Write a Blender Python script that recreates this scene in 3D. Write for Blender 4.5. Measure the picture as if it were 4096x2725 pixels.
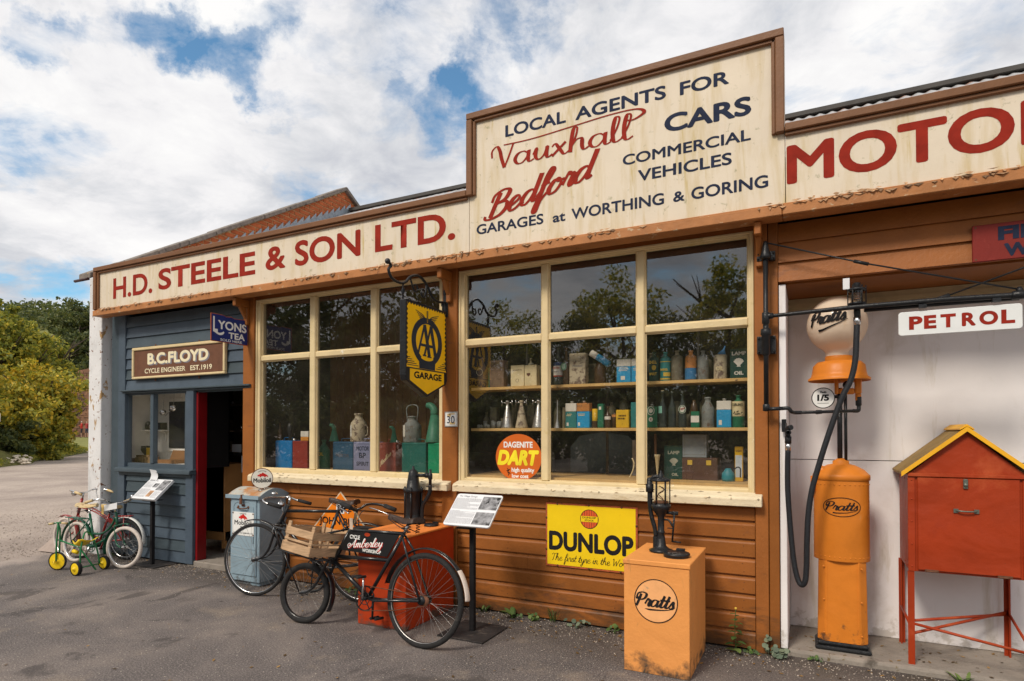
import bpy, bmesh, math, random
import numpy as np
from mathutils import Vector, Matrix
R = math.radians
for o in list(bpy.data.objects):
    bpy.data.objects.remove(o)
SC = bpy.context.scene
COL = SC.collection
random.seed(7)

# ------------------------------------------------------------------ camera
cam = bpy.data.cameras.new('camera')
cam.sensor_width = 36.0
cam.lens = 21.11
cam.shift_y = 0.0811
cam.clip_start = 0.05
cam.clip_end = 3000
cam_o = bpy.data.objects.new('camera', cam)
COL.objects.link(cam_o)
cam_o.location = (0, -4.45, 1.5)
cam_o.rotation_euler = (R(90.8), 0, R(26.5))
SC.camera = cam_o

# ------------------------------------------------------------------ light
SUN_DIR = Vector((-0.22, -0.76, 0.76)).normalized()      # towards the sun, high over the forecourt on the left
sun = bpy.data.lights.new('sun', 'SUN')
sun.energy = 2.5
sun.angle = R(14)
sun.color = (1.0, 0.90, 0.77)
sun_o = bpy.data.objects.new('sun', sun)
COL.objects.link(sun_o)
sun_o.location = (-10, -15, 20)
sun_o.rotation_euler = SUN_DIR.to_track_quat('Z', 'Y').to_euler()
SC.view_settings.view_transform = 'Standard'
SC.view_settings.look = 'None'
SC.view_settings.gamma = 1
SC.view_settings.exposure = 0.14
SC.view_settings.use_curve_mapping = False
SC.render.engine = 'CYCLES'
SC.cycles.max_bounces = 8
SC.cycles.transparent_max_bounces = 16
SC.cycles.use_denoising = True
SC.cycles.sample_clamp_indirect = 4

world = bpy.data.worlds.new('World')
SC.world = world
world.use_nodes = True


class N:
    """small wrapper round a node tree"""
    def __init__(s, tree):
        s.t = tree
        tree.nodes.clear()
    def n(s, typ, **kw):
        nd = s.t.nodes.new(typ)
        for k, v in kw.items():
            if k.startswith('i_'):
                key = k[2:]
                key = int(key) if key.isdigit() else key.replace('_', ' ')
                nd.inputs[key].default_value = v
            else:
                setattr(nd, k, v)
        return nd
    def l(s, a, b):
        s.t.links.new(a, b)
    def math(s, op, a, b=None, clamp=False):
        m = s.t.nodes.new('ShaderNodeMath')
        m.operation = op
        m.use_clamp = clamp
        for i, v in enumerate((a, b)):
            if v is None:
                continue
            if isinstance(v, (int, float)):
                m.inputs[i].default_value = v
            else:
                s.l(v, m.inputs[i])
        return m.outputs[0]
    def vmath(s, op, a, b=None, scale=None):
        m = s.t.nodes.new('ShaderNodeVectorMath')
        m.operation = op
        for i, v in enumerate((a, b)):
            if v is None:
                continue
            if isinstance(v, (tuple, list)):
                m.inputs[i].default_value = v
            else:
                s.l(v, m.inputs[i])
        if scale is not None:
            if isinstance(scale, (int, float)):
                m.inputs['Scale'].default_value = scale
            else:
                s.l(scale, m.inputs['Scale'])
        return m
    def ramp(s, fac, stops):
        r = s.t.nodes.new('ShaderNodeValToRGB')
        e = r.color_ramp.elements
        while len(e) < len(stops):
            e.new(0.5)
        for i, (p, c) in enumerate(stops):
            e[i].position = p
            e[i].color = c if len(c) == 4 else (*c, 1)
        s.l(fac, r.inputs[0])
        return r.outputs[0]
    def mix(s, fac, a, b, blend='MIX'):
        m = s.t.nodes.new('ShaderNodeMix')
        m.data_type = 'RGBA'
        m.blend_type = blend
        for sock, v in ((m.inputs[0], fac), (m.inputs[6], a), (m.inputs[7], b)):
            if isinstance(v, (int, float)):
                sock.default_value = v
            elif isinstance(v, (tuple, list)):
                sock.default_value = v if len(v) == 4 else (*v, 1)
            else:
                s.l(v, sock)
        return m.outputs[2]
    def noise(s, vec, scale, detail=4, rough=0.55, dist=0.0, stretch=None):
        if stretch is not None:
            mp = s.n('ShaderNodeMapping')
            mp.inputs['Scale'].default_value = stretch
            s.l(vec, mp.inputs[0])
            vec = mp.outputs[0]
        nz = s.t.nodes.new('ShaderNodeTexNoise')
        nz.inputs['Scale'].default_value = scale
        nz.inputs['Detail'].default_value = detail
        nz.inputs['Roughness'].default_value = rough
        nz.inputs['Distortion'].default_value = dist
        s.l(vec, nz.inputs['Vector'])
        return nz


w = N(world.node_tree)
tc = w.n('ShaderNodeTexCoord')
sky = w.n('ShaderNodeTexSky')
sky.sky_type = 'NISHITA'
sky.sun_disc = False
sky.sun_elevation = math.asin(SUN_DIR.z)
sky.sun_rotation = math.atan2(SUN_DIR.x, SUN_DIR.y)
sky.air_density = 1.0
sky.dust_density = 0.4
sky.ozone_density = 1.6
bg1 = w.n('ShaderNodeBackground', i_Strength=0.15)
w.l(w.mix(1.0, sky.outputs[0], (0.72, 1.0, 1.02), 'MULTIPLY'), bg1.inputs[0])
direc = tc.outputs['Generated']
sep = w.n('ShaderNodeSeparateXYZ')
w.l(direc, sep.inputs[0])
den = w.math('MAXIMUM', w.math('ADD', sep.outputs[2], 0.22), 0.05)
cmb = w.n('ShaderNodeCombineXYZ')
w.l(w.math('DIVIDE', sep.outputs[0], den), cmb.inputs[0])
w.l(w.math('DIVIDE', sep.outputs[1], den), cmb.inputs[1])
cn = w.noise(cmb.outputs[0], 1.7, 13, 0.60, 0.35)
warp = w.noise(direc, 7.0, 8, 0.62)
wv = w.vmath('SUBTRACT', warp.outputs['Color'], (0.5, 0.5, 0.5))
wv = w.vmath('SCALE', wv.outputs[0], scale=0.30)
wd = w.vmath('NORMALIZE', w.vmath('ADD', direc, wv.outputs[0]).outputs[0])
# gaps in the cloud cover: direction, angular radius, depth
GAPS = [((-0.781, 0.391, 0.487), 3.6, .9), ((-0.800, 0.370, 0.505), 3.5, .6), ((-0.730, 0.482, 0.484), 4.2, .9), ((-0.705, 0.520, 0.480), 4.6, 1.0), ((-0.683, 0.558, 0.472), 4.0, .9),
        ((-0.633, 0.556, 0.538), 3.6, .8), ((-0.430, 0.751, 0.501), 4.6, .9), ((-0.470, 0.752, 0.462), 4.5, .9), ((-0.359, 0.735, 0.576), 4.0, .7),
        ((-0.901, 0.391, 0.188), 4, .6), ((-0.875, 0.452, 0.175), 4, .7), ((-0.552, 0.697, 0.459), 3, .5), ((-0.671, 0.638, 0.377), 3, .45),
        ((-0.22, -0.94, 0.27), 9, .8), ((-.45, -.86, .32), 6, .5)]
gap = None
for d, rad, amt in GAPS:
    d = Vector(d).normalized()
    dt = w.vmath('DOT_PRODUCT', wd.outputs[0], tuple(d)).outputs['Value']
    mr = w.n('ShaderNodeMapRange', interpolation_type='SMOOTHSTEP')
    w.l(dt, mr.inputs[0])
    mr.inputs[1].default_value = math.cos(R(rad))
    mr.inputs[2].default_value = math.cos(R(rad * 0.15))
    mr.inputs[3].default_value = 0
    mr.inputs[4].default_value = amt
    gap = mr.outputs[0] if gap is None else w.math('ADD', gap, mr.outputs[0])
frag = w.noise(cmb.outputs[0], 7.5, 10, 0.65, 0.5)
cover = w.math('SUBTRACT', w.math('ADD', w.math('MULTIPLY', cn.outputs[0], 1.25), w.math('MULTIPLY', frag.outputs[0], 0.42)), w.math('MULTIPLY', gap, 0.17))
cover = w.math('ADD', cover, -0.145)
mask = w.ramp(cover, [(0.36, (0, 0, 0)), (0.46, (.30, .30, .30)), (0.54, (.72, .72, .72)), (0.64, (1, 1, 1))])
sh = w.noise(cmb.outputs[0], 1.15, 9, 0.55, 0.2)
sh2 = w.noise(cmb.outputs[0], 5.0, 9, 0.62, 0.4)
shade = w.math('ADD', w.math('MULTIPLY', sh.outputs[0], 0.62), w.math('MULTIPLY', sh2.outputs[0], 0.38))
ccol = w.ramp(shade, [(0.36, (0.54, 0.56, 0.62)), (0.45, (0.72, 0.73, 0.76)), (0.52, (0.90, 0.89, 0.90)), (0.60, (1.0, 0.99, 0.98))])
bg2 = w.n('ShaderNodeBackground', i_Strength=0.91)
w.l(ccol, bg2.inputs[0])
mx = w.n('ShaderNodeMixShader')
w.l(mask, mx.inputs[0])
w.l(bg1.outputs[0], mx.inputs[1])
w.l(bg2.outputs[0], mx.inputs[2])
wo = w.n('ShaderNodeOutputWorld')
w.l(mx.outputs[0], wo.inputs[0])

# ------------------------------------------------------------------ materials
MATS = {}


def mat(name, col, rough=0.5, var=0.18, vs=6.0, bump=0.15, bs=60.0, metal=0.0, marks=(), spec=0.28, coat=0.0, trans=0.0, isl=0.0, stretch=None, ov=0.0, dent=0.0):
    """painted / raw surface. marks: (colour, threshold, softness, scale, stretch) worn or dirty patches"""
    if name in MATS:
        return MATS[name]
    m = bpy.data.materials.new(name)
    m.use_nodes = True
    g = N(m.node_tree)
    tcn = g.n('ShaderNodeTexCoord')
    vec = tcn.outputs['Object']
    nz = g.noise(vec, vs, 5, 0.6, stretch=stretch)
    dark = tuple(c * (1 - var) for c in col)
    lite = tuple(min(1, c * (1 + var * .8)) for c in col)
    c = g.ramp(nz.outputs[0], [(0.3, dark), (0.5, col), (0.72, lite)])
    if isl:
        gi = g.n('ShaderNodeNewGeometry')
        k = g.math('ADD', g.math('MULTIPLY', gi.outputs['Random Per Island'], 2 * isl), 1 - isl)
        cc = g.n('ShaderNodeCombineColor')
        for i in range(3):
            g.l(k, cc.inputs[i])
        c = g.mix(1.0, c, cc.outputs[0], 'MULTIPLY')
    if ov:
        oi = g.n('ShaderNodeObjectInfo')
        k = g.math('ADD', g.math('MULTIPLY', oi.outputs['Random'], 2 * ov), 1 - ov)
        cc = g.n('ShaderNodeCombineColor')
        g.l(k, cc.inputs[0])
        g.l(k, cc.inputs[1])
        g.l(g.math('POWER', k, 1.6), cc.inputs[2])
        c = g.mix(1.0, c, cc.outputs[0], 'MULTIPLY')
    for mk in marks:
        mcol, th, soft, sc = mk[:4]
        st = mk[4] if len(mk) > 4 else None
        n2 = g.noise(vec, sc, 7, 0.65, 0.3, stretch=st)
        f = g.ramp(n2.outputs[0], [(th, (0, 0, 0)), (min(1, th + soft), (1, 1, 1))])
        if len(mk) > 5:                       # only within a height band near the ground / an edge: (z0, z1)
            sp = g.n('ShaderNodeSeparateXYZ')
            g.l(vec, sp.inputs[0])
            mr = g.n('ShaderNodeMapRange')
            g.l(sp.outputs[2], mr.inputs[0])
            mr.inputs[1].default_value, mr.inputs[2].default_value = mk[5]
            mr.inputs[3].default_value, mr.inputs[4].default_value = 1, 0
            hgt = mr.outputs[0]
            n3 = g.math('ADD', n2.outputs[0], g.math('MULTIPLY', hgt, 0.32))
            f = g.ramp(n3, [(th, (0, 0, 0)), (min(1, th + soft), (1, 1, 1))])
        c = g.mix(f, c, mcol)
    p = g.n('ShaderNodeBsdfPrincipled')
    g.l(c, p.inputs['Base Color'])
    p.inputs['Roughness'].default_value = rough
    p.inputs['Metallic'].default_value = metal
    p.inputs['Specular IOR Level'].default_value = spec
    if coat:
        p.inputs['Coat Weight'].default_value = coat
        p.inputs['Coat Roughness'].default_value = 0.15
    if bump:
        b = g.noise(vec, bs, 4, 0.6)
        bn = g.n('ShaderNodeBump', i_Strength=bump, i_Distance=0.01)
        g.l(b.outputs[0], bn.inputs['Height'])
        last = bn
        if dent:
            b2 = g.noise(vec, 3.2, 3, 0.5, 0.4)
            bn2 = g.n('ShaderNodeBump', i_Strength=dent, i_Distance=0.05)
            g.l(b2.outputs[0], bn2.inputs['Height'])
            g.l(bn.outputs[0], bn2.inputs['Normal'])
            last = bn2
        g.l(last.outputs[0], p.inputs['Normal'])
    out = g.n('ShaderNodeOutputMaterial')
    if trans:
        tr = g.n('ShaderNodeBsdfTranslucent')
        g.l(c, tr.inputs[0])
        ms = g.n('ShaderNodeMixShader', i_0=trans)
        g.l(p.outputs[0], ms.inputs[1])
        g.l(tr.outputs[0], ms.inputs[2])
        g.l(ms.outputs[0], out.inputs[0])
    else:
        g.l(p.outputs[0], out.inputs[0])
    MATS[name] = m
    return m


def leafmat(name, stops, trans=0.35):
    m = bpy.data.materials.new(name)
    m.use_nodes = True
    g = N(m.node_tree)
    gi = g.n('ShaderNodeNewGeometry')
    tcn = g.n('ShaderNodeTexCoord')
    nz = g.noise(tcn.outputs['Object'], 0.55, 3, 0.6)
    f = g.math('ADD', g.math('MULTIPLY', gi.outputs['Random Per Island'], 0.55), g.math('MULTIPLY', nz.outputs[0], 0.6))
    c = g.ramp(f, stops)
    d = g.n('ShaderNodeBsdfPrincipled', i_Roughness=0.6)
    g.l(c, d.inputs['Base Color'])
    tr = g.n('ShaderNodeBsdfTranslucent')
    g.l(c, tr.inputs[0])
    ms = g.n('ShaderNodeMixShader', i_0=trans)
    g.l(d.outputs[0], ms.inputs[1])
    g.l(tr.outputs[0], ms.inputs[2])
    out = g.n('ShaderNodeOutputMaterial')
    g.l(ms.outputs[0], out.inputs[0])
    MATS[name] = m
    return m


def glassmat(name, dirt=0.05, tint=(1, 1, 1), boost=1.0):
    m = bpy.data.materials.new(name)
    m.use_nodes = True
    g = N(m.node_tree)
    tcn = g.n('ShaderNodeTexCoord')
    vec = tcn.outputs['Object']
    t = g.n('ShaderNodeBsdfTransparent')
    t.inputs[0].default_value = (*tint, 1)
    gl = g.n('ShaderNodeBsdfGlossy', i_Roughness=0.015)
    wob = g.noise(vec, 1.3, 2, 0.5)
    bn = g.n('ShaderNodeBump', i_Strength=0.025, i_Distance=0.02)
    g.l(wob.outputs[0], bn.inputs['Height'])
    g.l(bn.outputs[0], gl.inputs['Normal'])
    gi = g.n('ShaderNodeNewGeometry')
    ct = g.math('ABSOLUTE', g.vmath('DOT_PRODUCT', gi.outputs['Normal'], gi.outputs['Incoming']).outputs['Value'])
    f5 = g.math('POWER', g.math('SUBTRACT', 1.0, ct, clamp=True), 5.0)
    fr = g.math('ADD', g.math('MULTIPLY', f5, 0.957), 0.043)      # the same from either side: a thin pane
    fac = g.math('MULTIPLY', fr, boost, clamp=True)
    m1 = g.n('ShaderNodeMixShader')
    g.l(fac, m1.inputs[0])
    g.l(t.outputs[0], m1.inputs[1])
    g.l(gl.outputs[0], m1.inputs[2])
    df = g.n('ShaderNodeBsdfDiffuse')
    df.inputs[0].default_value = (0.5, 0.45, 0.36, 1)
    n1 = g.noise(vec, 3.0, 8, 0.7, 0.5)
    n2 = g.noise(vec, 140.0, 2, 0.5)
    specks = g.ramp(n2.outputs[0], [(0.68, (0, 0, 0)), (0.74, (1, 1, 1))])
    smear = g.ramp(n1.outputs[0], [(0.35, (0.2, 0.2, 0.2)), (0.7, (1, 1, 1))])
    df_f = g.math('ADD', g.math('MULTIPLY', smear, dirt), g.math('MULTIPLY', specks, dirt * 1.5), clamp=True)
    m2 = g.n('ShaderNodeMixShader')
    g.l(df_f, m2.inputs[0])
    g.l(m1.outputs[0], m2.inputs[1])
    g.l(df.outputs[0], m2.inputs[2])
    out = g.n('ShaderNodeOutputMaterial')
    g.l(m2.outputs[0], out.inputs[0])
    MATS[name] = m
    return m


BROWN_MARKS = [((0.11, 0.05, 0.02), 0.66, 0.22, 7.0, (.6, 1, 2), (0.02, 0.42)), ((0.20, 0.075, 0.03), 0.60, 0.12, 3.0, (1, 1, 3)), ((0.55, 0.30, 0.16), 0.74, 0.03, 38.0), ((0.045, 0.025, 0.015), 0.735, 0.03, 17.0)]
M_BROWN = mat('brown gloss paint on boards', (0.29, 0.098, 0.020), 0.50, .16, 4, .25, 45, marks=BROWN_MARKS, ov=.13)
M_TRIM = mat('brown paint on fascia trim', (0.19, 0.085, 0.036), 0.50, .14, 5, .18, 60, marks=[((0.12, 0.045, 0.022), 0.60, 0.2, 4.0)])
M_TRIML = mat('weathered ginger paint on lower trim', (0.42, 0.175, 0.060), 0.55, .2, 6, .3, 40, marks=[((0.50, 0.36, 0.22), 0.62, 0.04, 11.0, (1, 1, 2.5)), ((0.13, 0.06, 0.03), 0.63, 0.05, 8.0)])
M_FASC = mat('cream sign board paint with rain streaks', (0.71, 0.62, 0.49), 0.6, .06, 3, .08, 70,
             marks=[((0.58, 0.46, 0.26), 0.47, 0.26, 1.3, (8, 1, 1.1)), ((0.50, 0.37, 0.12), 0.61, 0.14, 2.2, (5, 1, .5)), ((0.36, 0.33, 0.20), 0.62, 0.12, 20.0), ((0.40, 0.35, 0.25), 0.71, 0.05, 55.0)])
M_CREAM = mat('cream gloss window paint', (0.70, 0.56, 0.32), 0.5, .10, 5, .15, 60, marks=[((0.60, 0.47, 0.22), 0.58, 0.12, 6.0), ((0.30, 0.20, 0.10), 0.71, 0.03, 30.0), ((0.80, 0.74, 0.60), 0.66, 0.05, 12.0)])
M_SILL = mat('flaking cream sill paint', (0.70, 0.595, 0.41), 0.7, .10, 6, .5, 35, marks=[((0.56, 0.44, 0.26), 0.55, 0.12, 14.0, (.5, 3, 2.5)), ((0.30, 0.24, 0.15), 0.67, 0.06, 26.0, (.6, 2, 2)), ((0.45, 0.30, 0.16), 0.69, 0.03, 12.0, (.4, 1, 1))])
M_GREY = mat('slate grey shop paint', (0.064, 0.088, 0.110), 0.45, .14, 5, .2, 60, ov=.12, marks=[((0.045, 0.06, 0.075), 0.60, 0.15, 4.0), ((0.13, 0.15, 0.17), 0.72, 0.04, 26.0)])
M_WHITE = mat('limewashed render with rust spots', (0.70, 0.70, 0.70), 0.8, .09, 4, .4, 30, marks=[((0.50, 0.50, 0.50), 0.56, 0.12, 3.0, (1, 1, .5)), ((0.20, 0.09, 0.045), 0.62, 0.025, 17.0), ((0.40, 0.25, 0.11), 0.615, 0.03, 6.0, (1, 1, .5))])
M_BAY = mat('off white flush wall paint', (0.82, 0.79, 0.785), 0.75, .05, 2.5, .06, 90, marks=[((0.55, 0.49, 0.42), 0.55, 0.25, 1.4), ((0.62, 0.57, 0.50), 0.56, 0.15, 3.0, (3, 3, .35)), ((0.36, 0.31, 0.27), 0.735, 0.03, 34.0), ((0.55, 0.51, 0.47), 0.74, 0.10, 9.0, (1, 1, 1), (0.05, 0.35))])
M_RED = mat('sign writers red', (0.28, 0.023, 0.012), 0.75, .22, 9, .03, spec=.12)
M_NAVY = mat('sign writers navy', (0.022, 0.030, 0.060), 0.75, .25, 12, .03, spec=.12)
M_BLACK = mat('black paint', (0.016, 0.015, 0.016), 0.75, .3, 12, .05, spec=.15)
M_WHT = mat('white enamel', (0.80, 0.80, 0.77), 0.35, .05, 12, .02)
M_IRON = mat('black gloss cast iron', (0.016, 0.017, 0.019), 0.34, .3, 20, .35, 50, marks=[((0.08, 0.045, 0.03), 0.66, 0.06, 22.0)])
M_BIKE = mat('black bicycle enamel', (0.012, 0.013, 0.015), 0.28, .3, 30, .06, 80, coat=.4, marks=[((0.10, 0.055, 0.035), 0.66, 0.05, 40.0)])
M_TYRE = mat('tyre rubber', (0.024, 0.023, 0.023), 0.8, .3, 40, .6, 160, marks=[((0.09, 0.08, 0.07), 0.62, 0.15, 12.0)])
M_WTYRE = mat('off white tyre rubber', (0.60, 0.53, 0.47), 0.8, .12, 20, .4, 120, marks=[((0.34, 0.27, 0.22), 0.60, 0.15, 14.0)])
M_CHROME = mat('dull chrome', (0.62, 0.62, 0.62), 0.22, .1, 40, .05, 90, metal=1.0, marks=[((0.22, 0.12, 0.07), 0.66, 0.05, 50.0)])
M_STEEL = mat('spoke steel', (0.34, 0.33, 0.32), 0.35, .2, 30, 0, metal=.9)
M_LEATHER = mat('dark saddle leather', (0.045, 0.026, 0.019), 0.42, .3, 25, .4, 70)
M_CREAMR = mat('cream saddle leather', (0.62, 0.47, 0.25), 0.5, .2, 18, .3, 60, marks=[((0.30, 0.18, 0.08), 0.60, 0.1, 16.0)])
M_WOOD = mat('raw crate wood', (0.42, 0.275, 0.16), 0.75, .38, 7, .35, 50, stretch=(1, 1, 9), marks=[((0.26, 0.17, 0.10), 0.58, 0.15, 8.0, (1, 1, 12)), ((0.12, 0.07, 0.05), 0.72, 0.03, 18.0)], isl=.22)
M_SHELFW = mat('yellowed shelf edge', (0.66, 0.42, 0.15), 0.6, .15, 9, .1, marks=[((0.16, 0.09, 0.04), 0.64, 0.05, 9.0)])
M_ORANGE = mat('orange pump paint', (0.66, 0.205, 0.022), 0.42, .10, 4, .1, 70, dent=0.35, marks=[((0.16, 0.07, 0.03), 0.76, 0.12, 12.0, (1, 1, 1), (0.08, 0.40)), ((0.52, 0.15, 0.02), 0.60, 0.18, 4.0), ((0.30, 0.13, 0.04), 0.725, 0.03, 30.0), ((0.55, 0.28, 0.10), 0.70, 0.1, 9.0)])
M_PRATT = mat('faded orange box paint', (0.77, 0.315, 0.085), 0.6, .07, 4, .2, 60, dent=0.35, marks=[((0.56, 0.27, 0.09), 0.60, 0.18, 7.0), ((0.22, 0.13, 0.06), 0.70, 0.07, 26.0), ((0.07, 0.05, 0.035), 0.70, 0.22, 9.0, (1, 1, 1), (0.02, 0.24)), ((0.34, 0.17, 0.06), 0.63, 0.12, 6.0, (2, 2, .4))])
M_REDO = mat('red orange box paint', (0.42, 0.042, 0.007), 0.5, .12, 4, .15, 60, dent=0.4, marks=[((0.30, 0.028, 0.006), 0.58, 0.2, 5.0), ((0.50, 0.09, 0.015), 0.66, 0.12, 7.0), ((0.10, 0.06, 0.045), 0.70, 0.14, 10.0, (1, 1, 1), (0.0, 0.14))])
M_REDTOP = mat('red orange paint as lit on top', (0.78, 0.24, 0.05), 0.6, .12, 6, .2, 60, marks=[((0.42, 0.13, 0.04), 0.60, 0.1, 12.0)])  # lighter than the sides: daylight on the lid is put into the colour
M_LOCK = mat('red locker paint', (0.33, 0.036, 0.006), 0.5, .16, 3, .10, 70, dent=0.4, marks=[((0.50, 0.10, 0.03), 0.57, 0.2, 2.2), ((0.10, 0.03, 0.02), 0.715, 0.03, 28.0), ((0.28, 0.028, 0.006), 0.58, 0.22, 3.0), ((0.20, 0.06, 0.03), 0.735, 0.04, 22.0)])
M_YELL = mat('yellow edge paint', (0.82, 0.42, 0.02), 0.5, .1, 6, .1, marks=[((0.35, 0.20, 0.04), 0.64, 0.1, 9.0)])
M_ROOFY = mat('mossy yellow locker roof', (0.30, 0.19, 0.06), 0.7, .2, 6, .3, marks=[((0.14, 0.11, 0.05), 0.55, 0.2, 7.0)])
M_CAB = mat('pale blue cabinet paint', (0.25, 0.34, 0.40), 0.45, .08, 5, .1, 60, dent=0.4, marks=[((0.20, 0.28, 0.34), 0.60, 0.15, 5.0), ((0.16, 0.08, 0.04), 0.725, 0.02, 30.0), ((0.10, 0.10, 0.10), 0.71, 0.12, 9.0, (1, 1, 1), (0.0, 0.16))])
M_CABTOP = mat('rusty cabinet lid', (0.42, 0.42, 0.38), 0.6, .15, 6, .3, 50, marks=[((0.42, 0.20, 0.08), 0.50, 0.12, 7.0), ((0.62, 0.48, 0.30), 0.58, 0.1, 10.0)])
M_YSIGN = mat('yellow enamel', (0.86, 0.60, 0.012), 0.3, .05, 6, .03, marks=[((0.60, 0.28, 0.02), 0.68, 0.05, 14.0)])
M_AAY = mat('amber enamel', (0.95, 0.54, 0.006), 0.35, .06, 6, .03)
M_RUSTR = mat('rusty red enamel rim', (0.42, 0.10, 0.035), 0.6, .3, 20, .3, marks=[((0.09, 0.04, 0.02), 0.58, 0.1, 18.0)])
M_RUST = mat('brown rust', (0.13, 0.055, 0.03), 0.85, .4, 30, .4)
M_BLUES = mat('deep blue enamel', (0.018, 0.030, 0.16), 0.3, .2, 12, .05, marks=[((0.16, 0.06, 0.03), 0.69, 0.03, 24.0)])
M_BROWNS = mat('dark brown sign paint', (0.15, 0.065, 0.036), 0.6, .15, 14, .1, marks=[((0.40, 0.33, 0.32), 0.70, 0.03, 11.0)])
M_GLASS = glassmat('dusty window glass', 0.03, boost=4.2)
M_GLASS2 = glassmat('cleaner shop window glass', 0.015, boost=1.4)
M_CLEAR = glassmat('clear sight glass', 0.04, tint=(.93, .90, .82))
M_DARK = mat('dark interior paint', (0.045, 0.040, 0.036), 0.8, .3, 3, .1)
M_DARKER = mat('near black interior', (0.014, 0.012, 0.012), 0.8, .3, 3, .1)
M_PARTN = mat('brown varnished matchboard', (0.17, 0.075, 0.022), 0.55, .35, 5, .2, stretch=(1, 1, .12), isl=.2)
M_IVORY = mat('ivory matchboard', (0.82, 0.79, 0.72), 0.6, .08, 5, .1)
M_CLAY = mat('red brick', (0.48, 0.130, 0.045), 0.85, .25, 14, .5, 60, isl=.28, marks=[((0.20, 0.07, 0.04), 0.62, 0.1, 9.0)])
M_MORTAR = mat('yellow mortar', (0.62, 0.46, 0.24), 0.9, .2, 20, .6, 60, marks=[((0.30, 0.26, 0.16), 0.58, 0.1, 8.0)])
M_COPING = mat('lichened stone verge', (0.22, 0.19, 0.165), 0.9, .35, 16, .7, 40, marks=[((0.36, 0.24, 0.10), 0.62, 0.05, 12.0), ((0.09, 0.085, 0.08), 0.60, 0.08, 10.0)])
M_LEAD = mat('lead flashing', (0.33, 0.38, 0.43), 0.5, .25, 10, .3, 30, metal=.3, marks=[((0.55, 0.57, 0.60), 0.58, 0.15, 7.0)])
M_TIN = mat('corrugated roofing iron', (0.46, 0.46, 0.46), 0.5, .12, 4, .1, metal=.3, marks=[((0.40, 0.17, 0.09), 0.50, 0.1, 2.5)])
M_GUTTER = mat('dark gutter paint', (0.06, 0.03, 0.03), 0.5)
M_GREENB = mat('dark green bicycle enamel', (0.010, 0.085, 0.045), 0.3, .2, 20, .05, coat=.4)
M_REDB = mat('dark red bicycle enamel', (0.30, 0.022, 0.016), 0.3, .2, 20, .05, coat=.4)
M_TRIG = mat('bright green tricycle enamel', (0.008, 0.17, 0.05), 0.3, .2, 20, .05, coat=.4)
M_TRIY = mat('yellow tricycle enamel', (0.80, 0.55, 0.015), 0.35, .1, 20, .05, marks=[((0.45, 0.28, 0.03), 0.64, 0.08, 22.0)])
M_PAPER = mat('white printed panel', (0.74, 0.75, 0.77), 0.4, .03, 6, .02)
M_PRINT = mat('grey print', (0.20, 0.20, 0.22), 0.6, .2, 30, 0)
M_PHOTO = mat('grey photograph print', (0.24, 0.24, 0.25), 0.5, .85, 22, 0, marks=[((0.02, 0.02, 0.02), 0.55, 0.05, 16.0)])
M_OPAL = mat('opal globe glass', (0.95, 0.79, 0.62), 0.18, .03, 3, .02, trans=.3, spec=.5, marks=[((0.93, 0.66, 0.40), 0.50, 0.25, 3.0)])
M_GALV = mat('galvanised tin', (0.50, 0.49, 0.46), 0.35, .25, 22, .2, metal=.8, marks=[((0.20, 0.13, 0.07), 0.60, 0.1, 20.0)])
M_SLAB = mat('concrete slab', (0.27, 0.235, 0.20), 0.9, .2, 6, .6, 40, marks=[((0.10, 0.085, 0.07), 0.58, 0.12, 5.0), ((0.16, 0.12, 0.06), 0.62, 0.05, 18.0)])
M_BLUET = mat('blue trim print', (0.02, 0.22, 0.42), 0.5)

# ------------------------------------------------------------------ geometry helpers
def BM():
    return bmesh.new()


def box(b, x0, x1, y0, y1, z0, z1):
    vs = [b.verts.new(p) for p in ((x0, y0, z0), (x1, y0, z0), (x1, y1, z0), (x0, y1, z0), (x0, y0, z1), (x1, y0, z1), (x1, y1, z1), (x0, y1, z1))]
    for f in ((3, 2, 1, 0), (4, 5, 6, 7), (0, 1, 5, 4), (1, 2, 6, 5), (2, 3, 7, 6), (3, 0, 4, 7)):
        b.faces.new([vs[i] for i in f])
    return vs


def frame_of(d):
    d = Vector(d).normalized()
    a = Vector((0, 0, 1)) if abs(d.z) < .9 else Vector((1, 0, 0))
    u = d.cross(a).normalized()
    return u, d.cross(u).normalized()


def tube(b, pts, r, n=8, caps=True, closed=False):
    """round bar swept along pts; r a number or one per point"""
    pts = [Vector(p) for p in pts]
    k = len(pts)
    rs = [r] * k if isinstance(r, (int, float)) else list(r)
    rings = []
    u = None
    for i, p in enumerate(pts):
        if closed:
            d = pts[(i + 1) % k] - pts[i - 1]
        elif i == 0:
            d = pts[1] - p
        elif i == k - 1:
            d = p - pts[-2]
        else:
            d = (pts[i + 1] - p).normalized() + (p - pts[i - 1]).normalized()
        d = d.normalized() if d.length > 1e-9 else Vector((0, 0, 1))
        if u is None:
            u, v = frame_of(d)
        else:
            u = (u - d * u.dot(d))
            u = u.normalized() if u.length > 1e-6 else frame_of(d)[0]
            v = d.cross(u).normalized()
        rings.append([b.verts.new(p + (u * math.cos(t) + v * math.sin(t)) * rs[i]) for t in [2 * math.pi * j / n for j in range(n)]])
    for i in range(k if closed else k - 1):
        A, B = rings[i], rings[(i + 1) % k]
        for j in range(n):
            f = b.faces.new((A[j], A[(j + 1) % n], B[(j + 1) % n], B[j]))
            f.smooth = True
    if caps and not closed:
        b.faces.new(rings[0][::-1])
        b.faces.new(rings[-1])
    return rings


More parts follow.
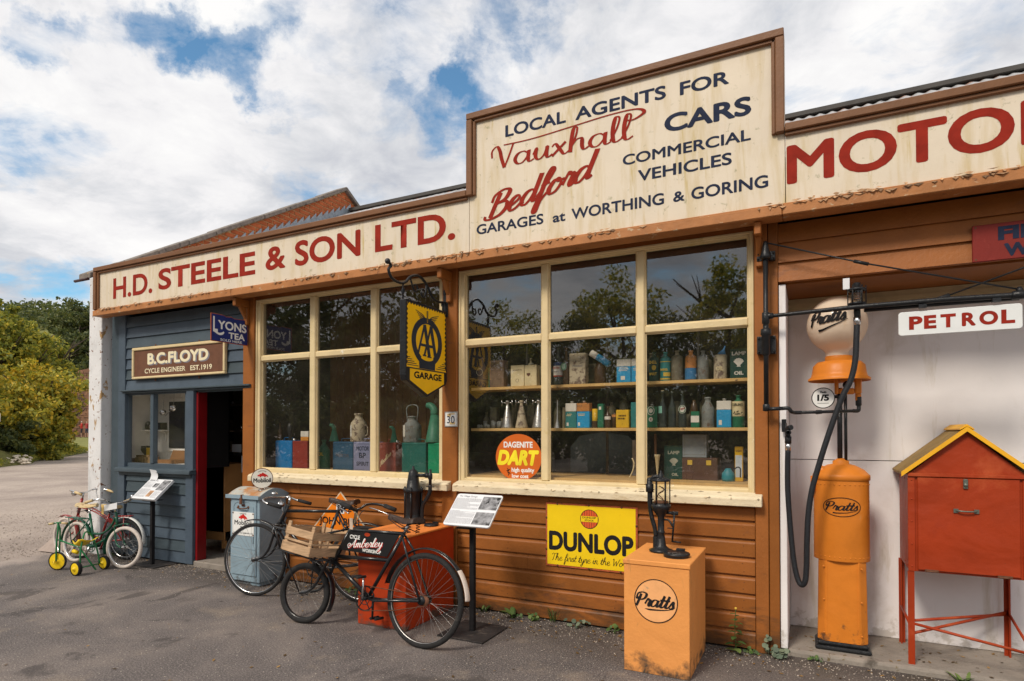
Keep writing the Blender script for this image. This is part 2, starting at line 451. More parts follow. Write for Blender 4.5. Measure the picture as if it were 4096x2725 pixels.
def curve_pts(pts, n=8):
    """Catmull-Rom through pts"""
    P = [Vector(p) for p in pts]
    P = [2 * P[0] - P[1]] + P + [2 * P[-1] - P[-2]]
    out = []
    for i in range(1, len(P) - 2):
        for j in range(n):
            t = j / n
            a, c, d, e = P[i - 1], P[i], P[i + 1], P[i + 2]
            out.append(.5 * ((2 * c) + (d - a) * t + (2 * a - 5 * c + 4 * d - e) * t * t + (3 * c - a - 3 * d + e) * t ** 3))
    out.append(P[-2])
    return out


def lathe(b, prof, c=(0, 0, 0), axis=(0, 0, 1), n=24, sharp=False):
    """profile [(radius, height)] turned round axis through c"""
    c = Vector(c)
    ax = Vector(axis).normalized()
    u, v = frame_of(ax)
    rings = []
    for r, h in prof:
        if r < 1e-6:
            rings.append([b.verts.new(c + ax * h)])
        else:
            rings.append([b.verts.new(c + ax * h + (u * math.cos(t) + v * math.sin(t)) * r) for t in [2 * math.pi * j / n for j in range(n)]])
    for A, B in zip(rings, rings[1:]):
        if len(A) == 1 and len(B) == 1:
            continue
        for j in range(n):
            k = (j + 1) % n
            if len(A) == 1:
                f = b.faces.new((A[0], B[k], B[j]))
            elif len(B) == 1:
                f = b.faces.new((A[j], A[k], B[0]))
            else:
                f = b.faces.new((A[j], A[k], B[k], B[j]))
            f.smooth = not sharp
    return rings


def extrude_poly(b, pts, d):
    """closed 3D polygon extruded by vector d"""
    d = Vector(d)
    A = [b.verts.new(Vector(p)) for p in pts]
    B = [b.verts.new(Vector(p) + d) for p in pts]
    n = len(A)
    b.faces.new(A[::-1])
    b.faces.new(B)
    for i in range(n):
        b.faces.new((A[i], A[(i + 1) % n], B[(i + 1) % n], B[i]))


def obj(name, b, m, parent=None, bevel=0, smooth=False, kind=None, label=None, seg=1, keep=False):
    me = bpy.data.meshes.new(name)
    if isinstance(b, bmesh.types.BMesh):
        if not keep:
            bmesh.ops.recalc_face_normals(b, faces=b.faces)
        b.to_mesh(me)
        b.free()
    else:
        me = b
    if m is not None:
        me.materials.clear()
        me.materials.append(m)
    if smooth:
        for p in me.polygons:
            p.use_smooth = True
    o = bpy.data.objects.new(name, me)
    COL.objects.link(o)
    if parent is not None:
        o.parent = parent
        loc = parent.get('_at')
        if loc is not None:
            o.matrix_parent_inverse = Matrix.Translation(-Vector(loc))
    if bevel:
        md = o.modifiers.new('edge', 'BEVEL')
        md.width = bevel
        md.segments = seg
        md.limit_method = 'ANGLE'
        md.angle_limit = R(40)
    if kind:
        o['kind'] = kind
    if label:
        o['label'] = label
    return o


def thing(name, label, cat, at=(0, 0, 0), group=None):
    """an Empty at the base of a thing; its parts are modelled in place and parented to it"""
    o = bpy.data.objects.new(name, None)
    COL.objects.link(o)
    o.location = at
    o['_at'] = list(at)
    o['label'] = label
    o['category'] = cat
    o.empty_display_size = .05
    if group:
        o['group'] = group
    return o


def tag(o, label, cat, group=None):
    o['label'] = label
    o['category'] = cat
    if group:
        o['group'] = group
    return o


def copy_thing(t, loc, rotz=0, scale=1, label=None):
    r = t.copy()
    COL.objects.link(r)
    r.location = loc
    r.rotation_euler = (0, 0, rotz)
    r.scale = (scale,) * 3 if isinstance(scale, (int, float)) else scale
    if label:
        r['label'] = label
    for ch in list(t.children):
        c = ch.copy()
        COL.objects.link(c)
        c.parent = r
        for gch in list(ch.children):
            d = gch.copy()
            COL.objects.link(d)
            d.parent = c
    return r


# ------------------------------------------------------------------ lettering
class Plane:
    """a flat face in the place: origin, direction of reading, up direction"""
    def __init__(s, o, u=(1, 0, 0), v=(0, 0, 1)):
        s.o, s.u, s.v = Vector(o), Vector(u).normalized(), Vector(v).normalized()
        s.n = s.u.cross(s.v).normalized()
    def p(s, x, z, h=0.0):
        return s.o + s.u * x + s.v * z + s.n * h


def front(y):
    return Plane((0, y, 0))


def text(name, body, pl, x0, x1, z0, z1, m, parent, bold=0.02, shear=0.0, h=0.002, rot=0.0, wrap=None):
    """painted lettering whose inked bounding box fills x0..x1, z0..z1 on the plane"""
    c = bpy.data.curves.new('t', 'FONT')
    c.body = body
    grow = 0.0
    if bold > .014 and any(q in body for q in 'MWNVAR&B'):
        grow, bold = bold, 0.0       # thicken by overlaid copies: wide outlines of pointed letters would fold over
    c.offset = bold
    c.resolution_u = 5
    o = bpy.data.objects.new('t', c)
    me = bpy.data.meshes.new_from_object(o)
    bpy.data.objects.remove(o)
    bpy.data.curves.remove(c)
    n = len(me.vertices)
    co = np.empty(n * 3)
    me.vertices.foreach_get('co', co)
    co = co.reshape(n, 3)[:, :2]
    co[:, 0] += co[:, 1] * shear
    lo, hi = co.min(0) - grow, co.max(0) + grow
    co = (co - lo) / np.maximum(hi - lo, 1e-6)
    gx, gz = grow / (hi - lo)[0] * (x1 - x0), grow / (hi - lo)[1] * (z1 - z0)
    X = x0 + co[:, 0] * (x1 - x0)
    Z = z0 + co[:, 1] * (z1 - z0)
    if rot:
        Z = Z + (X - x0) * math.tan(rot)
    def placed(dx, dz, dh):
        out = np.array([tuple(wrap(a + dx, b_ + dz)) if wrap else tuple(pl.p(a + dx, b_ + dz, h + dh)) for a, b_ in zip(X, Z)])
        return out
    me.vertices.foreach_set('co', placed(0, 0, 0).ravel())
    me.update()
    if grow:
        bb = bmesh.new()
        bb.from_mesh(me)
        for k in range(8):
            m2 = me.copy()
            a = math.pi * k / 4
            m2.vertices.foreach_set('co', placed(gx * math.cos(a), gz * math.sin(a), -.00008 * (k + 1)).ravel())
            bb.from_mesh(m2)
            bpy.data.meshes.remove(m2)
        bb.to_mesh(me)
        bb.free()
    return obj(name, me, m, parent)


def ribbon(b, pts, width, pl, h=0.002, nib=None, wrap=None, rise=0.0):
    """flat painted stroke on a plane; width a number or per point; nib=(thin ratio) thins the upstrokes like a sign writer's brush"""
    P = [Vector((p[0], p[1])) for p in pts]
    n = len(P)
    ws = [width] * n if isinstance(width, (int, float)) else list(width)
    L, Rr = [], []
    for i, p in enumerate(P):
        d = (P[min(n - 1, i + 1)] - P[max(0, i - 1)])
        if d.length < 1e-9:
            d = Vector((1, 0))
        d.normalize()
        w_ = ws[i] / 2
        if nib is not None:
            a = abs(d.y) ** 1.5
            if d.y > 0:
                a *= .35
            w_ *= nib + (1 - nib) * a
        nn = Vector((-d.y, d.x)) * w_
        L.append(p + nn)
        Rr.append(p - nn)
    def f(q, i):
        if wrap:
            return wrap(q.x, q.y)
        return pl.p(q.x, q.y, h + rise * i / n)
    A = [b.verts.new(f(q, i)) for i, q in enumerate(L)]
    B = [b.verts.new(f(q, i)) for i, q in enumerate(Rr)]
    for i in range(n - 1):
        try:
            b.faces.new((B[i], B[i + 1], A[i + 1], A[i]))
        except ValueError:
            pass


def ring(b, cx, cz, rx, rz, wd, pl, h=.002, n=40, a0=0, a1=360, wrap=None):
    ribbon(b, [(cx + rx * math.cos(R(a0 + (a1 - a0) * i / n)), cz + rz * math.sin(R(a0 + (a1 - a0) * i / n))) for i in range(n + 1)], wd, pl, h, wrap=wrap)


def patch(b, pts, pl, h=.002):
    b.faces.new([b.verts.new(pl.p(x, z, h)) for x, z in pts])


def disc(b, cx, cz, rx, rz, pl, h=.002, n=40):
    patch(b, [(cx + rx * math.cos(2 * math.pi * i / n), cz + rz * math.sin(2 * math.pi * i / n)) for i in range(n)], pl, h)


# centre lines of a joined brush script; x-height 1, ascender 2, descender -1
SCRIPT = {
    'a': (1.15, [[(.85, .75), (.6, 1), (.25, .9), (.05, .45), (.2, .05), (.5, .05), (.8, .5), (.9, 1), (.85, .3), (.95, .02), (1.2, .15)]]),
    'b': (1.05, [[(.0, .3), (.35, 1.2), (.45, 1.9), (.25, 1.95), (.15, 1.2), (.12, .3), (.3, .0), (.7, .15), (.85, .6), (.65, .95), (.75, .85), (1.1, .9)]]),
    'd': (1.15, [[(.85, .75), (.6, 1), (.25, .9), (.05, .45), (.2, .05), (.5, .05), (.8, .6), (.98, 2.0), (.88, .4), (.98, .02), (1.2, .15)]]),
    'e': (.92, [[(.0, .3), (.5, .55), (.7, .8), (.5, 1.02), (.2, .85), (.08, .4), (.3, .0), (.65, .05), (.95, .35)]]),
    'f': (.75, [[(.0, .2), (.45, 1.0), (.75, 1.8), (.55, 2.05), (.35, 1.5), (.25, .3), (.1, -.8), (.3, -.95), (.4, -.2), (.75, .3)], [(.1, .95), (.7, .98)]]),
    'h': (1.1, [[(.0, .2), (.35, 1.2), (.45, 1.95), (.25, 1.9), (.12, 1.0), (.05, 0)], [(.08, .4), (.4, .95), (.7, .95), (.72, .3), (.85, .02), (1.12, .2)]]),
    'i': (.5, [[(.0, .2), (.2, 1.0), (.14, .3), (.28, .02), (.52, .2)], [(.25, 1.4), (.3, 1.5)]]),
    'l': (.6, [[(.0, .2), (.35, 1.1), (.5, 1.9), (.3, 2.0), (.15, 1.2), (.15, .3), (.3, .02), (.6, .2)]]),
    'm': (1.5, [[(.0, .6), (.18, 1), (.2, .6), (.1, 0)], [(.15, .5), (.45, .98), (.62, .9), (.55, 0)], [(.6, .5), (.9, .98), (1.1, .9), (1.05, .3), (1.2, .02), (1.52, .2)]]),
    'n': (1.1, [[(.0, .6), (.18, 1), (.2, .6), (.1, 0)], [(.15, .5), (.45, .98), (.68, .9), (.64, .3), (.8, .02), (1.12, .2)]]),
    'o': (.98, [[(.6, .98), (.25, .9), (.05, .4), (.25, .02), (.6, .08), (.82, .55), (.6, .98), (.55, .8), (1.0, .8)]]),
    'r': (.8, [[(.0, .3), (.22, 1.1), (.35, .92), (.62, .92), (.52, .3), (.62, .02), (.85, .2)]]),
    's': (.78, [[(.0, .2), (.38, 1.05), (.5, .6), (.58, .25), (.35, .0), (.05, .1)], [(.45, .04), (.8, .22)]]),
    't': (.68, [[(.0, .2), (.3, 1.0), (.42, 1.75), (.26, .6), (.24, .15), (.4, .0), (.7, .2)], [(-.02, .98), (.62, 1.04)], [(-.02, 1.10), (.62, 1.16)]]),
    'u': (1.12, [[(.0, .5), (.2, 1.0), (.15, .3), (.35, .0), (.65, .3), (.85, 1.0), (.8, .3), (.9, .02), (1.15, .2)]]),
    'x': (1.0, [[(.0, .8), (.2, 1.0), (.45, .5), (.7, .0), (1.0, .2)], [(.8, 1.0), (.0, .0)]]),
    'y': (1.1, [[(.0, .6), (.2, 1.0), (.18, .4), (.4, .1), (.7, .4), (.88, 1.0), (.7, -.4), (.35, -.95), (.15, -.7), (.6, -.1), (1.1, .25)]]),
    'c': (.8, [[(.65, .8), (.45, 1.02), (.15, .85), (.05, .4), (.3, .0), (.8, .3)]]),
    'P': (1.45, [[(.55, 1.7), (.5, .9), (.35, -.12)], [(.05, 1.2), (.15, 1.75), (.75, 1.95), (1.3, 1.7), (1.2, 1.1), (.75, .85), (.55, 1.05)], [(.05, 1.2), (.2, .95), (.35, 1.2)]]),
    'B': (1.6, [[(.6, 1.85), (.45, .9), (.35, .05)], [(.1, 1.3), (.2, 1.8), (.8, 2.0), (1.3, 1.75), (1.15, 1.2), (.6, 1.05)], [(.65, 1.05), (1.25, .95), (1.45, .5), (1.1, .05), (.4, -.05), (-.05, .1), (-.1, .35)]]),
    'V': (1.3, [[(-.1, 1.0), (-.1, 1.6), (.2, 1.95), (.4, 1.5), (.5, .8), (.68, -.05)], [(.68, -.05), (1.0, 1.0), (1.25, 1.95)]]),
    'A': (1.6, [[(-.3, .2), (-.1, -.05), (.4, .4), (.9, 1.3), (1.15, 1.95), (1.15, .9), (1.25, .05), (1.6, .2)], [(.2, .75), (1.2, .8)], [(-.3, .2), (-.55, .7), (-.2, 1.05), (.15, .8), (.0, .45), (-.25, .6)]]),
    'T': (1.2, [[(.65, 1.9), (.55, .9), (.4, .0), (.2, .1)], [(-.1, 1.5), (.2, 1.9), (.7, 1.85), (1.3, 1.95)]]),
    'W': (1.9, [[(.0, 1.6), (.2, 1.9), (.3, 1.0), (.45, .0)], [(.45, .0), (.9, 1.2), (1.0, 1.0), (1.1, .0)], [(1.1, .0), (1.6, 1.3), (1.85, 1.9)]]),
    'R': (1.5, [[(.55, 1.8), (.45, .9), (.3, -.05)], [(.1, 1.3), (.25, 1.8), (.85, 1.95), (1.25, 1.65), (1.0, 1.15), (.5, 1.0)], [(.6, 1.05), (1.0, .5), (1.2, .02), (1.5, .2)]]),
    'C': (1.3, [[(1.2, 1.5), (1.0, 1.95), (.4, 1.6), (.1, .8), (.4, .0), (1.0, .05), (1.3, .3)]]),
    ' ': (.6, []),
}


def script(name, body, pl, x0, x1, z0, z1, m, parent, wd=.3, nib=.32, slant=.25, rot=0.0, h=.002, tail=None, gapk=1.0, wrap=None):
    """joined script; z0..z1 spans descender-less baseline to ascender (2 x-heights)"""
    strokes, cx = [], 0.0
    for ch in body:
        adv, sts = SCRIPT[ch]
        for s in sts:
            q = curve_pts([(p[0] + cx, p[1], 0) for p in s], 6) if len(s) > 2 else [Vector((p[0] + cx, p[1], 0)) for p in s]
            strokes.append([(v.x + v.y * slant, v.y) for v in q])
        cx += adv * gapk
    if tail:
        strokes.append([(p[0] + p[1] * slant, p[1]) for p in [tuple(v)[:2] for v in curve_pts([(t[0] * cx, t[1], 0) for t in tail], 8)]])
    xs = [p[0] for s in strokes for p in s]
    lo, hi = min(xs), max(xs)
    kx = (x1 - x0) / (hi - lo)
    kz = (z1 - z0) / 2.0
    b = BM()
    for i, s in enumerate(strokes):
        pts = [(x0 + (p[0] - lo) * kx, z0 + p[1] * kz) for p in s]
        pts = [(p[0], p[1] + (p[0] - x0) * math.tan(rot)) for p in pts]
        ribbon(b, pts, wd * kz, pl, h + .0005 * (i % 4), nib=nib, wrap=wrap, rise=.0004)
    return obj(name, b, m, parent)


# ------------------------------------------------------------------ ground, far land
def sheet(name, pts, z, m, kind='structure'):
    b = BM()
    b.faces.new([b.verts.new((x, y, z)) for x, y in pts])
    o = obj(name, b, m)
    o['kind'] = kind
    return o


def ragged(pts, amp, step=.35, seed=1):
    rnd = random.Random(seed)
    out = []
    n = len(pts)
    for i in range(n):
        a, c = Vector(pts[i]), Vector(pts[(i + 1) % n])
        k = max(1, int(min((c - a).length, 14) / step))
        for j in range(k):
            p = a + (c - a) * j / k
            out.append((p.x + rnd.uniform(-amp, amp), p.y + rnd.uniform(-amp, amp)))
    return out


m = bpy.data.materials.new('sandy hard standing')
m.use_nodes = True
g = N(m.node_tree)
tcn = g.n('ShaderNodeTexCoord')
v = tcn.outputs['Object']
a1 = g.noise(v, 0.35, 6, 0.62, 0.4)
a2 = g.noise(v, 26, 6, 0.7)
a3 = g.noise(v, 95, 3, 0.6)
c = g.ramp(a1.outputs[0], [(0.34, (0.27, 0.220, 0.192)), (0.5, (0.385, 0.318, 0.275)), (0.64, (0.50, 0.42, 0.355))])
c = g.mix(g.ramp(a2.outputs[0], [(0.45, (0, 0, 0)), (0.75, (.8, .8, .8))]), c, (0.20, 0.15, 0.12))
c = g.mix(g.ramp(a3.outputs[0], [(0.62, (0, 0, 0)), (0.70, (.8, .8, .8))]), c, (0.60, 0.53, 0.45))
p = g.n('ShaderNodeBsdfPrincipled', i_Roughness=0.95)
g.l(c, p.inputs['Base Color'])
bn = g.n('ShaderNodeBump', i_Strength=0.6, i_Distance=0.02)
g.l(a2.outputs[0], bn.inputs['Height'])
g.l(bn.outputs[0], p.inputs['Normal'])
out = g.n('ShaderNodeOutputMaterial')
g.l(p.outputs[0], out.inputs[0])
M_SAND = m

m = bpy.data.materials.new('worn asphalt')
m.use_nodes = True
g = N(m.node_tree)
tcn = g.n('ShaderNodeTexCoord')
v = tcn.outputs['Object']
a1 = g.noise(v, 0.9, 7, 0.62, 0.5)
a2 = g.noise(v, 95, 4, 0.75)
a3 = g.noise(v, 2.6, 6, 0.6, 0.3)
a4 = g.noise(v, 55, 3, 0.6)
c = g.ramp(a1.outputs[0], [(0.32, (0.076, 0.066, 0.066)), (0.5, (0.138, 0.117, 0.111)), (0.66, (0.240, 0.198, 0.172))])
c = g.mix(g.ramp(a3.outputs[0], [(0.58, (0, 0, 0)), (0.70, (.65, .65, .65))]), c, (0.27, 0.215, 0.165))
c = g.mix(g.ramp(a2.outputs[0], [(0.52, (0, 0, 0)), (0.64, (.9, .9, .9))]), c, (0.32, 0.28, 0.25))
c = g.mix(g.ramp(a2.outputs[0], [(0.34, (.9, .9, .9)), (0.46, (0, 0, 0))]), c, (0.028, 0.025, 0.024))
c = g.mix(g.ramp(a4.outputs[0], [(0.66, (0, 0, 0)), (0.68, (.9, .9, .9))]), c, (0.50, 0.45, 0.38))
a6 = g.noise(v, 1.7, 5, 0.6, 0.8)
c = g.mix(g.ramp(a6.outputs[0], [(0.60, (0, 0, 0)), (0.66, (.7, .7, .7))]), c, (0.060, 0.050, 0.047))
# the tarmac frays into the sandy ground at the left
spx = g.n('ShaderNodeSeparateXYZ')
g.l(v, spx.inputs[0])
mrx = g.n('ShaderNodeMapRange')
g.l(spx.outputs[0], mrx.inputs[0])
mrx.inputs[1].default_value, mrx.inputs[2].default_value = -7.4, -8.5
sandy = g.math('MULTIPLY', g.math('ADD', a3.outputs[0], g.math('MULTIPLY', a4.outputs[0], .5)), mrx.outputs[0])
c = g.mix(g.ramp(sandy, [(.36, (0, 0, 0)), (.62, (.95, .95, .95))]), c, (0.385, 0.318, 0.275))
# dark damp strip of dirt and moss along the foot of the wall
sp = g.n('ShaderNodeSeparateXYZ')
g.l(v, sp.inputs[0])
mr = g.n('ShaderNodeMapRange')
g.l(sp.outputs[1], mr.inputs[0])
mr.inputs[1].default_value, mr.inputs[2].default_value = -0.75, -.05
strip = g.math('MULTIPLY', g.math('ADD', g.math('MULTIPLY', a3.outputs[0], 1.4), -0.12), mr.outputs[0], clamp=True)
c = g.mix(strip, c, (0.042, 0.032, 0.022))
p = g.n('ShaderNodeBsdfPrincipled', i_Roughness=0.9)
g.l(c, p.inputs['Base Color'])
bn = g.n('ShaderNodeBump', i_Strength=0.7, i_Distance=0.008)
g.l(a2.outputs[0], bn.inputs['Height'])
g.l(bn.outputs[0], p.inputs['Normal'])
out = g.n('ShaderNodeOutputMaterial')
g.l(p.outputs[0], out.inputs[0])
M_ASPH = m
M_GRASS = mat('verge grass', (0.13, 0.125, 0.035), 0.9, .35, 2.5, .8, 30, marks=[((0.24, 0.18, 0.07), 0.56, 0.12, 1.2), ((0.05, 0.06, 0.018), 0.60, 0.1, 3.0)])
M_FARGR = mat('far meadow grass', (0.20, 0.20, 0.06), 0.9, .25, .6, .3, 5)
M_CHALK = mat('bare chalk', (0.66, 0.58, 0.47), 0.95, .2, 3, .6, 12)

sheet('ground', [(-1200, -900), (900, -900), (900, 1200), (-1200, 1200)], -0.012, M_SAND)
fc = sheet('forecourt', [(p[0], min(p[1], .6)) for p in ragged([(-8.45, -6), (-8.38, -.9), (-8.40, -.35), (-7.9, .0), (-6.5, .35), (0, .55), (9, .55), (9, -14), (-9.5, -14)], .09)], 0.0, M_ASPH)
b = BM()
box(b, -.195, 6, .0, .62, -.02, .045)
o = obj('concrete_slab', b, M_SLAB, bevel=.02, seg=2)
o['kind'] = 'structure'
b = BM()
box(b, -6.30, -5.39, -.02, 3.0, -.02, .06)
o = obj('shop_floor', b, M_SLAB, bevel=.01)
o['kind'] = 'structure'

AX = Vector((-0.446, 0.895))          # away from the forecourt, towards the quarry
SIDEX = Vector((0.895, 0.446))


def from_cam(lat, dep):
    q = SIDEX * lat + AX * dep
    return q.x, q.y - 4.45


rnd = random.Random(3)
b = BM()
# far land: a low embankment, a meadow and then the wooded hill
NU, NV = 70, 60
grid = []
for i in range(NV + 1):
    dep = 50 + 150 * (i / NV) ** 1.2
    row = []
    for j in range(NU + 1):
        lat = -190 + 330 * j / NU
        z = 1.0 * min(1, max(0, (dep - 50) / 10))
        h = max(0, dep - 72)
        z += 22 * (1 - math.exp(-h / 20)) + h * .03 if h > 0 else 0
        z *= 1 if lat < 20 else max(.0, 1 - (lat - 20) / 40)
        if h > 0:
            z += rnd.uniform(-.4, .4)
        x, y = from_cam(lat, dep)
        row.append(b.verts.new((x, y, z - .1)))
    grid.append(row)
for i in range(NV):
    for j in range(NU):
        f = b.faces.new((grid[i][j], grid[i][j + 1], grid[i + 1][j + 1], grid[i + 1][j]))
        f.smooth = True
o = obj('hill', b, M_FARGR)
o['kind'] = 'structure'

# verge under the hedge: a low bank rising away from the road
edge = [(-18.0, -9.0), (-24.0, 1.0), (-29.3, 7.2), (-31.6, 9.3), (-33.4, 11.0), (-36.0, 12.6), (-41.0, 16.4), (-48.0, 21.6)]
b = BM()
rows = []
for k in range(9):
    t = k / 8
    off = Vector((-.83, -.35)) * (26 * t ** 1.5)
    hz = .9 * (1 - math.exp(-t * 5)) + 2.5 * t
    rows.append([b.verts.new((x + off.x + rnd.uniform(-.15, .15), y + off.y + rnd.uniform(-.15, .15), hz * (1 - .9 * (i / 7) ** 2) - .014 + (.06 if k else 0))) for i, (x, y) in enumerate(edge)])
for A, B in zip(rows, rows[1:]):
    for i in range(len(edge) - 1):
        b.faces.new((A[i], A[i + 1], B[i + 1], B[i]))
bmesh.ops.subdivide_edges(b, edges=b.edges[:], cuts=2, use_grid_fill=True)
for vv in b.verts:
    if vv.co.z > .05:
        vv.co.z += rnd.uniform(-.07, .07)
verge = obj('grass_verge', b, M_GRASS, smooth=True)
verge['kind'] = 'structure'
b = BM()
for (cx_, cy_, rr) in ((-32.2, 9.9, .7), (-33.0, 10.5, .45)):
    for i in range(22):
        a = rnd.uniform(0, 6.28)
        q = rr * math.sqrt(rnd.random())
        s = rnd.uniform(.04, .13)
        x, y = cx_ + q * math.cos(a), cy_ + q * math.sin(a) * .6
        bmesh.ops.create_icosphere(b, subdivisions=1, radius=s, matrix=Matrix.Translation((x, y, .12 + rnd.uniform(-.05, .12) + max(0, (-32 - x)) * .12)) @ Matrix.Diagonal((1.3, 1, .5, 1)))
o = obj('chalk_stones', b, M_CHALK)
o['kind'] = 'stuff'
tag(o, 'pale loose chalk stones at the foot of the grass verge', 'stones')

# ------------------------------------------------------------------ the garage
G_ = thing('garage_building', 'long brown and cream boarded garage with painted sign fascia and big windows', 'garage', (-3, 0, 0))


def clip_poly(poly, a, b_, c_):
    """keep a*x + b*z <= c"""
    out = []
    n = len(poly)
    for i in range(n):
        p, q = poly[i], poly[(i + 1) % n]
        dp, dq = a * p[0] + b_ * p[1] - c_, a * q[0] + b_ * q[1] - c_
        if dp <= 0:
            out.append(p)
        if (dp < 0 < dq) or (dq < 0 < dp):
            t = dp / (dp - dq)
            out.append((p[0] + (q[0] - p[0]) * t, p[1] + (q[1] - p[1]) * t))
    return out


def weatherboard(x0, x1, z0, h, m, parent, y=0.0, name='weatherboard', lap=False, proud=.022):
    rr = random.Random(int(x0 * 91 + z0 * 1000))
    j = rr.uniform(-.0015, .0015)
    b = BM()
    if lap:          # feather edge board: thick lower edge, thin top
        prof = [(y + .03, z0), (y - proud - .006 + j, z0), (y - proud + .014, z0 + h - .001), (y + .03, z0 + h - .001)]
    else:            # shiplap with a hollow along the top
        prof = [(y + .03, z0 + .002), (y - proud + j, z0 + .004), (y - proud + j, z0 + h * .74), (y - proud + .006, z0 + h * .82), (y - proud + .018, z0 + h * .90), (y - proud + .020, z0 + h - .001), (y + .03, z0 + h - .001)]
    extrude_poly(b, [(x0, yy, zz) for yy, zz in prof], (x1 - x0, 0, 0))
    return obj(name, b, m, parent)


# boards below the windows and the posts between
for (x0, x1) in ((-5.226, -2.889), (-2.731, -0.350)):
    rj = random.Random(int(-x0 * 10))
    for k in range(8):
        cuts = [x0] + ([x0 + (x1 - x0) * rj.choice((.28, .36, .55, .64, .75))] if rj.random() < .55 else []) + [x1]
        for c0, c1 in zip(cuts, cuts[1:]):
            weatherboard(c0 + (.001 if c0 != x0 else 0), c1 - (.001 if c1 != x1 else 0), 0.012 + k * .125, .125 if k < 7 else .112, M_BROWN, G_)
for (x0, x1, y, dx) in ((-5.390, -5.230, -.034, 0), (-2.885, -2.735, -.034, 0), (-.346, -.263, -.034, 0), (-.259, -.196, -.028, 0)):
    b = BM()
    box(b, x0, x1, y, .06, 0.0, 2.93)
    obj('post', b, M_BROWN, G_, bevel=.004)
b = BM()
box(b, -5.39, -.196, .004, .08, 2.888, 3.44)
obj('head_board', b, M_BROWN, G_)
for x in (-5.31, -2.80, -.31):
    b = BM()
    box(b, x - .022, x + .022, -.075, -.036, 2.62, 2.80)
    box(b, x - .022, x + .022, -.215, -.036, 2.80, 2.885)
    extrude_poly(b, [(x - .018, -.16, 2.802), (x - .018, -.075, 2.68), (x - .018, -.075, 2.802)], (.036, 0, 0))
    obj('bracket', b, M_BROWN, G_, bevel=.006)
b = BM()
box(b, -7.6, 6, -.158, .0, 2.925, 2.945)
obj('soffit', b, M_BROWN, G_)

# nail heads
b = BM()
rn = random.Random(3)
for (x0, x1) in ((-5.226, -2.889), (-2.731, -0.350)):
    for k in range(8):
        x = x0 + .03
        while x < x1:
            for dz in (.028, .078):
                lathe(b, [(0, .0015), (.0032, .001), (.0036, 0)], (x + rn.uniform(-.006, .006), -.0225, .012 + k * .125 + dz + rn.uniform(-.004, .004)), (0, -1, 0), 6)
            x += .455
obj('nail_heads', b, mat('rusty nail heads', (.12, .05, .025), .8, .5, 40), G_, kind='stuff')
# fascia
FY = -.222
for (x0, x1, z1) in ((-7.655, -2.502, 3.44), (-2.498, -.142, 4.06), (-.138, 6.0, 3.44)):
    b = BM()
    box(b, x0, x1, -.22, -.165, 2.93, z1)
    obj('sign_board', b, M_FASC, G_, bevel=.002)


def trim(x0, x1, z0, z1, m=M_TRIM, y0=-.262, y1=-.10, lip='b'):
    b = BM()
    box(b, x0, x1, y0, y1, z0, z1)
    # a stepped inner lip, as a picture frame moulding
    e = .024
    if lip == 'b':
        box(b, x0, x1, y0 + .018, y0 + .043, z0 - e, z0 - .0005)
    elif lip == 't':
        box(b, x0, x1, y0 + .018, y0 + .043, z1 + .0005, z1 + e * .6)
    elif lip == 'r':
        box(b, x1 + .0005, x1 + e, y0 + .018, y0 + .043, z0, z1)
    elif lip == 'l':
        box(b, x0 - e, x0 - .0005, y0 + .018, y0 + .043, z0, z1)
    return obj('trim_board', b, m, G_, bevel=.005)


trim(-7.72, -2.512, 3.425, 3.475)
trim(-.140, 6.0, 3.425, 3.475)
trim(-7.72, -7.668, 2.965, 3.42, lip='r')
trim(-2.510, -2.458, 3.425, 4.045, lip='r')
trim(-.195, -.143, 3.425, 4.045, lip='l')
trim(-2.510, -.143, 4.047, 4.098)
for (x0, x1) in ((-7.72, -5.30), (-5.297, -2.60), (-2.597, -.16), (-.157, 6.0)):
    trim(x0, x1, 2.888, 2.955, M_TRIML, y1=-.12, lip='t')
# lifting paint along the lower trim
rnd = random.Random(11)
b = BM()
for i in range(520):
    x = rnd.uniform(-7.6, 1.6)
    if math.sin(x * 1.7) + math.sin(x * 4.1 + 1) < rnd.uniform(-1.6, 1.2):
        continue
    z = 2.957 + rnd.uniform(-.018, .018)
    L = rnd.uniform(.012, .065)
    h = rnd.uniform(.006, .018)
    y = -.266
    p = [(x, y, z), (x + L * .5, y - rnd.uniform(.002, .014), z - h), (x + L, y, z + rnd.uniform(-.004, .004)), (x + L * .5, y + .012, z + h * .6)]
    b.faces.new([b.verts.new(q) for q in p])
obj('paint_flakes', b, mat('lifting paint', (0.36, 0.21, 0.11), .7, .6, 30, .2, isl=.55), G_, kind='stuff')

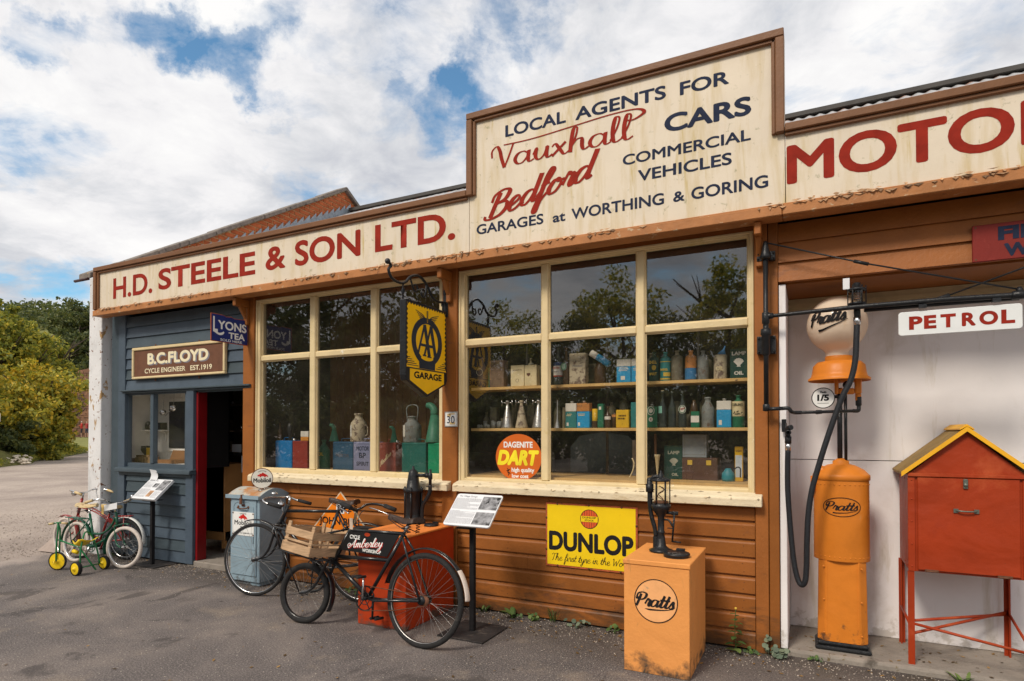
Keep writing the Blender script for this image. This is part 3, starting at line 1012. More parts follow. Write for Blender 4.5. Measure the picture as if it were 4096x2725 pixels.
for nm, s, x0, x1, z0, z1, bo in (('lettering', 'H.D.', -7.376, -6.640, 3.067, 3.312, .022), ('lettering', 'STEELE', -6.531, -4.992, 3.083, 3.320, .026), ('lettering', '&', -4.847, -4.574, 3.098, 3.328, .026),
                              ('lettering', 'SON', -4.449, -3.640, 3.093, 3.338, .028), ('lettering', 'LTD.', -3.474, -2.635, 3.098, 3.343, .026), ('lettering', 'MOTOR', -.132, 1.28, 3.088, 3.343, .028)):
    text(nm, s, front(-.22), x0, x1, z0, z1, M_RED, G_, bold=bo)
for s, x0, x1, z0, z1, bo in (('LOCAL', -2.168, -1.652, 3.846, 3.942, .026), ('AGENTS', -1.576, -.900, 3.843, 3.940, .026), ('FOR', -.804, -.480, 3.838, 3.932, .026), ('CARS', -.912, -.342, 3.598, 3.726, .034),
                              ('COMMERCIAL', -1.212, -.346, 3.428, 3.505, .022), ('VEHICLES', -1.101, -.465, 3.291, 3.374, .022), ('GARAGES', -2.431, -1.838, 3.104, 3.186, .022), ('at', -1.760, -1.657, 3.099, 3.163, .022),
                              ('WORTHING', -1.608, -.916, 3.098, 3.182, .022), ('&', -.853, -.775, 3.100, 3.172, .022), ('GORING', -.730, -.242, 3.096, 3.180, .022)):
    text('lettering', s, front(-.22), x0, x1, z0, z1, M_NAVY, G_, bold=bo)
script('lettering', 'Vauxhall', front(-.22), -2.290, -1.055, 3.612, 3.792, M_RED, G_, wd=.36, nib=.25, slant=.0, tail=[(.08, 1.95), (.3, 1.92), (.6, 2.15), (.85, 2.35), (1.02, 2.3), (1.07, 1.9), (1.0, 1.5), (.94, 1.65)])
script('lettering', 'Bedford', front(-.22), -2.356, -1.400, 3.205, 3.395, M_RED, G_, wd=.44, nib=.36, slant=.32, rot=.205)

# windows
def window(xo0, xo1, zo0, zo1, xs, zs, m, sill=True, pane_y=.045):
    """frame round a grid of panes; xs, zs list the glass openings"""
    b = BM()
    box(b, xo0, xs[0][0], .0, .075, zo0, zo1)
    box(b, xs[-1][1], xo1, .0, .075, zo0, zo1)
    box(b, xs[0][0], xs[-1][1], .0, .075, zo0, zs[0][0])
    box(b, xs[0][0], xs[-1][1], .0, .075, zs[-1][1], zo1)
    # outer bead
    box(b, xo0, xo1, -.012, -.0005, zo1 - .018, zo1)
    box(b, xo0, xo0 + .018, -.012, -.0005, zo0, zo1 - .0185)
    box(b, xo1 - .018, xo1, -.012, -.0005, zo0, zo1 - .0185)
    w_ = obj('window', b, m, G_, bevel=.004)
    for (a, c) in zip(xs, xs[1:]):
        b = BM()
        box(b, a[1], c[0], .006, .07, zs[0][0], zs[-1][1])
        obj('mullion', b, m, w_, bevel=.008)
    for (a, c) in zip(zs, zs[1:]):
        for (p0, p1) in xs:
            b = BM()
            box(b, p0, p1, .010, .066, a[1], c[0])
            obj('transom', b, m, w_, bevel=.008)
    for (p0, p1) in xs:
        for (q0, q1) in zs:
            b = BM()
            rr = random.Random(int(p0 * 100 + q0 * 10))
            tl = rr.uniform(-.0015, .0015)
            b.faces.new([b.verts.new(q) for q in ((p0 + .0, pane_y + tl, q0), (p1, pane_y - tl, q0), (p1, pane_y - tl, q1), (p0, pane_y + tl, q1))])
            obj('pane', b, M_GLASS, w_, keep=True)
            # putty line
            b = BM()
            for (a0, a1, c0, c1) in ((p0, p1, q0, q0 + .009), (p0, p1, q1 - .009, q1), (p0, p0 + .009, q0 + .0095, q1 - .0095), (p1 - .009, p1, q0 + .0095, q1 - .0095)):
                box(b, a0, a1, pane_y - .016, pane_y - .003, c0, c1)
            obj('putty', b, m, w_)
    return w_


W1X = [(-5.176, -4.485), (-4.411, -3.717), (-3.646, -2.938)]
W2X = [(-2.680, -1.959), (-1.897, -1.176), (-1.114, -.388)]
win1 = window(-5.228, -2.888, 1.064, 2.886, W1X, [(1.122, 2.242), (2.297, 2.857)], M_CREAM)
win2 = window(-2.731, -.350, 1.064, 2.893, W2X, [(1.103, 2.240), (2.295, 2.865)], M_CREAM)
for w_, x0, x1 in ((win1, -5.228, -2.790), (win2, -2.736, -.300)):
    b = BM()
    extrude_poly(b, [(x0, -.105, .994), (x0, -.105, 1.046), (x0, -.090, 1.060), (x0, -.002, 1.084), (x0, -.002, .994)], (x1 - x0, 0, 0))
    obj('sill', b, M_SILL, w_, bevel=.004)
    b = BM()
    for i in range(60):
        x = rnd.uniform(x0, x1)
        zz = rnd.choice((1.046, 1.062, 1.075, 1.0))
        yy = {1.046: -.107, 1.062: -.085, 1.075: -.035, 1.0: -.107}[zz]
        L = rnd.uniform(.01, .05)
        b.faces.new([b.verts.new(q) for q in ((x, yy, zz), (x + L * .4, yy - .006, zz + rnd.uniform(-.006, .008)), (x + L, yy, zz + .002), (x + L * .5, yy + .006, zz + .008))])
    obj('paint_flakes', b, mat('dirty flaking cream', (0.50, 0.40, 0.26), .8, .4, 30, .3, isl=.5), w_, kind='stuff')

# bay beside the windows: boards over it and the flush white wall behind the pump
for k, (z0, h) in enumerate(((2.513, .131), (2.644, .134), (2.778, .132))):
    weatherboard(-.193, 6.0, z0, h, M_BROWN, G_, lap=True)
b = BM()
box(b, -.193, 6.0, .032, .56, 2.500, 2.512)
obj('soffit', b, M_BROWN, G_)
b = BM()
box(b, -.19, 6.0, .045, .54, 2.513, 2.60)
obj('beam', b, M_BROWN, G_)
for z0, z1 in ((.05, 1.292), (1.297, 2.49)):
    for x0, x1 in ((-.150, 2.25), (2.256, 4.65)):
        b = BM()
        box(b, x0, x1, .55, .57, z0, z1)
        obj('wall_panel', b, M_BAY, G_, bevel=.002)
b = BM()
box(b, -.16, 6, .535, .549, 2.40, 2.497)
box(b, -.16, 6, .528, .5345, 2.43, 2.46)
obj('cornice', b, mat('stained cream cornice', (.46, .37, .22), .7, .2, 6), G_)
b = BM()
box(b, -.1935, -.150, -.006, .534, .046, 2.498)
obj('reveal_board', b, M_BAY, G_, bevel=.003)
b = BM()
box(b, -.14, 6, .53, .57, -.01, .048)
obj('plinth', b, M_SLAB, G_)

# roof
SL = .53
def roof_z(y):
    return 3.36 + SL * y


b = BM()
NX = 5 * 8
prof = [(i * .1 / 8 * 1.32 / .66, .012 * math.cos(2 * math.pi * i / 8)) for i in range(NX + 1)]
rows = []
for (y, dz) in ((-.09, 0), (2.1, .002), (2.1, .0), (4.32, .002)):
    rows.append([b.verts.new((x * .66, y, roof_z(y) + z + dz)) for x, z in prof])
for A, B in ((rows[0], rows[1]), (rows[2], rows[3])):
    for i in range(NX):
        f = b.faces.new((A[i], A[i + 1], B[i + 1], B[i]))
        f.smooth = True
sheet0 = obj('roof_sheet', b, M_TIN, G_)
sheet0.location.x = -7.79
for k in range(1, 21):
    c = sheet0.copy()
    COL.objects.link(c)
    c.parent = G_
    c.matrix_parent_inverse = sheet0.matrix_parent_inverse
    c.location.x = -7.79 + k * .66
    c.location.z = .004 * (k % 2)
b = BM()
box(b, -7.78, 6, 4.25, 4.33, roof_z(4.3) + .022, roof_z(4.3) + .078)
extrude_poly(b, [(-7.78, 4.331, roof_z(4.3) + .04), (-7.78, 8.9, 3.45), (-7.78, 8.9, 3.42), (-7.78, 4.331, roof_z(4.3) - .03)], (13.7, 0, 0))
obj('ridge_cap', b, mat('dark ridge iron', (.07, .065, .06), .7), G_)

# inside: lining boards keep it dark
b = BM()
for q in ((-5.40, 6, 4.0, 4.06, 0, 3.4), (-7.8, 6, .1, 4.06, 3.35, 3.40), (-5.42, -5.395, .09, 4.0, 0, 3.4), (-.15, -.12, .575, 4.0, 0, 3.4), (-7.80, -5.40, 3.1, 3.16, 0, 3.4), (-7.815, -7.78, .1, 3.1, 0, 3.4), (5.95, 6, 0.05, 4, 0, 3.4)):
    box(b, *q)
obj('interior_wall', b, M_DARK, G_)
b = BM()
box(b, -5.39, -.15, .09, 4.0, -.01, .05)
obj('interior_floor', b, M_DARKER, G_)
# varnished matchboard partition behind the left hand panes
for k in range(17):
    b = BM()
    x0 = -5.385 + k * .112
    box(b, x0, x0 + .108, 1.25, 1.27, .06, 3.2)
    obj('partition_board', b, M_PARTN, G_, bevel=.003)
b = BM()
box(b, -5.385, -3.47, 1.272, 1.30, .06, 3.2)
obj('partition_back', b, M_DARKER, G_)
for w_, x0, x1, z0, y1 in ((win1, -5.20, -2.92, 1.112, .52), (win2, -2.70, -.37, 1.128, .75)):
    b = BM()
    box(b, x0, x1, .078, y1, z0 - .03, z0)
    obj('window_board', b, M_SHELFW, w_, bevel=.003)
for z in (1.532, 1.893):
    b = BM()
    box(b, -2.725, -.36, .195, .46, z - .024, z)
    obj('shelf', b, M_SHELFW, win2, bevel=.002)
for x in (-2.3, -1.55, -.8):
    b = BM()
    tube(b, [(x, .47, 1.14), (x, .47, 2.5)], .012, 6)
    obj('shelf_post', b, M_DARK, win2)
rnd = random.Random(5)
b = BM()
for i in range(18):                     # dim clutter deep in the workshop
    x, z = rnd.uniform(-5.2, -.5), rnd.uniform(.1, .9)
    s = rnd.uniform(.1, .35)
    box(b, x - s, x + s, 2.6 + rnd.uniform(-.8, .8), 3.4, z, z + rnd.uniform(.2, .9))
obj('clutter', b, mat('dim workshop clutter', (.09, .075, .055), .8, .6, 2, isl=.6), G_, kind='stuff')

# ------------------------------------------------------------------ grey cycle shop at the left end of the same front
for k in range(8):
    weatherboard(-7.418, -6.312, .022 + k * .128, .128, M_GREY, G_, lap=True)
for k in range(7):
    weatherboard(-7.442, -5.392, 2.006 + k * .1265, .1265, M_GREY, G_, lap=True)
for q in ((-7.74, -7.582, -.022), (-7.578, -7.446, -.036), (-6.308, -6.184, -.036)):
    b = BM()
    zt = 2.93 if q[0] < -7 else 1.97
    box(b, q[0], q[1], q[2], .06, .02, zt)
    obj('corner_board', b, M_GREY, G_, bevel=.004)
b = BM()
box(b, -7.50, -5.262, -.065, .02, 1.984, 2.004)
box(b, -7.48, -5.27, -.042, .02, 1.964, 1.9835)
obj('drip_mould', b, M_GREY, G_, bevel=.005)
SWX = [(-7.535, -6.994), (-6.928, -6.379)]
b = BM()
box(b, -7.445, -6.31, .0, .05, 1.06, 1.128)
box(b, -7.445, -6.31, .0, .05, 1.946, 1.965)
box(b, -6.99, -6.932, -.012, .05, 1.1285, 1.9455)
box(b, -6.379, -6.31, .0, .05, 1.1285, 1.9455)
box(b, -7.445, -7.438, .0, .05, 1.1285, 1.9455)
sw = obj('window', b, M_GREY, G_, bevel=.004)
for p0, p1 in ((-7.438, -6.99), (-6.932, -6.379)):
    b = BM()
    b.faces.new([b.verts.new(q) for q in ((p0, .03, 1.128), (p1, .03, 1.128), (p1, .03, 1.946), (p0, .03, 1.946))])
    obj('pane', b, M_GLASS2, sw, keep=True)
b = BM()
box(b, -7.56, -6.168, -.092, .0, 1.022, 1.058)
extrude_poly(b, [(-7.56, -.092, 1.0585), (-7.56, .0, 1.0585), (-7.56, .0, 1.082), (-7.56, -.080, 1.070)], (1.392, 0, 0))
box(b, -7.50, -6.20, -.050, -.025, .985, 1.0215)
obj('sill', b, M_GREY, sw, bevel=.005)
# white boarded display box behind the pane
for k in range(12):
    b = BM()
    x0 = -7.78 + k * .12
    box(b, x0, x0 + .116, .50, .515, 1.10, 2.02)
    obj('matchboard', b, M_IVORY, sw, bevel=.003)
b = BM()
box(b, -7.775, -6.32, .07, .495, 1.10, 1.115)
box(b, -7.775, -6.32, .07, .495, 2.02, 2.035)
box(b, -6.335, -6.32, .07, .495, 1.12, 2.0)
box(b, -7.775, -7.76, .07, .49, 1.12, 2.0)
obj('bounce_lining', b, M_IVORY, sw)  # white floor, top and sides added to brighten the display
b = BM()
box(b, -6.316, -6.302, .065, .53, 1.08, 2.05)
box(b, -7.79, -6.302, .518, .53, 1.08, 2.05)
obj('darkening_board', b, M_DARKER, sw)  # near black boards added so the doorway side of the box stays dark
b = BM()
box(b, -7.40, -6.85, .475, .495, 1.25, 1.93)
obj('mirror_frame', b, M_IVORY, sw, bevel=.006)
b = BM()
box(b, -7.355, -6.90, .466, .4745, 1.295, 1.885)
obj('mirror_glass', b, mat('dark mirror', (.02, .022, .03), .15, .2, 3, 0), sw)
b = BM()
box(b, -7.77, -7.36, .37, .495, 1.512, 1.526)
for x in (-7.66, -7.45):
    tube(b, curve_pts([(x, .49, 1.38), (x, .49, 1.47), (x, .46, 1.50), (x, .39, 1.508)], 4), .007, 6)
obj('display_shelf', b, M_IVORY, sw, bevel=.002)
# door opening
b = BM()
box(b, -6.183, -6.150, .0, .115, .062, 1.962)
obj('door_jamb', b, mat('deep red gloss paint', (.20, .006, .008), .35, .15, 6, .1), G_, bevel=.003)
b = BM()
box(b, -6.30, -6.186, .062, .10, .062, 1.962)
obj('door_lining', b, M_GREY, G_)
b = BM()
box(b, -6.25, -5.392, .0, .06, 1.945, 1.9635)
obj('door_head', b, M_GREY, G_)

# ------------------------------------------------------------------ brick building whose gable rises beyond
BR = thing('brick_building', 'red brick building whose gable rises behind the left end of the garage', 'building', (-7.95, 2, 0))
VX = -7.82
def vz(y):
    return 3.53 + .60 * y if y <= 4.18 else 3.53 + .60 * 4.18 - .62 * (y - 4.18)


b = BM()
outl = [(.16, 0), (8.9, 0), (8.9, vz(8.9) + 0.0), (4.18, vz(4.18)), (.16, vz(.16))]
extrude_poly(b, [(VX - .004, y, z) for y, z in outl], (-.25, 0, 0))
obj('gable_wall', b, M_MORTAR, BR)
b = BM()
box(b, -8.085, -7.82, -.10, .155, -.02, 3.43)
obj('pier', b, M_WHITE, BR, bevel=.012, seg=2)
b = BM()
box(b, -8.05, -7.86, -.118, -.1005, 3.05, 3.40)
rnd = random.Random(21)
n = 0
for c in range(0, 40):
    z0 = 3.45 + c * .075
    off = .1125 if c % 2 else 0
    for k in range(-2, 26):
        y0 = k * .225 + off - .3
        poly = [(y0 + .007, z0 + .007), (y0 + .218, z0 + .007), (y0 + .218, z0 + .068), (y0 + .007, z0 + .068)]
        poly = clip_poly(poly, -.60, 1, 3.495)
        if len(poly) > 2:
            poly = clip_poly(poly, .62, 1, vz(4.18) + .62 * 4.18 - .035)
        if len(poly) > 2:
            poly = clip_poly(poly, SL, -1, -3.38)      # below the roof nothing shows
        if len(poly) < 3:
            continue
        zs = [p[1] for p in poly]
        ys = [p[0] for p in poly]
        if (max(zs) - min(zs)) * (max(ys) - min(ys)) < .0009 or max(ys) < .35:
            continue
        bb = BM()
        px_ = VX - .003
        extrude_poly(bb, [(px_, y, z) for y, z in poly], (.009 + rnd.uniform(-.002, .003), 0, 0))
        obj('brick', bb, M_CLAY, BR)
        n += 1
b.free()
# stepped lead flashing against the roof
b = BM()
y = 1.1
while y < 4.2:
    z = roof_z(y)
    s = .147
    b.faces.new([b.verts.new((VX + .016, yy, zz)) for yy, zz in ((y, z - .02), (y + s, z + s * SL - .02), (y + s, z + s * SL + .10), (y, z + .10))])
    b.faces.new([b.verts.new((VX + .018, yy, zz)) for yy, zz in ((y, z + .095), (y + s, z + s * SL + .095), (y + s * .98, z + s * SL + .175))])
    y += s
obj('flashing', b, M_LEAD, BR)


def slope_tile(y0, y1, name='verge_tile'):
    za, zb = vz(y0), vz(y1)
    b = BM()
    j = rnd.uniform(-.006, .006)
    extrude_poly(b, [(-7.99, y0, za - .022 + j), (-7.99, y1, zb - .022 + j), (-7.99, y1, zb + .052 + j), (-7.99, y0, za + .052 + j)], (.24 + rnd.uniform(-.006, .006), 0, 0))
    obj(name, b, M_COPING, BR, bevel=.012, seg=2)


y = -.28
while y < 4.1:
    y1 = min(y + .43, 4.176)
    slope_tile(y + .004, y1 - .004)
    y = y1
while y < 8.8:
    slope_tile(y + .004, min(y + .43, 8.9) - .004)
    y += .43
b = BM()
tube(b, [(-8.02, -.30, 3.335), (-7.74, -.30, 3.335)], .018, 8)
obj('gutter_end', b, M_GUTTER, BR)

# ------------------------------------------------------------------ signs on the front
# cycle engineer board
t = thing('shop_sign', 'brown framed board lettered B.C. FLOYD CYCLE ENGINEER on the grey boarding', 'sign', (-6.45, -.04, 2.13))
b = BM()
box(b, -7.235, -5.67, -.05, -.028, 2.155, 2.465)
obj('board', b, M_BROWNS, t)
b = BM()
for q in ((-7.268, -5.638, 2.466, 2.50), (-7.268, -5.638, 2.128, 2.154)):
    box(b, q[0], q[1], -.066, -.026, q[2], q[3])
for q in ((-7.268, -7.236), (-5.669, -5.638)):
    box(b, q[0], q[1], -.066, -.026, 2.1545, 2.4655)
obj('frame', b, M_CREAM, t, bevel=.006)
M_LETC = mat('worn cream lettering', (.80, .72, .50), .6, .1, 20, .03, marks=[((.24, .17, .15), .69, .03, 16.0)])
M_LSH = mat('grey letter shadow', (.20, .20, .24), .6)
text('lettering', 'B.C.FLOYD', front(-.05), -6.965, -5.895, 2.278, 2.412, M_LSH, t, bold=.05, h=.001)
text('lettering', 'B.C.FLOYD', front(-.05), -6.985, -5.915, 2.290, 2.424, M_LETC, t, bold=.045, h=.0025)
text('lettering', 'CYCLE ENGINEER', front(-.05), -7.035, -6.300, 2.188, 2.245, M_LETC, t, bold=.02, h=.0022)
text('lettering', 'EST.1919', front(-.05), -6.215, -5.855, 2.188, 2.245, M_LETC, t, bold=.02, h=.0022)
for x in (-6.87, -6.10):
    for z, dz in ((2.50, .028), (2.127, -.03)):
        b = BM()
        box(b, x - .010, x + .010, -.030, -.024, min(z, z + dz), max(z, z + dz))
        obj('bracket_tab', b, M_RUST, t)

# tea sign, flange mounted on the post beside the door
t = thing('tea_sign', 'dark blue enamel sign lettered LYONS TEA SOLD HERE projecting from the door post', 'sign', (-5.32, -.03, 2.4))
b = BM()
rim = [(-.470, 2.405), (-.035, 2.405), (-.034, 2.56), (-.040, 2.676), (-.20, 2.668), (-.235, 2.680), (-.300, 2.672), (-.330, 2.684), (-.472, 2.684)]
extrude_poly(b, [(-5.323, y, z) for y, z in rim], (.006, 0, 0))
obj('rim', b, M_RUSTR, t)
b = BM()
extrude_poly(b, [(-5.3165, (y + .25) * .965 - .25, (z - 2.545) * .95 + 2.545) for y, z in rim], (.0015, 0, 0))
obj('enamel', b, M_BLUES, t)
PL = Plane((-5.315, 0, 0), (0, 1, 0), (0, 0, 1))
text('lettering', 'L', PL, -.448, -.395, 2.50, 2.655, M_WHT, t, bold=.03, h=.001)
b = BM()
ribbon(b, curve_pts([(-.44, 2.508, 0), (-.38, 2.485, 0), (-.34, 2.495, 0), (-.325, 2.512, 0)]), [.012 + .012 * math.sin(i / 24 * 3.1) for i in range(25)], PL, .0012)
obj('lettering', b, M_WHT, t)
text('lettering', 'YONS', PL, -.392, -.055, 2.535, 2.625, M_WHT, t, bold=.03, h=.001)
text('lettering', 'TEA', PL, -.270, -.075, 2.452, 2.518, M_WHT, t, bold=.03, h=.001)
text('lettering', 'SOLD HERE', PL, -.365, -.110, 2.418, 2.443, M_WHT, t, bold=.015, h=.001)
b = BM()
box(b, -5.33, -5.30, -.037, -.0345, 2.42, 2.67)
obj('flange', b, M_RUST, t)

# hanging shield
t = thing('hanging_sign', 'yellow and black shield shaped GARAGE sign hanging from a wrought iron scroll', 'sign', (-2.83, -.03, 1.8))
SX = -2.845
b = BM()
out_ = [(-.655, 2.548), (-.085, 2.548), (-.055, 1.93), (-.075, 1.885), (-.355, 1.775), (-.64, 1.91), (-.655, 1.94)]
out_ = [(-.655, 2.540), (-.075, 2.540), (-.060, 1.945), (-.075, 1.905), (-.358, 1.783), (-.640, 1.905), (-.655, 1.945)]
extrude_poly(b, [(SX - .03, y, z) for y, z in out_], (.06, 0, 0))
obj('board', b, M_IRON, t, bevel=.008, seg=2)
PL = Plane((SX + .03, 0, 0), (0, 1, 0), (0, 0, 1))
# yellow face with a saw-tooth border
left = [(-.642 + (.0 if i % 2 == 0 else .017), 2.518 - i * .0188) for i in range(27)]
right = [(-.087 - (.0 if i % 2 == 0 else .017), 2.518 - i * .0188) for i in range(27)]
top = [(-.642 + i * .0185, 2.520 - (.0 if i % 2 == 0 else .016)) for i in range(1, 30)]
b = BM()
pts = left[::-1] + top + right + [(-.078, 2.005), (-.640, 2.005)]
patch(b, pts, PL, .0010)
patch(b, [(-.600, 2.000), (-.112, 2.000), (-.112, 1.908), (-.357, 1.808), (-.600, 1.908)], PL, .0010)
obj('face', b, M_AAY, t)
b = BM()
cy, cz = -.363, 2.235
pts_o, pts_i = [], []
for i in range(49):
    a = R(-58 + 296 * i / 48)
    pts_o.append((cy + .218 * math.cos(a), cz + .198 * math.sin(a)))
    pts_i.append((cy + .158 * math.cos(a), cz + .148 * math.sin(a)))
pts_o = [(-.250, 2.018)] + pts_o + [(-.476, 2.018)]
pts_i = [(-.262, 2.072)] + pts_i + [(-.464, 2.072)]
A = [b.verts.new(PL.p(y, z, .0022)) for y, z in pts_o]
B = [b.verts.new(PL.p(y, z, .0022)) for y, z in pts_i]
for i in range(len(A) - 1):
    b.faces.new((A[i], A[i + 1], B[i + 1], B[i]))
bot = [b.verts.new(PL.p(y, z, .0023)) for y, z in [(-.476, 2.012), (-.250, 2.012), (-.262, 2.073)] + [(cy + .105 * math.cos(R(-20 - 140 * i / 12)), 2.12 + .040 * math.sin(R(-20 - 140 * i / 12))) for i in range(13)] + [(-.464, 2.073)]]
b.faces.new(bot)
for (dy, s) in ((-.045, 1), (.045, 1)):
    y0 = cy + dy
    for j, (p, q, w_) in enumerate((((y0 - .085, 2.125), (y0 + .005, 2.372), .024), ((y0 + .005, 2.372), (y0 + .075, 2.120), .042), ((y0 - .055, 2.205), (y0 + .045, 2.205), .022), ((y0 - .11, 2.122), (y0 - .06, 2.122), .012), ((y0 + .045, 2.116), (y0 + .105, 2.116), .012))):
        ribbon(b, [p, q], w_, PL, .0024 + .0001 * j + .0006 * (dy > 0))
for s in (-1, 1):            # wings
    for k in range(6):
        zz = 2.470 - k * .013
        ribbon(b, curve_pts([(cy + s * .022, 2.405 + k * .004, 0), (cy + s * (.06), zz - .025, 0), (cy + s * (.165 - k * .017), zz + .004 - k * .004, 0)], 5), [.010 * (1 - i / 12) + .003 for i in range(11)], PL, .0024 + k * .0001)
ribbon(b, [(cy, 2.385), (cy, 2.49)], .022, PL, .0031)
for k in range(5):           # rays above the name panel
    L = .15 - k * .028
    z = 2.028 + k * .0155
    ribbon(b, [(-.636, z), (-.636 + L, z)], .006, PL, .002)
    ribbon(b, [(-.082 - L, z), (-.082, z)], .006, PL, .002)
ribbon(b, [(-.640, 2.0075), (-.080, 2.0075)], .005, PL, .0026)
obj('emblem', b, mat('sign blue black', (.020, .027, .042), .4), t)
b = BM()
ring(b, cy, 2.4375, .0065, .045, .0022, PL, .0034, 24)
obj('emblem_line', b, M_AAY, t)
text('lettering', 'GARAGE', PL, -.545, -.150, 1.928, 1.984, M_BLACK, t, bold=.04, h=.002)
b = BM()
tube(b, curve_pts([(SX, -.035, 2.625), (SX, -.16, 2.612), (SX, -.25, 2.635), (SX, -.33, 2.72), (SX, -.44, 2.765), (SX, -.55, 2.735), (SX, -.62, 2.675), (SX, -.70, 2.655), (SX, -.79, 2.670), (SX, -.83, 2.725), (SX, -.80, 2.76), (SX, -.83, 2.785)], 6), .011, 8)
tube(b, curve_pts([(SX, -.56, 2.73), (SX, -.52, 2.66), (SX, -.49, 2.63), (SX, -.455, 2.65), (SX, -.47, 2.685), (SX, -.50, 2.68)], 5), .008, 6)
tube(b, curve_pts([(SX, -.33, 2.72), (SX, -.345, 2.64), (SX, -.375, 2.605), (SX, -.405, 2.63), (SX, -.39, 2.665), (SX, -.36, 2.66)], 5), .008, 6)
bmesh.ops.create_uvsphere(b, u_segments=10, v_segments=8, radius=.022, matrix=Matrix.Translation((SX, -.84, 2.785)))
for y in (-.65, -.085):
    tube(b, [(SX, y, 2.54), (SX, y, 2.545 + (.115 if y < -.4 else .075))], .007, 6)
    tube(b, [(SX + .013 * math.cos(a), y, 2.60 + .02 * math.sin(a)) for a in [k * .63 for k in range(10)]], .005, 5, closed=True)
obj('scroll_bracket', b, M_IRON, t)
b = BM()
box(b, -2.868, -2.822, -.046, -.0345, 2.50, 2.735)
for z in (2.54, 2.70):
    lathe(b, [(0, .006), (.009, .006), (.010, 0)], (SX, -.046, z), (0, -1, 0), 10)
obj('wall_plate', b, M_IRON, t, bevel=.002)

# house number
t = thing('number_plate', 'small white plate numbered 30 on the post between the two big windows', 'number plate', (-2.787, -.036, 1.54))
b = BM()
box(b, -2.852, -2.722, -.041, -.0345, 1.544, 1.676)
obj('plate', b, M_GALV, t)
b = BM()
box(b, -2.843, -2.731, -.0425, -.0412, 1.553, 1.667)
obj('card', b, M_WHT, t)
b = BM()
for q in ((-2.825, -2.79, 1.63, 1.655), (-2.80, -2.745, 1.565, 1.585), (-2.81, -2.75, 1.65, 1.661)):
    box(b, q[0], q[1], -.0433, -.0427, q[2], q[3])
obj('yellowed_tape', b, mat('yellowed tape', (.70, .50, .22), .6, .2, 30), t)
text('lettering', '30', front(-.0435), -2.827, -2.750, 1.575, 1.638, M_NAVY, t, bold=.0, h=.0006)

# tyre advertisement
t = thing('tyre_sign', 'yellow enamel DUNLOP tyre advertisement screwed to the boards under the right window', 'sign', (-1.53, -.03, .45))
b = BM()
box(b, -1.900, -1.160, -.034, -.0285, .440, .940)
obj('rim', b, M_RUSTR, t)
b = BM()
box(b, -1.886, -1.174, -.0362, -.0342, .454, .926)
obj('enamel', b, M_YSIGN, t)
PL = front(-.0362)
text('lettering', 'DUNLOP', PL, -1.872, -1.190, .565, .720, M_BLACK, t, bold=.045, h=.001)
script('lettering', 'The first tyre in the World', PL, -1.845, -1.195, .488, .545, M_BLACK, t, wd=.15, nib=.6, slant=.2, h=.001)
b = BM()
disc(b, -1.535, .828, .071, .071, PL, .001)
obj('ball_ground', b, mat('sign red orange', (.70, .11, .03), .4), t)
b = BM()
ring(b, -1.535, .828, .072, .072, .0045, PL, .0015)
patch(b, [(-1.605, .804), (-1.465, .804), (-1.465, .8035), (-1.605, .8035)], PL, .002)
for k in range(-3, 4):
    x = -1.535 + k * .019
    s = math.sqrt(max(0, .071 ** 2 - (k * .019) ** 2))
    ribbon(b, [(x, .852), (x, .828 + s)], .0025, PL, .0019)
    ribbon(b, [(x, .828 - s), (x, .804)], .0025, PL, .0019)
obj('ball_lines', b, M_BLACK, t)
b = BM()
patch(b, [(-1.603, .806), (-1.467, .806), (-1.467, .850), (-1.603, .850)], PL, .0021)
obj('ball_band', b, M_YSIGN, t)
text('lettering', 'DUNLOP', PL, -1.590, -1.480, .832, .847, M_BLACK, t, bold=.02, h=.003)
text('lettering', 'STOCK', PL, -1.572, -1.498, .812, .825, M_BLACK, t, bold=.02, h=.003)
b = BM()
for x, z in ((-1.80, .932), (-1.54, .933), (-1.28, .932), (-1.893, .82), (-1.893, .57), (-1.167, .80), (-1.80, .448), (-1.54, .447), (-1.168, .60), (-1.29, .447)):
    lathe(b, [(0, .005), (.007, .004), (.009, 0)], (x, -.0363, z), (0, -1, 0), 8)
obj('screws', b, M_RUST, t, kind='stuff')

# round sticker in the right window
t = thing('window_sticker', 'round orange DAGENITE DART sticker on the glass of the right window', 'sticker', (-2.18, .04, 1.104))
b = BM()
pts = [(-2.181 + .212 * math.cos(2 * math.pi * i / 56), 1.288 + .195 * math.sin(2 * math.pi * i / 56)) for i in range(56)]
pts = clip_poly(pts, 0, -1, -1.106)
b.faces.new([b.verts.new((x, .0425, z)) for x, z in pts])
obj('disc', b, mat('orange sticker', (.60, .125, .015), .45, .06, 4), t)
PL = front(.0425)
text('lettering', 'DAGENITE', PL, -2.318, -2.050, 1.368, 1.420, M_WHT, t, bold=.04, h=.001)
text('lettering', 'DART', PL, -2.378, -1.992, 1.222, 1.350, mat('sticker yellow', (.86, .72, .03), .45), t, bold=.06, shear=.22, h=.001)
text('lettering', 'high quality', PL, -2.243, -2.035, 1.157, 1.203, M_WHT, t, bold=.03, h=.001)
text('lettering', 'low cost', PL, -2.240, -2.088, 1.118, 1.150, M_WHT, t, bold=.03, h=.001)
b = BM()
for s in (((-2.285, 1.195), (-2.27, 1.18), (-2.28, 1.165), (-2.268, 1.15), (-2.275, 1.135)), ((-2.29, 1.175), (-2.275, 1.178), (-2.258, 1.188)), ((-2.28, 1.165), (-2.262, 1.16), (-2.256, 1.148))):
    ribbon(b, s, .007, PL, .001)
obj('little_figure_mark', b, M_BLACK, t)

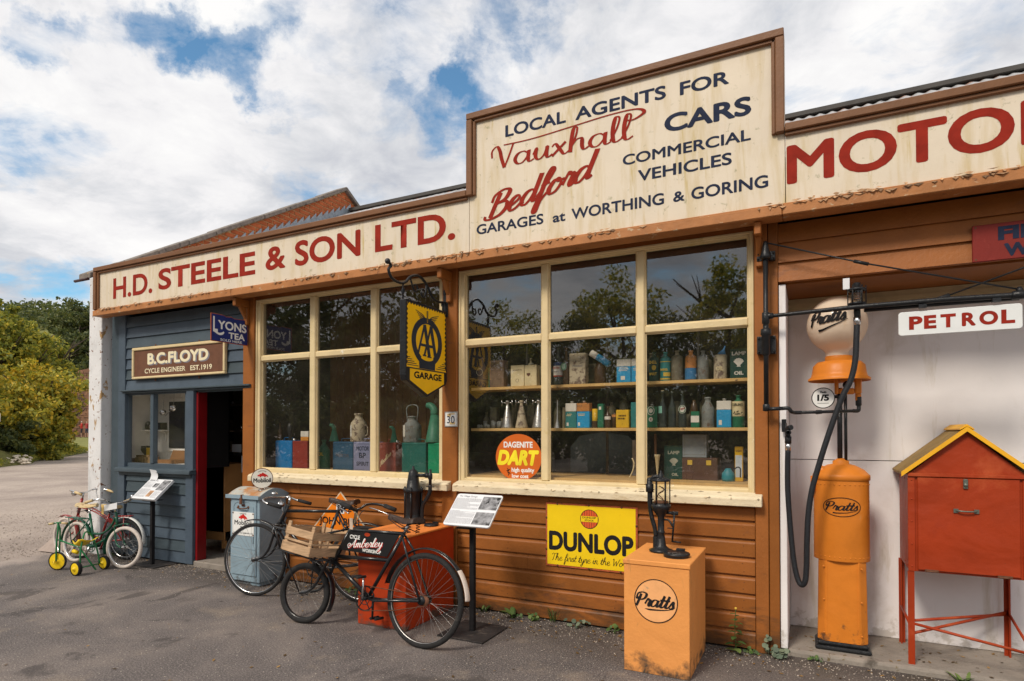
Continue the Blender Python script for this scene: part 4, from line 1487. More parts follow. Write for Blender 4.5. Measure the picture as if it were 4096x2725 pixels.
# triangular sign leaning behind the bicycles
t = thing('john_bull_sign', 'orange triangular JOHN BULL sign on the brown boards behind the black bicycles', 'sign', (-4.03, -.03, .5))
PLT = [(-4.035, .930), (-4.395, .555), (-3.675, .555)]
b = BM()
extrude_poly(b, [(x, -.026, z) for x, z in PLT], (0, -.008, 0))
obj('edge', b, mat('chipped cream edge', (.68, .56, .40), .7, .3, 40), t)
b = BM()
b.faces.new([b.verts.new((x, -.0352, z)) for x, z in ((-4.035, .915), (-4.372, .562), (-3.698, .562))])
obj('enamel', b, mat('bright orange enamel', (.84, .22, .012), .4, .05, 5, .03), t)
PL = front(-.0352)
text('lettering', 'JOHN BULL', PL, -4.30, -3.77, .588, .680, M_BLACK, t, bold=.03, h=.001)
b = BM()
patch(b, [(-4.085, .72), (-3.985, .72), (-3.985, .842), (-4.085, .842)], PL, .001)
obj('picture_ground', b, M_WHT, t)
b = BM()
for q in ((-4.078, -3.992, .815, .835), (-4.07, -4.04, .73, .80), (-4.03, -4.0, .73, .81), (-4.045, -4.02, .77, .79)):
    patch(b, [(q[0], q[2]), (q[1], q[2]), (q[1], q[3]), (q[0], q[3])], PL, .0018)
obj('picture', b, M_NAVY, t)

# red notice over the bay, cut by the picture's edge
t = thing('red_notice', 'red wooden notice with black capitals on the boards above the pump bay', 'sign', (1.2, -.03, 2.5))
b = BM()
box(b, .864, 1.62, -.046, -.026, 2.507, 2.724)
obj('board', b, mat('faded red board', (.20, .018, .012), .6, .15, 5, .1, marks=[((.25, .03, .02), .6, .1, 6.)]), t, bevel=.003)
text('lettering', 'FILL', front(-.046), .985, 1.235, 2.622, 2.702, M_NAVY, t, bold=.05)
text('lettering', 'WI', front(-.046), 1.012, 1.155, 2.523, 2.600, M_NAVY, t, bold=.05)
b = BM()
for x in (.88, 1.60):
    for z in (2.52, 2.71):
        lathe(b, [(0, .003), (.006, 0)], (x, -.046, z), (0, -1, 0), 8)
obj('screws', b, M_RUST, t, kind='stuff')

# little board by the far hedge, cut by the picture's edge
t = thing('lane_sign', 'small white two line board standing in front of the yellow hedge', 'sign', (-30.3, 8.2, 0))
Q = Plane((-30.3, 8.2, 0), (.895, .446, 0), (0, 0, 1))
b = BM()
extrude_poly(b, [Q.p(-1.05, 1.93, 0), Q.p(.30, 1.93, 0), Q.p(.30, 2.27, 0), Q.p(-1.05, 2.27, 0)], Q.n * .03)
obj('board', b, M_WHT, t)
text('lettering', 'TY', Q, .02, .20, 2.12, 2.23, M_BLACK, t, bold=.02, h=.035)
text('lettering', 'LS', Q, .06, .24, 1.97, 2.07, M_BLACK, t, bold=.02, h=.035)
b = BM()
tube(b, [Q.p(-.45, -.1, -.03), Q.p(-.45, 1.95, -.03)], .04, 6)
obj('post', b, M_RUST, t)

# ------------------------------------------------------------------ pale blue oil cabinet
t = thing('oil_cabinet', 'pale blue steel oil cabinet with rounded lid and red Mobiloil plates beside the shop door', 'cabinet', (-4.96, -.16, 0))
b = BM()
box(b, -5.175, -4.768, -.345, .0, .04, .862)
box(b, -5.150, -4.79, -.32, -.02, .0, .0395)
obj('body', b, M_CAB, t, bevel=.006)
b = BM()
NL = 14
arc = [(-.375 + .40 * i / NL, .868 + .078 * math.sin(math.pi * i / NL)) for i in range(NL + 1)]
arc = [(-.375, .848)] + arc + [(.025, .848)]
extrude_poly(b, [(-5.205, y, z) for y, z in arc], (.455, 0, 0))
lid = obj('lid', b, M_CABTOP, t, bevel=.004)
b = BM()
box(b, -4.7495, -4.746, -.372, .022, .848, .880)
extrude_poly(b, [(-4.7495, y, z) for y, z in arc[1:-1]], (.003, 0, 0))
box(b, -5.206, -4.7465, -.379, -.3752, .848, .884)
obj('lid_edge', b, M_CAB, lid)
b = BM()
box(b, -5.145, -4.80, -.357, -.3455, .10, .845)
door = obj('door', b, M_CAB, t, bevel=.006)
b = BM()
rr_ = [(-5.11, .52), (-5.11, .77), (-5.09, .80), (-5.05, .815), (-4.90, .815), (-4.86, .80), (-4.835, .77), (-4.835, .42)]
tube(b, [(x, -.358, z) for x, z in rr_], .004, 6)
for z in (.36, .27):
    tube(b, [(-5.135, -.358, z + .01), (-4.81, -.358, z)], .0035, 5)
obj('pressed_ribs', b, M_CAB, door)
b = BM()
tube(b, curve_pts([(-5.04, -.36, .765), (-5.035, -.378, .758), (-4.97, -.380, .752), (-4.915, -.378, .758), (-4.91, -.36, .765)], 4), .006, 6)
for x in (-5.045, -4.905):
    lathe(b, [(0, .006), (.013, .004), (.014, 0)], (x, -.357, .766), (0, -1, 0), 10)
obj('handle', b, M_RUST, door)
b = BM()
box(b, -4.995, -4.96, -.392, -.380, .795, .858)
box(b, -4.988, -4.966, -.386, -.358, .858, .888)
box(b, -4.998, -4.950, -.364, -.3575, .772, .792)
obj('padlock', b, M_RUST, t, bevel=.003)
b = BM()
box(b, -5.125, -4.825, -.3615, -.3575, .488, .716)
pl_ = obj('enamel_plate', b, M_WHT, door, bevel=.001)


def creature(b, pl, cx, cz, s, h, n=1):
    """small red winged beast of the oil trademark, as a plain silhouette"""
    pts = [(-1, .0), (-.85, .28), (-.6, .3), (-.55, .6), (-.25, .5), (.0, .85), (.25, .62), (.5, .45), (.8, .25), (1, -.1), (1.02, -.35), (.85, -.3), (.8, -.1), (.6, -.15), (.5, -.4), (.3, -.38), (.3, -.12), (-.2, -.1), (-.35, -.35), (-.6, -.32), (-.55, -.05), (-.8, -.15)]
    patch(b, [(cx + x * s, cz + z * s * .8) for x, z in pts], pl, h)


M_OILRED = mat('trademark red', (.58, .018, .012), .4)
PL = front(-.3615)
b = BM()
creature(b, PL, -4.975, .660, .060, .001)
obj('red_beast_mark', b, M_OILRED, door)
text('lettering', 'GARGOYLE', PL, -5.02, -4.93, .694, .706, M_BLACK, door, bold=.01, h=.001)
text('lettering', 'Mobiloil', PL, -5.095, -4.858, .590, .636, M_BLACK, door, bold=.02, h=.001)
text('lettering', '"A"', PL, -5.01, -4.945, .542, .580, M_BLACK, door, bold=.02, h=.001)
text('lettering', 'VACUUM OIL COMPANY LTD', PL, -5.112, -4.838, .507, .520, M_BLACK, door, bold=.01, h=.001)
b = BM()
for x in (-5.115, -4.835):
    for z in (.50, .704):
        lathe(b, [(0, .003), (.008, .002), (.009, 0)], (x, -.3617, z), (0, -1, 0), 8)
obj('rust_screws', b, M_RUST, door, kind='stuff')

t = thing('oil_disc_sign', 'round white Mobiloil disc standing on the lid of the pale blue cabinet', 'sign', (-4.82, -.24, .94))
q = Vector((4.8, -4.2, 0)).normalized()
PD = Plane(Vector((-4.82, -.27, 1.045)), Vector((0, 0, 1)).cross(q) , (0, 0, 1))
if PD.n.dot(q) < 0:
    PD = Plane(PD.o, -PD.u, PD.v)
b = BM()
lathe(b, [(0, -.012), (.098, -.012), (.1005, -.006), (.1005, .004), (.098, .006)], PD.o, PD.n, 40)
disc(b, 0, 0, .0985, .0985, PD, .006, 40)
obj('rim', b, M_RUST, t)
b = BM()
disc(b, 0, 0, .094, .094, PD, .0075, 40)
obj('face', b, mat('yellowing white enamel', (.80, .77, .68), .35, .06, 9, .02, marks=[((.62, .45, .2), .62, .15, 7.)]), t)
b = BM()
creature(b, PD, .004, .026, .048, .0088)
obj('red_beast_mark', b, M_OILRED, t)
text('lettering', 'Mobiloil', PD, -.079, .081, -.040, .004, M_BLACK, t, bold=.03, h=.0088)
for k, ch in enumerate('GARGOYLE'):
    a = R(90 + 27 - k * 7.7)
    cx_, cz_ = .074 * math.cos(a), .008 + .066 * math.sin(a)
    text('lettering', ch, PD, cx_ - .0042, cx_ + .0042, cz_ - .0055, cz_ + .0055, M_BLACK, t, bold=.0, h=.0088)
b = BM()
tube(b, [PD.p(-.02, -.096, 0), PD.p(-.03, -.118, 0)], .006, 6)
tube(b, [PD.p(.02, -.096, 0), PD.p(.03, -.118, 0)], .006, 6)
tube(b, [PD.p(-.035, -.118, 0), PD.p(.035, -.118, 0)], .005, 6)
obj('foot', b, M_GALV, t)

# ------------------------------------------------------------------ red-orange oil bin with the black hand pump
t = thing('red_oil_bin', 'large red orange steel oil bin behind the delivery bicycle, topped by a black hand pump', 'oil bin', (-2.95, -.4, 0))
b = BM()
box(b, -3.190, -2.730, -.760, -.085, .0, .700)
obj('body', b, M_REDO, t, bevel=.004)
b = BM()
box(b, -3.200, -2.720, -.770, -.075, .7005, .716)
lid = obj('lid', b, M_REDTOP, t, bevel=.003)
b = BM()
for y in (-.74, -.6, -.45, -.3, -.15):
    lathe(b, [(0, .003), (.006, 0)], (-2.72, y, .708), (1, 0, 0), 8)
for x in (-3.15, -2.96, -2.77):
    lathe(b, [(0, .003), (.006, 0)], (x, -.77, .708), (0, -1, 0), 8)
obj('rivets', b, M_REDTOP, t, kind='stuff')
PX, PY = -3.075, -.19
b = BM()
lathe(b, [(0, .716), (.085, .716), (.088, .735), (.070, .755), (.066, .80), (.066, .98), (.075, .985), (.076, 1.01), (.060, 1.02), (.048, 1.10), (.040, 1.15), (.030, 1.170), (.012, 1.180), (.010, 1.205), (0, 1.208)], (PX, PY, 0), n=20)
for a in (20, 110, 200, 290):
    x, y = PX + .074 * math.cos(R(a)), PY + .074 * math.sin(R(a))
    tube(b, [(x, y, .74), (x, y, 1.03)], .008, 6)
    lathe(b, [(0, .02), (.013, .018), (.013, -.02), (0, -.022)], (x, y, 1.0), n=8)
obj('pump_body', b, M_IRON, t)
b = BM()
tube(b, [(PX + .02, PY, 1.128), (PX + .13, PY, 1.130)], .016, 8)
lathe(b, [(0, -.02), (.022, -.018), (.022, .02), (0, .02)], (PX + .145, PY, 1.13), (1, 0, 0), 10)
SPX = PX + .175
tube(b, [(PX + .145, PY, 1.13), (SPX, PY, 1.145)], .014, 8)
lathe(b, [(0, .055), (.012, .05), (.012, .02), (.020, .012), (.020, -.028), (.014, -.035), (.014, -.10), (0, -.10)], (SPX, PY, 1.13), n=10)
tube(b, [(SPX - .04, PY, 1.035), (SPX + .04, PY, 1.035)], .005, 6)
tube(b, curve_pts([(SPX, PY, 1.05), (SPX - .004, PY, .99), (SPX - .035, PY, .93), (SPX - .075, PY, .875), (SPX - .083, PY, .80), (SPX - .083, PY, .72)], 5), .017, 10)
lathe(b, [(.03, .717), (.03, .75), (.018, .76)], (SPX - .083, PY, 0), n=12)
obj('spout_pipe', b, M_IRON, t)
b = BM()
lathe(b, [(0, .735), (.055, .735), (.058, .728), (.062, .717), (0, .717)], (-2.845, -.255, 0), n=24)
box(b, -2.87, -2.82, -.20, -.18, .717, .742)
obj('filler_cap', b, M_IRON, t)

# ------------------------------------------------------------------ faded orange box with the glass oil dispenser
t = thing('orange_oil_bin', 'faded orange Pratts oil bin in the foreground with a glass dispenser pump on top', 'oil bin', (-.865, -.42, 0))
b = BM()
box(b, -1.068, -.664, -.720, -.118, .0, .668)
obj('body', b, M_PRATT, t, bevel=.003)
b = BM()
box(b, -1.074, -.658, -.727, -.112, .6685, .699)
obj('lid', b, M_PRATT, t, bevel=.004)
PL = front(-.72)
b = BM()
disc(b, -.867, .455, .128, .128, PL, .001, 48)
obj('roundel_ground', b, mat('roundel orange', (.86, .42, .17), .6, .1, 9, .1, marks=[((.42, .30, .18), .6, .12, 12.)]), t)
b = BM()
ring(b, -.867, .455, .132, .132, .0058, PL, .002, 56)
obj('roundel_ring', b, M_BLACK, t)
script('lettering', 'Pratts', PL, -.988, -.752, .420, .505, M_BLACK, t, wd=.40, nib=.42, slant=.28, rot=-.01)
b = BM()
ribbon(b, curve_pts([(-.935, .402, 0), (-.90, .399, 0), (-.82, .404, 0), (-.758, .417, 0)]), [.002 + .009 * math.sin(min(1, i / 10) * 1.57) * (1 - max(0, i - 8) / 18) for i in range(25)], PL, .002)
obj('lettering', b, M_BLACK, t)
QX, QY = -.925, -.400
b = BM()
lathe(b, [(0, .699), (.075, .699), (.080, .712), (.055, .722), (.034, .74), (.026, .80), (.022, .82), (.026, .826), (.026, .835), (.022, .84), (.022, .93), (.045, .965), (.060, .985), (.066, 1.0), (.066, 1.012), (.058, 1.018), (.058, 1.022), (0, 1.022)], (QX + .02, QY, 0), n=16)
lathe(b, [(0, 1.170), (.064, 1.170), (.066, 1.182), (.040, 1.190), (.020, 1.196), (.018, 1.216), (.008, 1.222), (.006, 1.240), (0, 1.242)], (QX + .02, QY, 0), n=16)
for a in (10, 70, 130, 190, 250, 310):
    x, y = QX + .02 + .058 * math.cos(R(a)), QY + .058 * math.sin(R(a))
    tube(b, [(x, y, 1.015), (x, y, 1.176)], .0045, 6)
obj('pump_body', b, M_IRON, t)
b = BM()
lathe(b, [(.050, 1.022), (.050, 1.169)], (QX + .02, QY, 0), n=24)
obj('sight_glass', b, M_CLEAR, t)
b = BM()
zz = [1.03 + .012 * i for i in range(10)]
tube(b, [(QX + .02 + .02 * math.sin(i * 1.1), QY + .015 * math.cos(i * 1.7), z) for i, z in enumerate(zz)], .003, 5)
tube(b, [(QX + .02 + .02 * math.cos(i * .9), QY + .018 * math.sin(i * 1.3), z) for i, z in enumerate(zz)], .0025, 5)
lathe(b, [(0, 1.023), (.046, 1.023), (.046, 1.038), (0, 1.038)], (QX + .02, QY, 0), n=16)
obj('pump_inside', b, M_RUST, t)
b = BM()
XX = QX - .055
tube(b, curve_pts([(QX + .01, QY, 1.20), (QX - .02, QY, 1.198), (QX - .045, QY, 1.180)], 4), .014, 8)
lathe(b, [(0, 1.196), (.015, 1.190), (.020, 1.175), (.020, 1.150), (.026, 1.148), (.026, 1.095), (.017, 1.093)], (XX, QY, 0), n=14)
tube(b, curve_pts([(XX, QY, 1.10), (XX + .002, QY, 1.00), (XX + .012, QY, .93), (XX + .032, QY, .86), (XX + .040, QY, .80)], 5), [.016] * 5 + [.015] * 11 + [.014] * 5, 10)
lathe(b, [(.017, .80), (.019, .79), (.019, .715), (.024, .70)], (XX + .04, QY, 0), n=12)
tube(b, [(XX, QY - .01, 1.055), (XX + .03, QY - .02, 1.048)], .004, 6)
obj('side_pipe', b, M_IRON, t)
b = BM()
HX = QX + .112
tube(b, [(QX + .05, QY, .962), (HX, QY, .960)], .011, 8)
lathe(b, [(0, -.022), (.014, -.02), (.014, .02), (0, .022)], (HX, QY, .96), (1, 0, 0), 10)
tube(b, [(HX, QY - .012, .965), (HX - .014, QY - .020, .775)], .0065, 8)
tube(b, [(HX - .014, QY - .020, .777), (HX + .045, QY - .035, .777)], .0055, 6)
tube(b, curve_pts([(QX + .04, QY, .915), (QX + .075, QY - .01, .912), (HX - .01, QY - .02, .875)], 4), .007, 6)
tube(b, [(HX - .045, QY - .02, .863), (HX - .005, QY - .02, .863)], .0035, 6)
obj('crank_handle', b, M_IRON, t)
b = BM()
lathe(b, [(0, .728), (.082, .727), (.085, .720), (.085, .712), (.078, .708), (.083, .7), (0, .7)], (-.780, -.520, 0), n=18)
box(b, -.80, -.745, -.435, -.405, .7, .735)
obj('filler_cap', b, M_IRON, t, bevel=.002)

# ------------------------------------------------------------------ petrol pump in the bay
t = thing('petrol_pump', 'tall orange Pratts petrol pump with opal globe standing in the white bay', 'petrol pump', (.175, .20, .045))
CX, CY = .178, .205
b = BM()
for (w_, d, z0, z1) in ((.165, .125, .045, .075), (.150, .112, .0752, .105)):
    box(b, CX - w_, CX + w_, CY - d, CY + d, z0, z1)
obj('base', b, M_IRON, t, bevel=.02, seg=3)
b = BM()
def octo(w_, d, c_):
    return [(-w_ + c_, -d), (w_ - c_, -d), (w_, -d + c_), (w_, d - c_), (w_ - c_, d), (-w_ + c_, d), (-w_, d - c_), (-w_, -d + c_)]
rings = []
for z, w_, d in ((.1055, .148, .108), (.66, .140, .105)):
    rings.append([b.verts.new((CX + x, CY + y, z)) for x, y in octo(w_, d, .042)])
for j in range(8):
    b.faces.new((rings[0][j], rings[0][(j + 1) % 8], rings[1][(j + 1) % 8], rings[1][j]))
b.faces.new(rings[1])
ped = obj('pedestal', b, M_ORANGE, t, bevel=.004)
b = BM()
for x in (-.094, .094):
    box(b, CX + x - .004, CX + x + .004, CY - .1105, CY - .1045, .12, .64)
for x in (-.11, .11):
    for z in (.16, .38, .60):
        lathe(b, [(0, .004), (.006, .003), (.007, 0)], (CX + x, CY - .107, z), (0, -1, 0), 8)
obj('pedestal_beading', b, M_ORANGE, ped)
def ell(b, prof, cx, cy, ky, n=40):
    rings = []
    for r, z in prof:
        rings.append([b.verts.new((cx + r * math.cos(2 * math.pi * j / n), cy + r * ky * math.sin(2 * math.pi * j / n), z)) for j in range(n)] if r > 1e-6 else [b.verts.new((cx, cy, z))])
    for A, B in zip(rings, rings[1:]):
        for j in range(n):
            k = (j + 1) % n
            f = b.faces.new((A[j], A[k], B[0]) if len(B) == 1 else ((A[0], B[k], B[j]) if len(A) == 1 else (A[j], A[k], B[k], B[j])))
            f.smooth = True
b = BM()
ell(b, [(0, .640), (.166, .640), (.168, .645), (.166, 1.172), (.166, 1.174)], CX, CY, .78)
cyl = obj('casing', b, M_ORANGE, t)
b = BM()
for z in (.668, 1.150):
    for k in range(16):
        a = R(-80 + k * 10.7)
        lathe(b, [(0, .003), (.0045, .002), (.005, 0)], (CX + .167 * math.sin(a), CY - .167 * .78 * math.cos(a), z), (math.sin(a), -math.cos(a), 0), 6)
obj('rivets', b, M_ORANGE, cyl, kind='stuff')
b = BM()
ell(b, [(.166, 1.1745), (.173, 1.178), (.173, 1.210), (.166, 1.216), (.140, 1.245), (.085, 1.275), (.050, 1.284), (.050, 1.302), (.030, 1.314), (.018, 1.322), (0, 1.322)], CX, CY, .78)
obj('dome', b, M_ORANGE, t)
b = BM()
tube(b, [(CX - .128, CY - .03, 1.205), (CX - .105, CY - .045, 1.26)], .028, 12)
tube(b, [(CX - .17, CY - .05, 1.10), (CX - .17, CY - .05, 1.20)], .016, 8)
obj('side_boss', b, M_ORANGE, t)
kx = .168


def on_cyl(x, z):
    """wrap lettering on the front of the casing"""
    a = (x - CX) / kx
    return (CX + (kx + .002) * math.sin(a), CY - (kx * .78 + .002) * math.cos(a), z)


b = BM()
ring(b, CX - .002, 1.003, .116, .062, .0045, None, n=56, wrap=on_cyl)
obj('badge_ring', b, M_BLACK, cyl)
script('lettering', 'Pratts', None, CX - .100, CX + .098, .982, 1.040, M_BLACK, cyl, wd=.36, nib=.4, slant=.28, rot=.01, wrap=on_cyl)
b = BM()
ribbon(b, curve_pts([(CX - .055, .966, 0), (CX - .03, .964, 0), (CX + .03, .968, 0), (CX + .085, .980, 0)]), [.002 + .006 * (1 - i / 24) for i in range(25)], None, wrap=on_cyl)
obj('lettering', b, M_BLACK, cyl)
b = BM()
tube(b, [(CX - .005, CY, 1.30), (CX - .005, CY, 1.80)], .0165, 10)
tube(b, [(CX + .030, CY - .01, 1.27), (CX + .030, CY - .01, 1.80)], .010, 8)
obj('column_pipe', b, M_IRON, t)
b = BM()
for q in ((CX - .035, CX - .010), (CX + .085, CX + .125)):
    box(b, q[0], q[1], CY - .035, CY + .035, 1.755, 1.870)
box(b, CX - .0095, CX + .0845, CY - .032, CY + .032, 1.755, 1.795)
box(b, CX - .0095, CX + .0845, CY - .032, CY + .032, 1.838, 1.870)
lathe(b, [(.012, -.06), (.018, -.04), (.018, .0)], (CX + .105, CY, 1.755), n=12)
obj('bracket_casting', b, M_ORANGE, t, bevel=.010, seg=2)
b = BM()
lathe(b, [(0, .038), (.024, .036), (.027, .030), (.027, 0)], (CX + .04, CY, 1.818), (0, -1, 0), 16)
obj('bolt_head', b, M_IRON, t)
b = BM()
ell(b, [(.190, 1.850), (.187, 1.846), (.190, 1.862), (.172, 1.876), (.165, 1.90), (.158, 1.950), (.135, 1.975), (.09, 1.984), (.084, 1.984), (.084, 2.012), (.080, 2.016), (.074, 2.016)], CX - .008, CY, 1.0)
obj('shade', b, M_ORANGE, t)
b = BM()
gp = [(.072, 2.017), (.070, 2.040)]
for i in range(1, 22):
    a = -1.22 + 2.79 * i / 21
    gp.append((.186 * math.cos(a), 2.232 + .190 * math.sin(a)))
gp[-1] = (0, 2.422)
lathe(b, gp, (CX - .018, CY, 0), n=48)
globe = obj('globe', b, M_OPAL, t)
GR = .188


def on_globe(x, z):
    zz = (z - 2.232) / GR
    a = x / GR - .30
    c = math.sqrt(max(0.01, 1 - zz * zz))
    return (CX - .018 + (GR + .003) * c * math.sin(a), CY - (GR + .003) * c * math.cos(a), z)


script('lettering', 'Pratts', None, -.125, .105, 2.212, 2.300, M_BLACK, globe, wd=.46, nib=.4, slant=.28, rot=.12, wrap=on_globe)
b = BM()
ribbon(b, curve_pts([(-.07, 2.175, 0), (-.03, 2.182, 0), (.05, 2.212, 0), (.115, 2.242, 0)]), [.003 + .014 * (1 - i / 24) for i in range(25)], None, wrap=on_globe)
obj('lettering', b, M_BLACK, globe)
b = BM()
PQ = Plane((CX - .105, CY - .03, 1.732), (1, 0, 0), (0, 0, 1))
lathe(b, [(0, -.012), (.070, -.012), (.072, .004), (.064, .006)], PQ.o, PQ.n, 32)
tube(b, [(CX - .04, CY - .02, 1.74), (CX + .0, CY - .01, 1.74)], .011, 8)
obj('price_disc_rim', b, M_IRON, t)
b = BM()
disc(b, 0, 0, .066, .066, PQ, .0065, 36)
obj('price_disc', b, M_WHT, t)
text('lettering', "1/5", PQ, -.036, .036, -.020, .024, M_BLACK, t, bold=.05, h=.0075)
script('lettering', 'Pratts', PQ, -.018, .020, .034, .048, M_BLACK, t, wd=.4, nib=.5, slant=.28, h=.0075)
b = BM()
patch(b, [(-.035, -.037), (.035, -.037), (.035, -.0345), (-.035, -.0345)], PQ, .0075)
obj('small_print', b, M_BLACK, t)

# swinging supply pipe fixed to the post
t = thing('pipe_arm', 'black iron swing arm and pipework bracketed to the brown post beside the bay', 'pipe', (-.268, -.1, 1.6))
AY = -.115
b = BM()
tube(b, [(-.268, AY, 1.66), (-.268, AY, 2.70)], .0155, 12)
lathe(b, [(.016, 2.655), (.034, 2.66), (.036, 2.675), (.026, 2.70), (.020, 2.735), (.016, 2.76), (.010, 2.775), (0, 2.778)], (-.268, AY, 0), n=16)
lathe(b, [(.016, 2.30), (.024, 2.295), (.024, 2.225), (.018, 2.22), (.019, 2.19), (.032, 2.186), (.034, 2.15), (.026, 2.142), (.027, 2.02), (.017, 2.01)], (-.268, AY, 0), n=16)
lathe(b, [(0, -.024), (.022, -.02), (.022, .022), (.016, .026)], (-.268, AY, 1.66), (0, 0, 1), 12)
obj('standpipe', b, M_IRON, t)
for z0, z1 in ((2.655, 2.715), (2.025, 2.145)):
    b = BM()
    for s in (-1, 1):
        box(b, min(-.268 + s * .022, -.268 + s * .058), max(-.268 + s * .022, -.268 + s * .058), -.080, -.0345, z0, z1)
    box(b, -.292, -.244, -.105, -.036, z0 + .006, z1 - .006)
    for s in (-1, 1):
        for z in (z0 + .014, z1 - .014):
            lathe(b, [(0, .012), (.007, .010), (.008, 0)], (-.268 + s * .047, -.080, z), (0, -1, 0), 6)
    obj('clamp', b, M_IRON, t, bevel=.006, seg=2)
ay = lambda x: AY - .03 * (x + .26)
b = BM()
tube(b, [(-.268, AY, 2.272), (-.20, ay(-.2), 2.272), (.25, ay(.25), 2.283), (.7, ay(.7), 2.282), (1.05, ay(1.05), 2.272), (1.9, ay(1.9), 2.262)], [.014, .0125, .0155, .0165, .017, .017], 12)
tube(b, [(-.268, AY, 2.272), (-.222, AY, 2.272)], .020, 12)
lathe(b, [(.02, -.035), (.025, -.03), (.025, .03), (.02, .035)], (1.055, ay(1.05), 2.272), (1, 0, 0), 14)
lathe(b, [(.016, 2.285), (.018, 2.30), (.010, 2.318), (0, 2.32)], (1.055, ay(1.05), 0), n=12)
tube(b, [(.30, ay(.3) + .03, 2.262), (.62, ay(.62) + .03, 2.262), (1.06, ay(1.06) + .03, 2.258)], .011, 8)
for x in (.60, .95):
    box(b, x - .02, x + .02, ay(x) - .018, ay(x) + .012, 2.242, 2.264)
obj('swing_arm', b, M_IRON, t)
b = BM()
tube(b, [(-.255, AY, 2.762), (.29, ay(.29), 2.556), (1.05, ay(1.05), 2.305)], .0052, 8)
tube(b, [(.245, ay(.25), 2.573), (.325, ay(.32), 2.543)], .011, 8)
tube(b, [(.66, ay(.66) + .04, 2.288), (.74, ay(.74) + .04, 2.312)], .014, 8)
tube(b, [(.70, ay(.7) + .04, 2.30), (1.9, ay(1.9) + .05, 2.715)], .0052, 8)
obj('stay_rod', b, M_IRON, t)
b = BM()
LX, LY = .262, ay(.26) + .035
lathe(b, [(0, 2.300), (.050, 2.300), (.052, 2.312), (.045, 2.316)], (LX, LY, 0), n=16)
lathe(b, [(.045, 2.388), (.054, 2.390), (.056, 2.400), (.040, 2.408), (.024, 2.414), (.022, 2.438), (.016, 2.442), (0, 2.443)], (LX, LY, 0), n=16)
for a in range(0, 360, 60):
    tube(b, [(LX + .050 * math.cos(R(a)), LY + .05 * math.sin(R(a)), 2.305), (LX + .050 * math.cos(R(a)), LY + .05 * math.sin(R(a)), 2.42)], .004, 6)
tube(b, [(LX, LY, 2.30), (LX + .002, LY, 2.225)], .019, 12)
obj('sight_cage', b, M_IRON, t)
b = BM()
lathe(b, [(.038, 2.316), (.038, 2.388)], (LX, LY, 0), n=20)
obj('sight_glass', b, M_CLEAR, t)
b = BM()
for z in (2.335, 2.35, 2.366):
    lathe(b, [(0, z), (.018, z), (.018, z + .008), (0, z + .008)], (LX, LY, 0), n=10)
obj('sight_vane', b, M_BROWNS, t)
b = BM()
box(b, .185, .222, LY - .01, LY - .009, 2.405, 2.475)
obj('paper_tag', b, M_PAPER, t)
b = BM()
tube(b, [(-.268, AY, 1.652), (-.17, AY, 1.655)], .0125, 8)
tube(b, curve_pts([(-.17, AY, 1.655), (-.135, AY, 1.655), (-.118, AY + .01, 1.635), (-.10, AY + .04, 1.628), (-.06, AY + .06, 1.628)], 5), .0125, 8)
tube(b, [(-.07, AY + .06, 1.628), (.285, CY - .02, 1.642)], .0105, 8)
tube(b, [(.03, AY + .16, 1.632), (.06, AY + .185, 1.634)], .0145, 8)
tube(b, curve_pts([(.25, CY - .04, 1.641), (.282, CY - .01, 1.643), (.287, CY, 1.67), (.285, CY, 1.72)], 5), .0125, 8)
lathe(b, [(.014, 1.675), (.019, 1.68), (.019, 1.735), (.014, 1.74)], (.285, CY, 0), n=10)
obj('low_pipe', b, M_IRON, t)

# hose
t = thing('pump_hose', 'thick black rubber petrol hose looping down from the swing arm to its nozzle', 'hose', (.1, 0, .45))
b = BM()
HY = -.10
hose = curve_pts([(.262, LY, 2.20), (.258, HY, 2.10), (.250, HY, 1.95), (.225, HY, 1.83), (.180, HY, 1.73), (.135, HY, 1.60), (.085, HY, 1.44), (.040, HY, 1.28), (.002, HY, 1.13), (-.020, HY, .98), (-.030, HY, .80), (-.034, HY + .01, .62), (-.042, HY + .01, .53), (-.062, HY + .02, .50), (-.085, HY + .03, .53), (-.108, HY + .04, .64), (-.128, HY + .05, .85), (-.143, HY + .05, 1.10), (-.143, HY + .04, 1.28), (-.140, HY + .03, 1.385)], 5)
tube(b, hose, .0175, 12)
obj('rubber_hose', b, mat('dark rubber hose', (.018, .020, .024), .5, .3, 60, .35, 220), t)
b = BM()
tube(b, [(.262, LY, 2.225), (.262, LY, 2.175)], .021, 12)
obj('ferrule', b, M_CHROME, t)
b = BM()
tube(b, [(-.140, HY + .03, 1.378), (-.139, HY + .03, 1.425)], .0185, 12)
obj('ferrule', b, M_CHROME, t)
b = BM()
tube(b, [(-.139, HY + .03, 1.425), (-.138, HY + .03, 1.47)], .021, 10)
tube(b, curve_pts([(-.138, HY + .03, 1.465), (-.142, HY + .03, 1.50), (-.135, HY + .02, 1.525), (-.118, HY, 1.530)], 4), .017, 10)
lathe(b, [(.011, .02), (.017, .02), (.019, 0), (.019, -.03)], (-.137, HY + .0, 1.497), (0, -1, 0), 12)
tube(b, [(-.150, HY + .04, 1.44), (-.152, HY + .04, 1.555), (-.160, -.02, 1.565)], .006, 6)
box(b, -.178, -.150, -.05, -.028, 1.50, 1.585)
obj('nozzle', b, M_IRON, t)

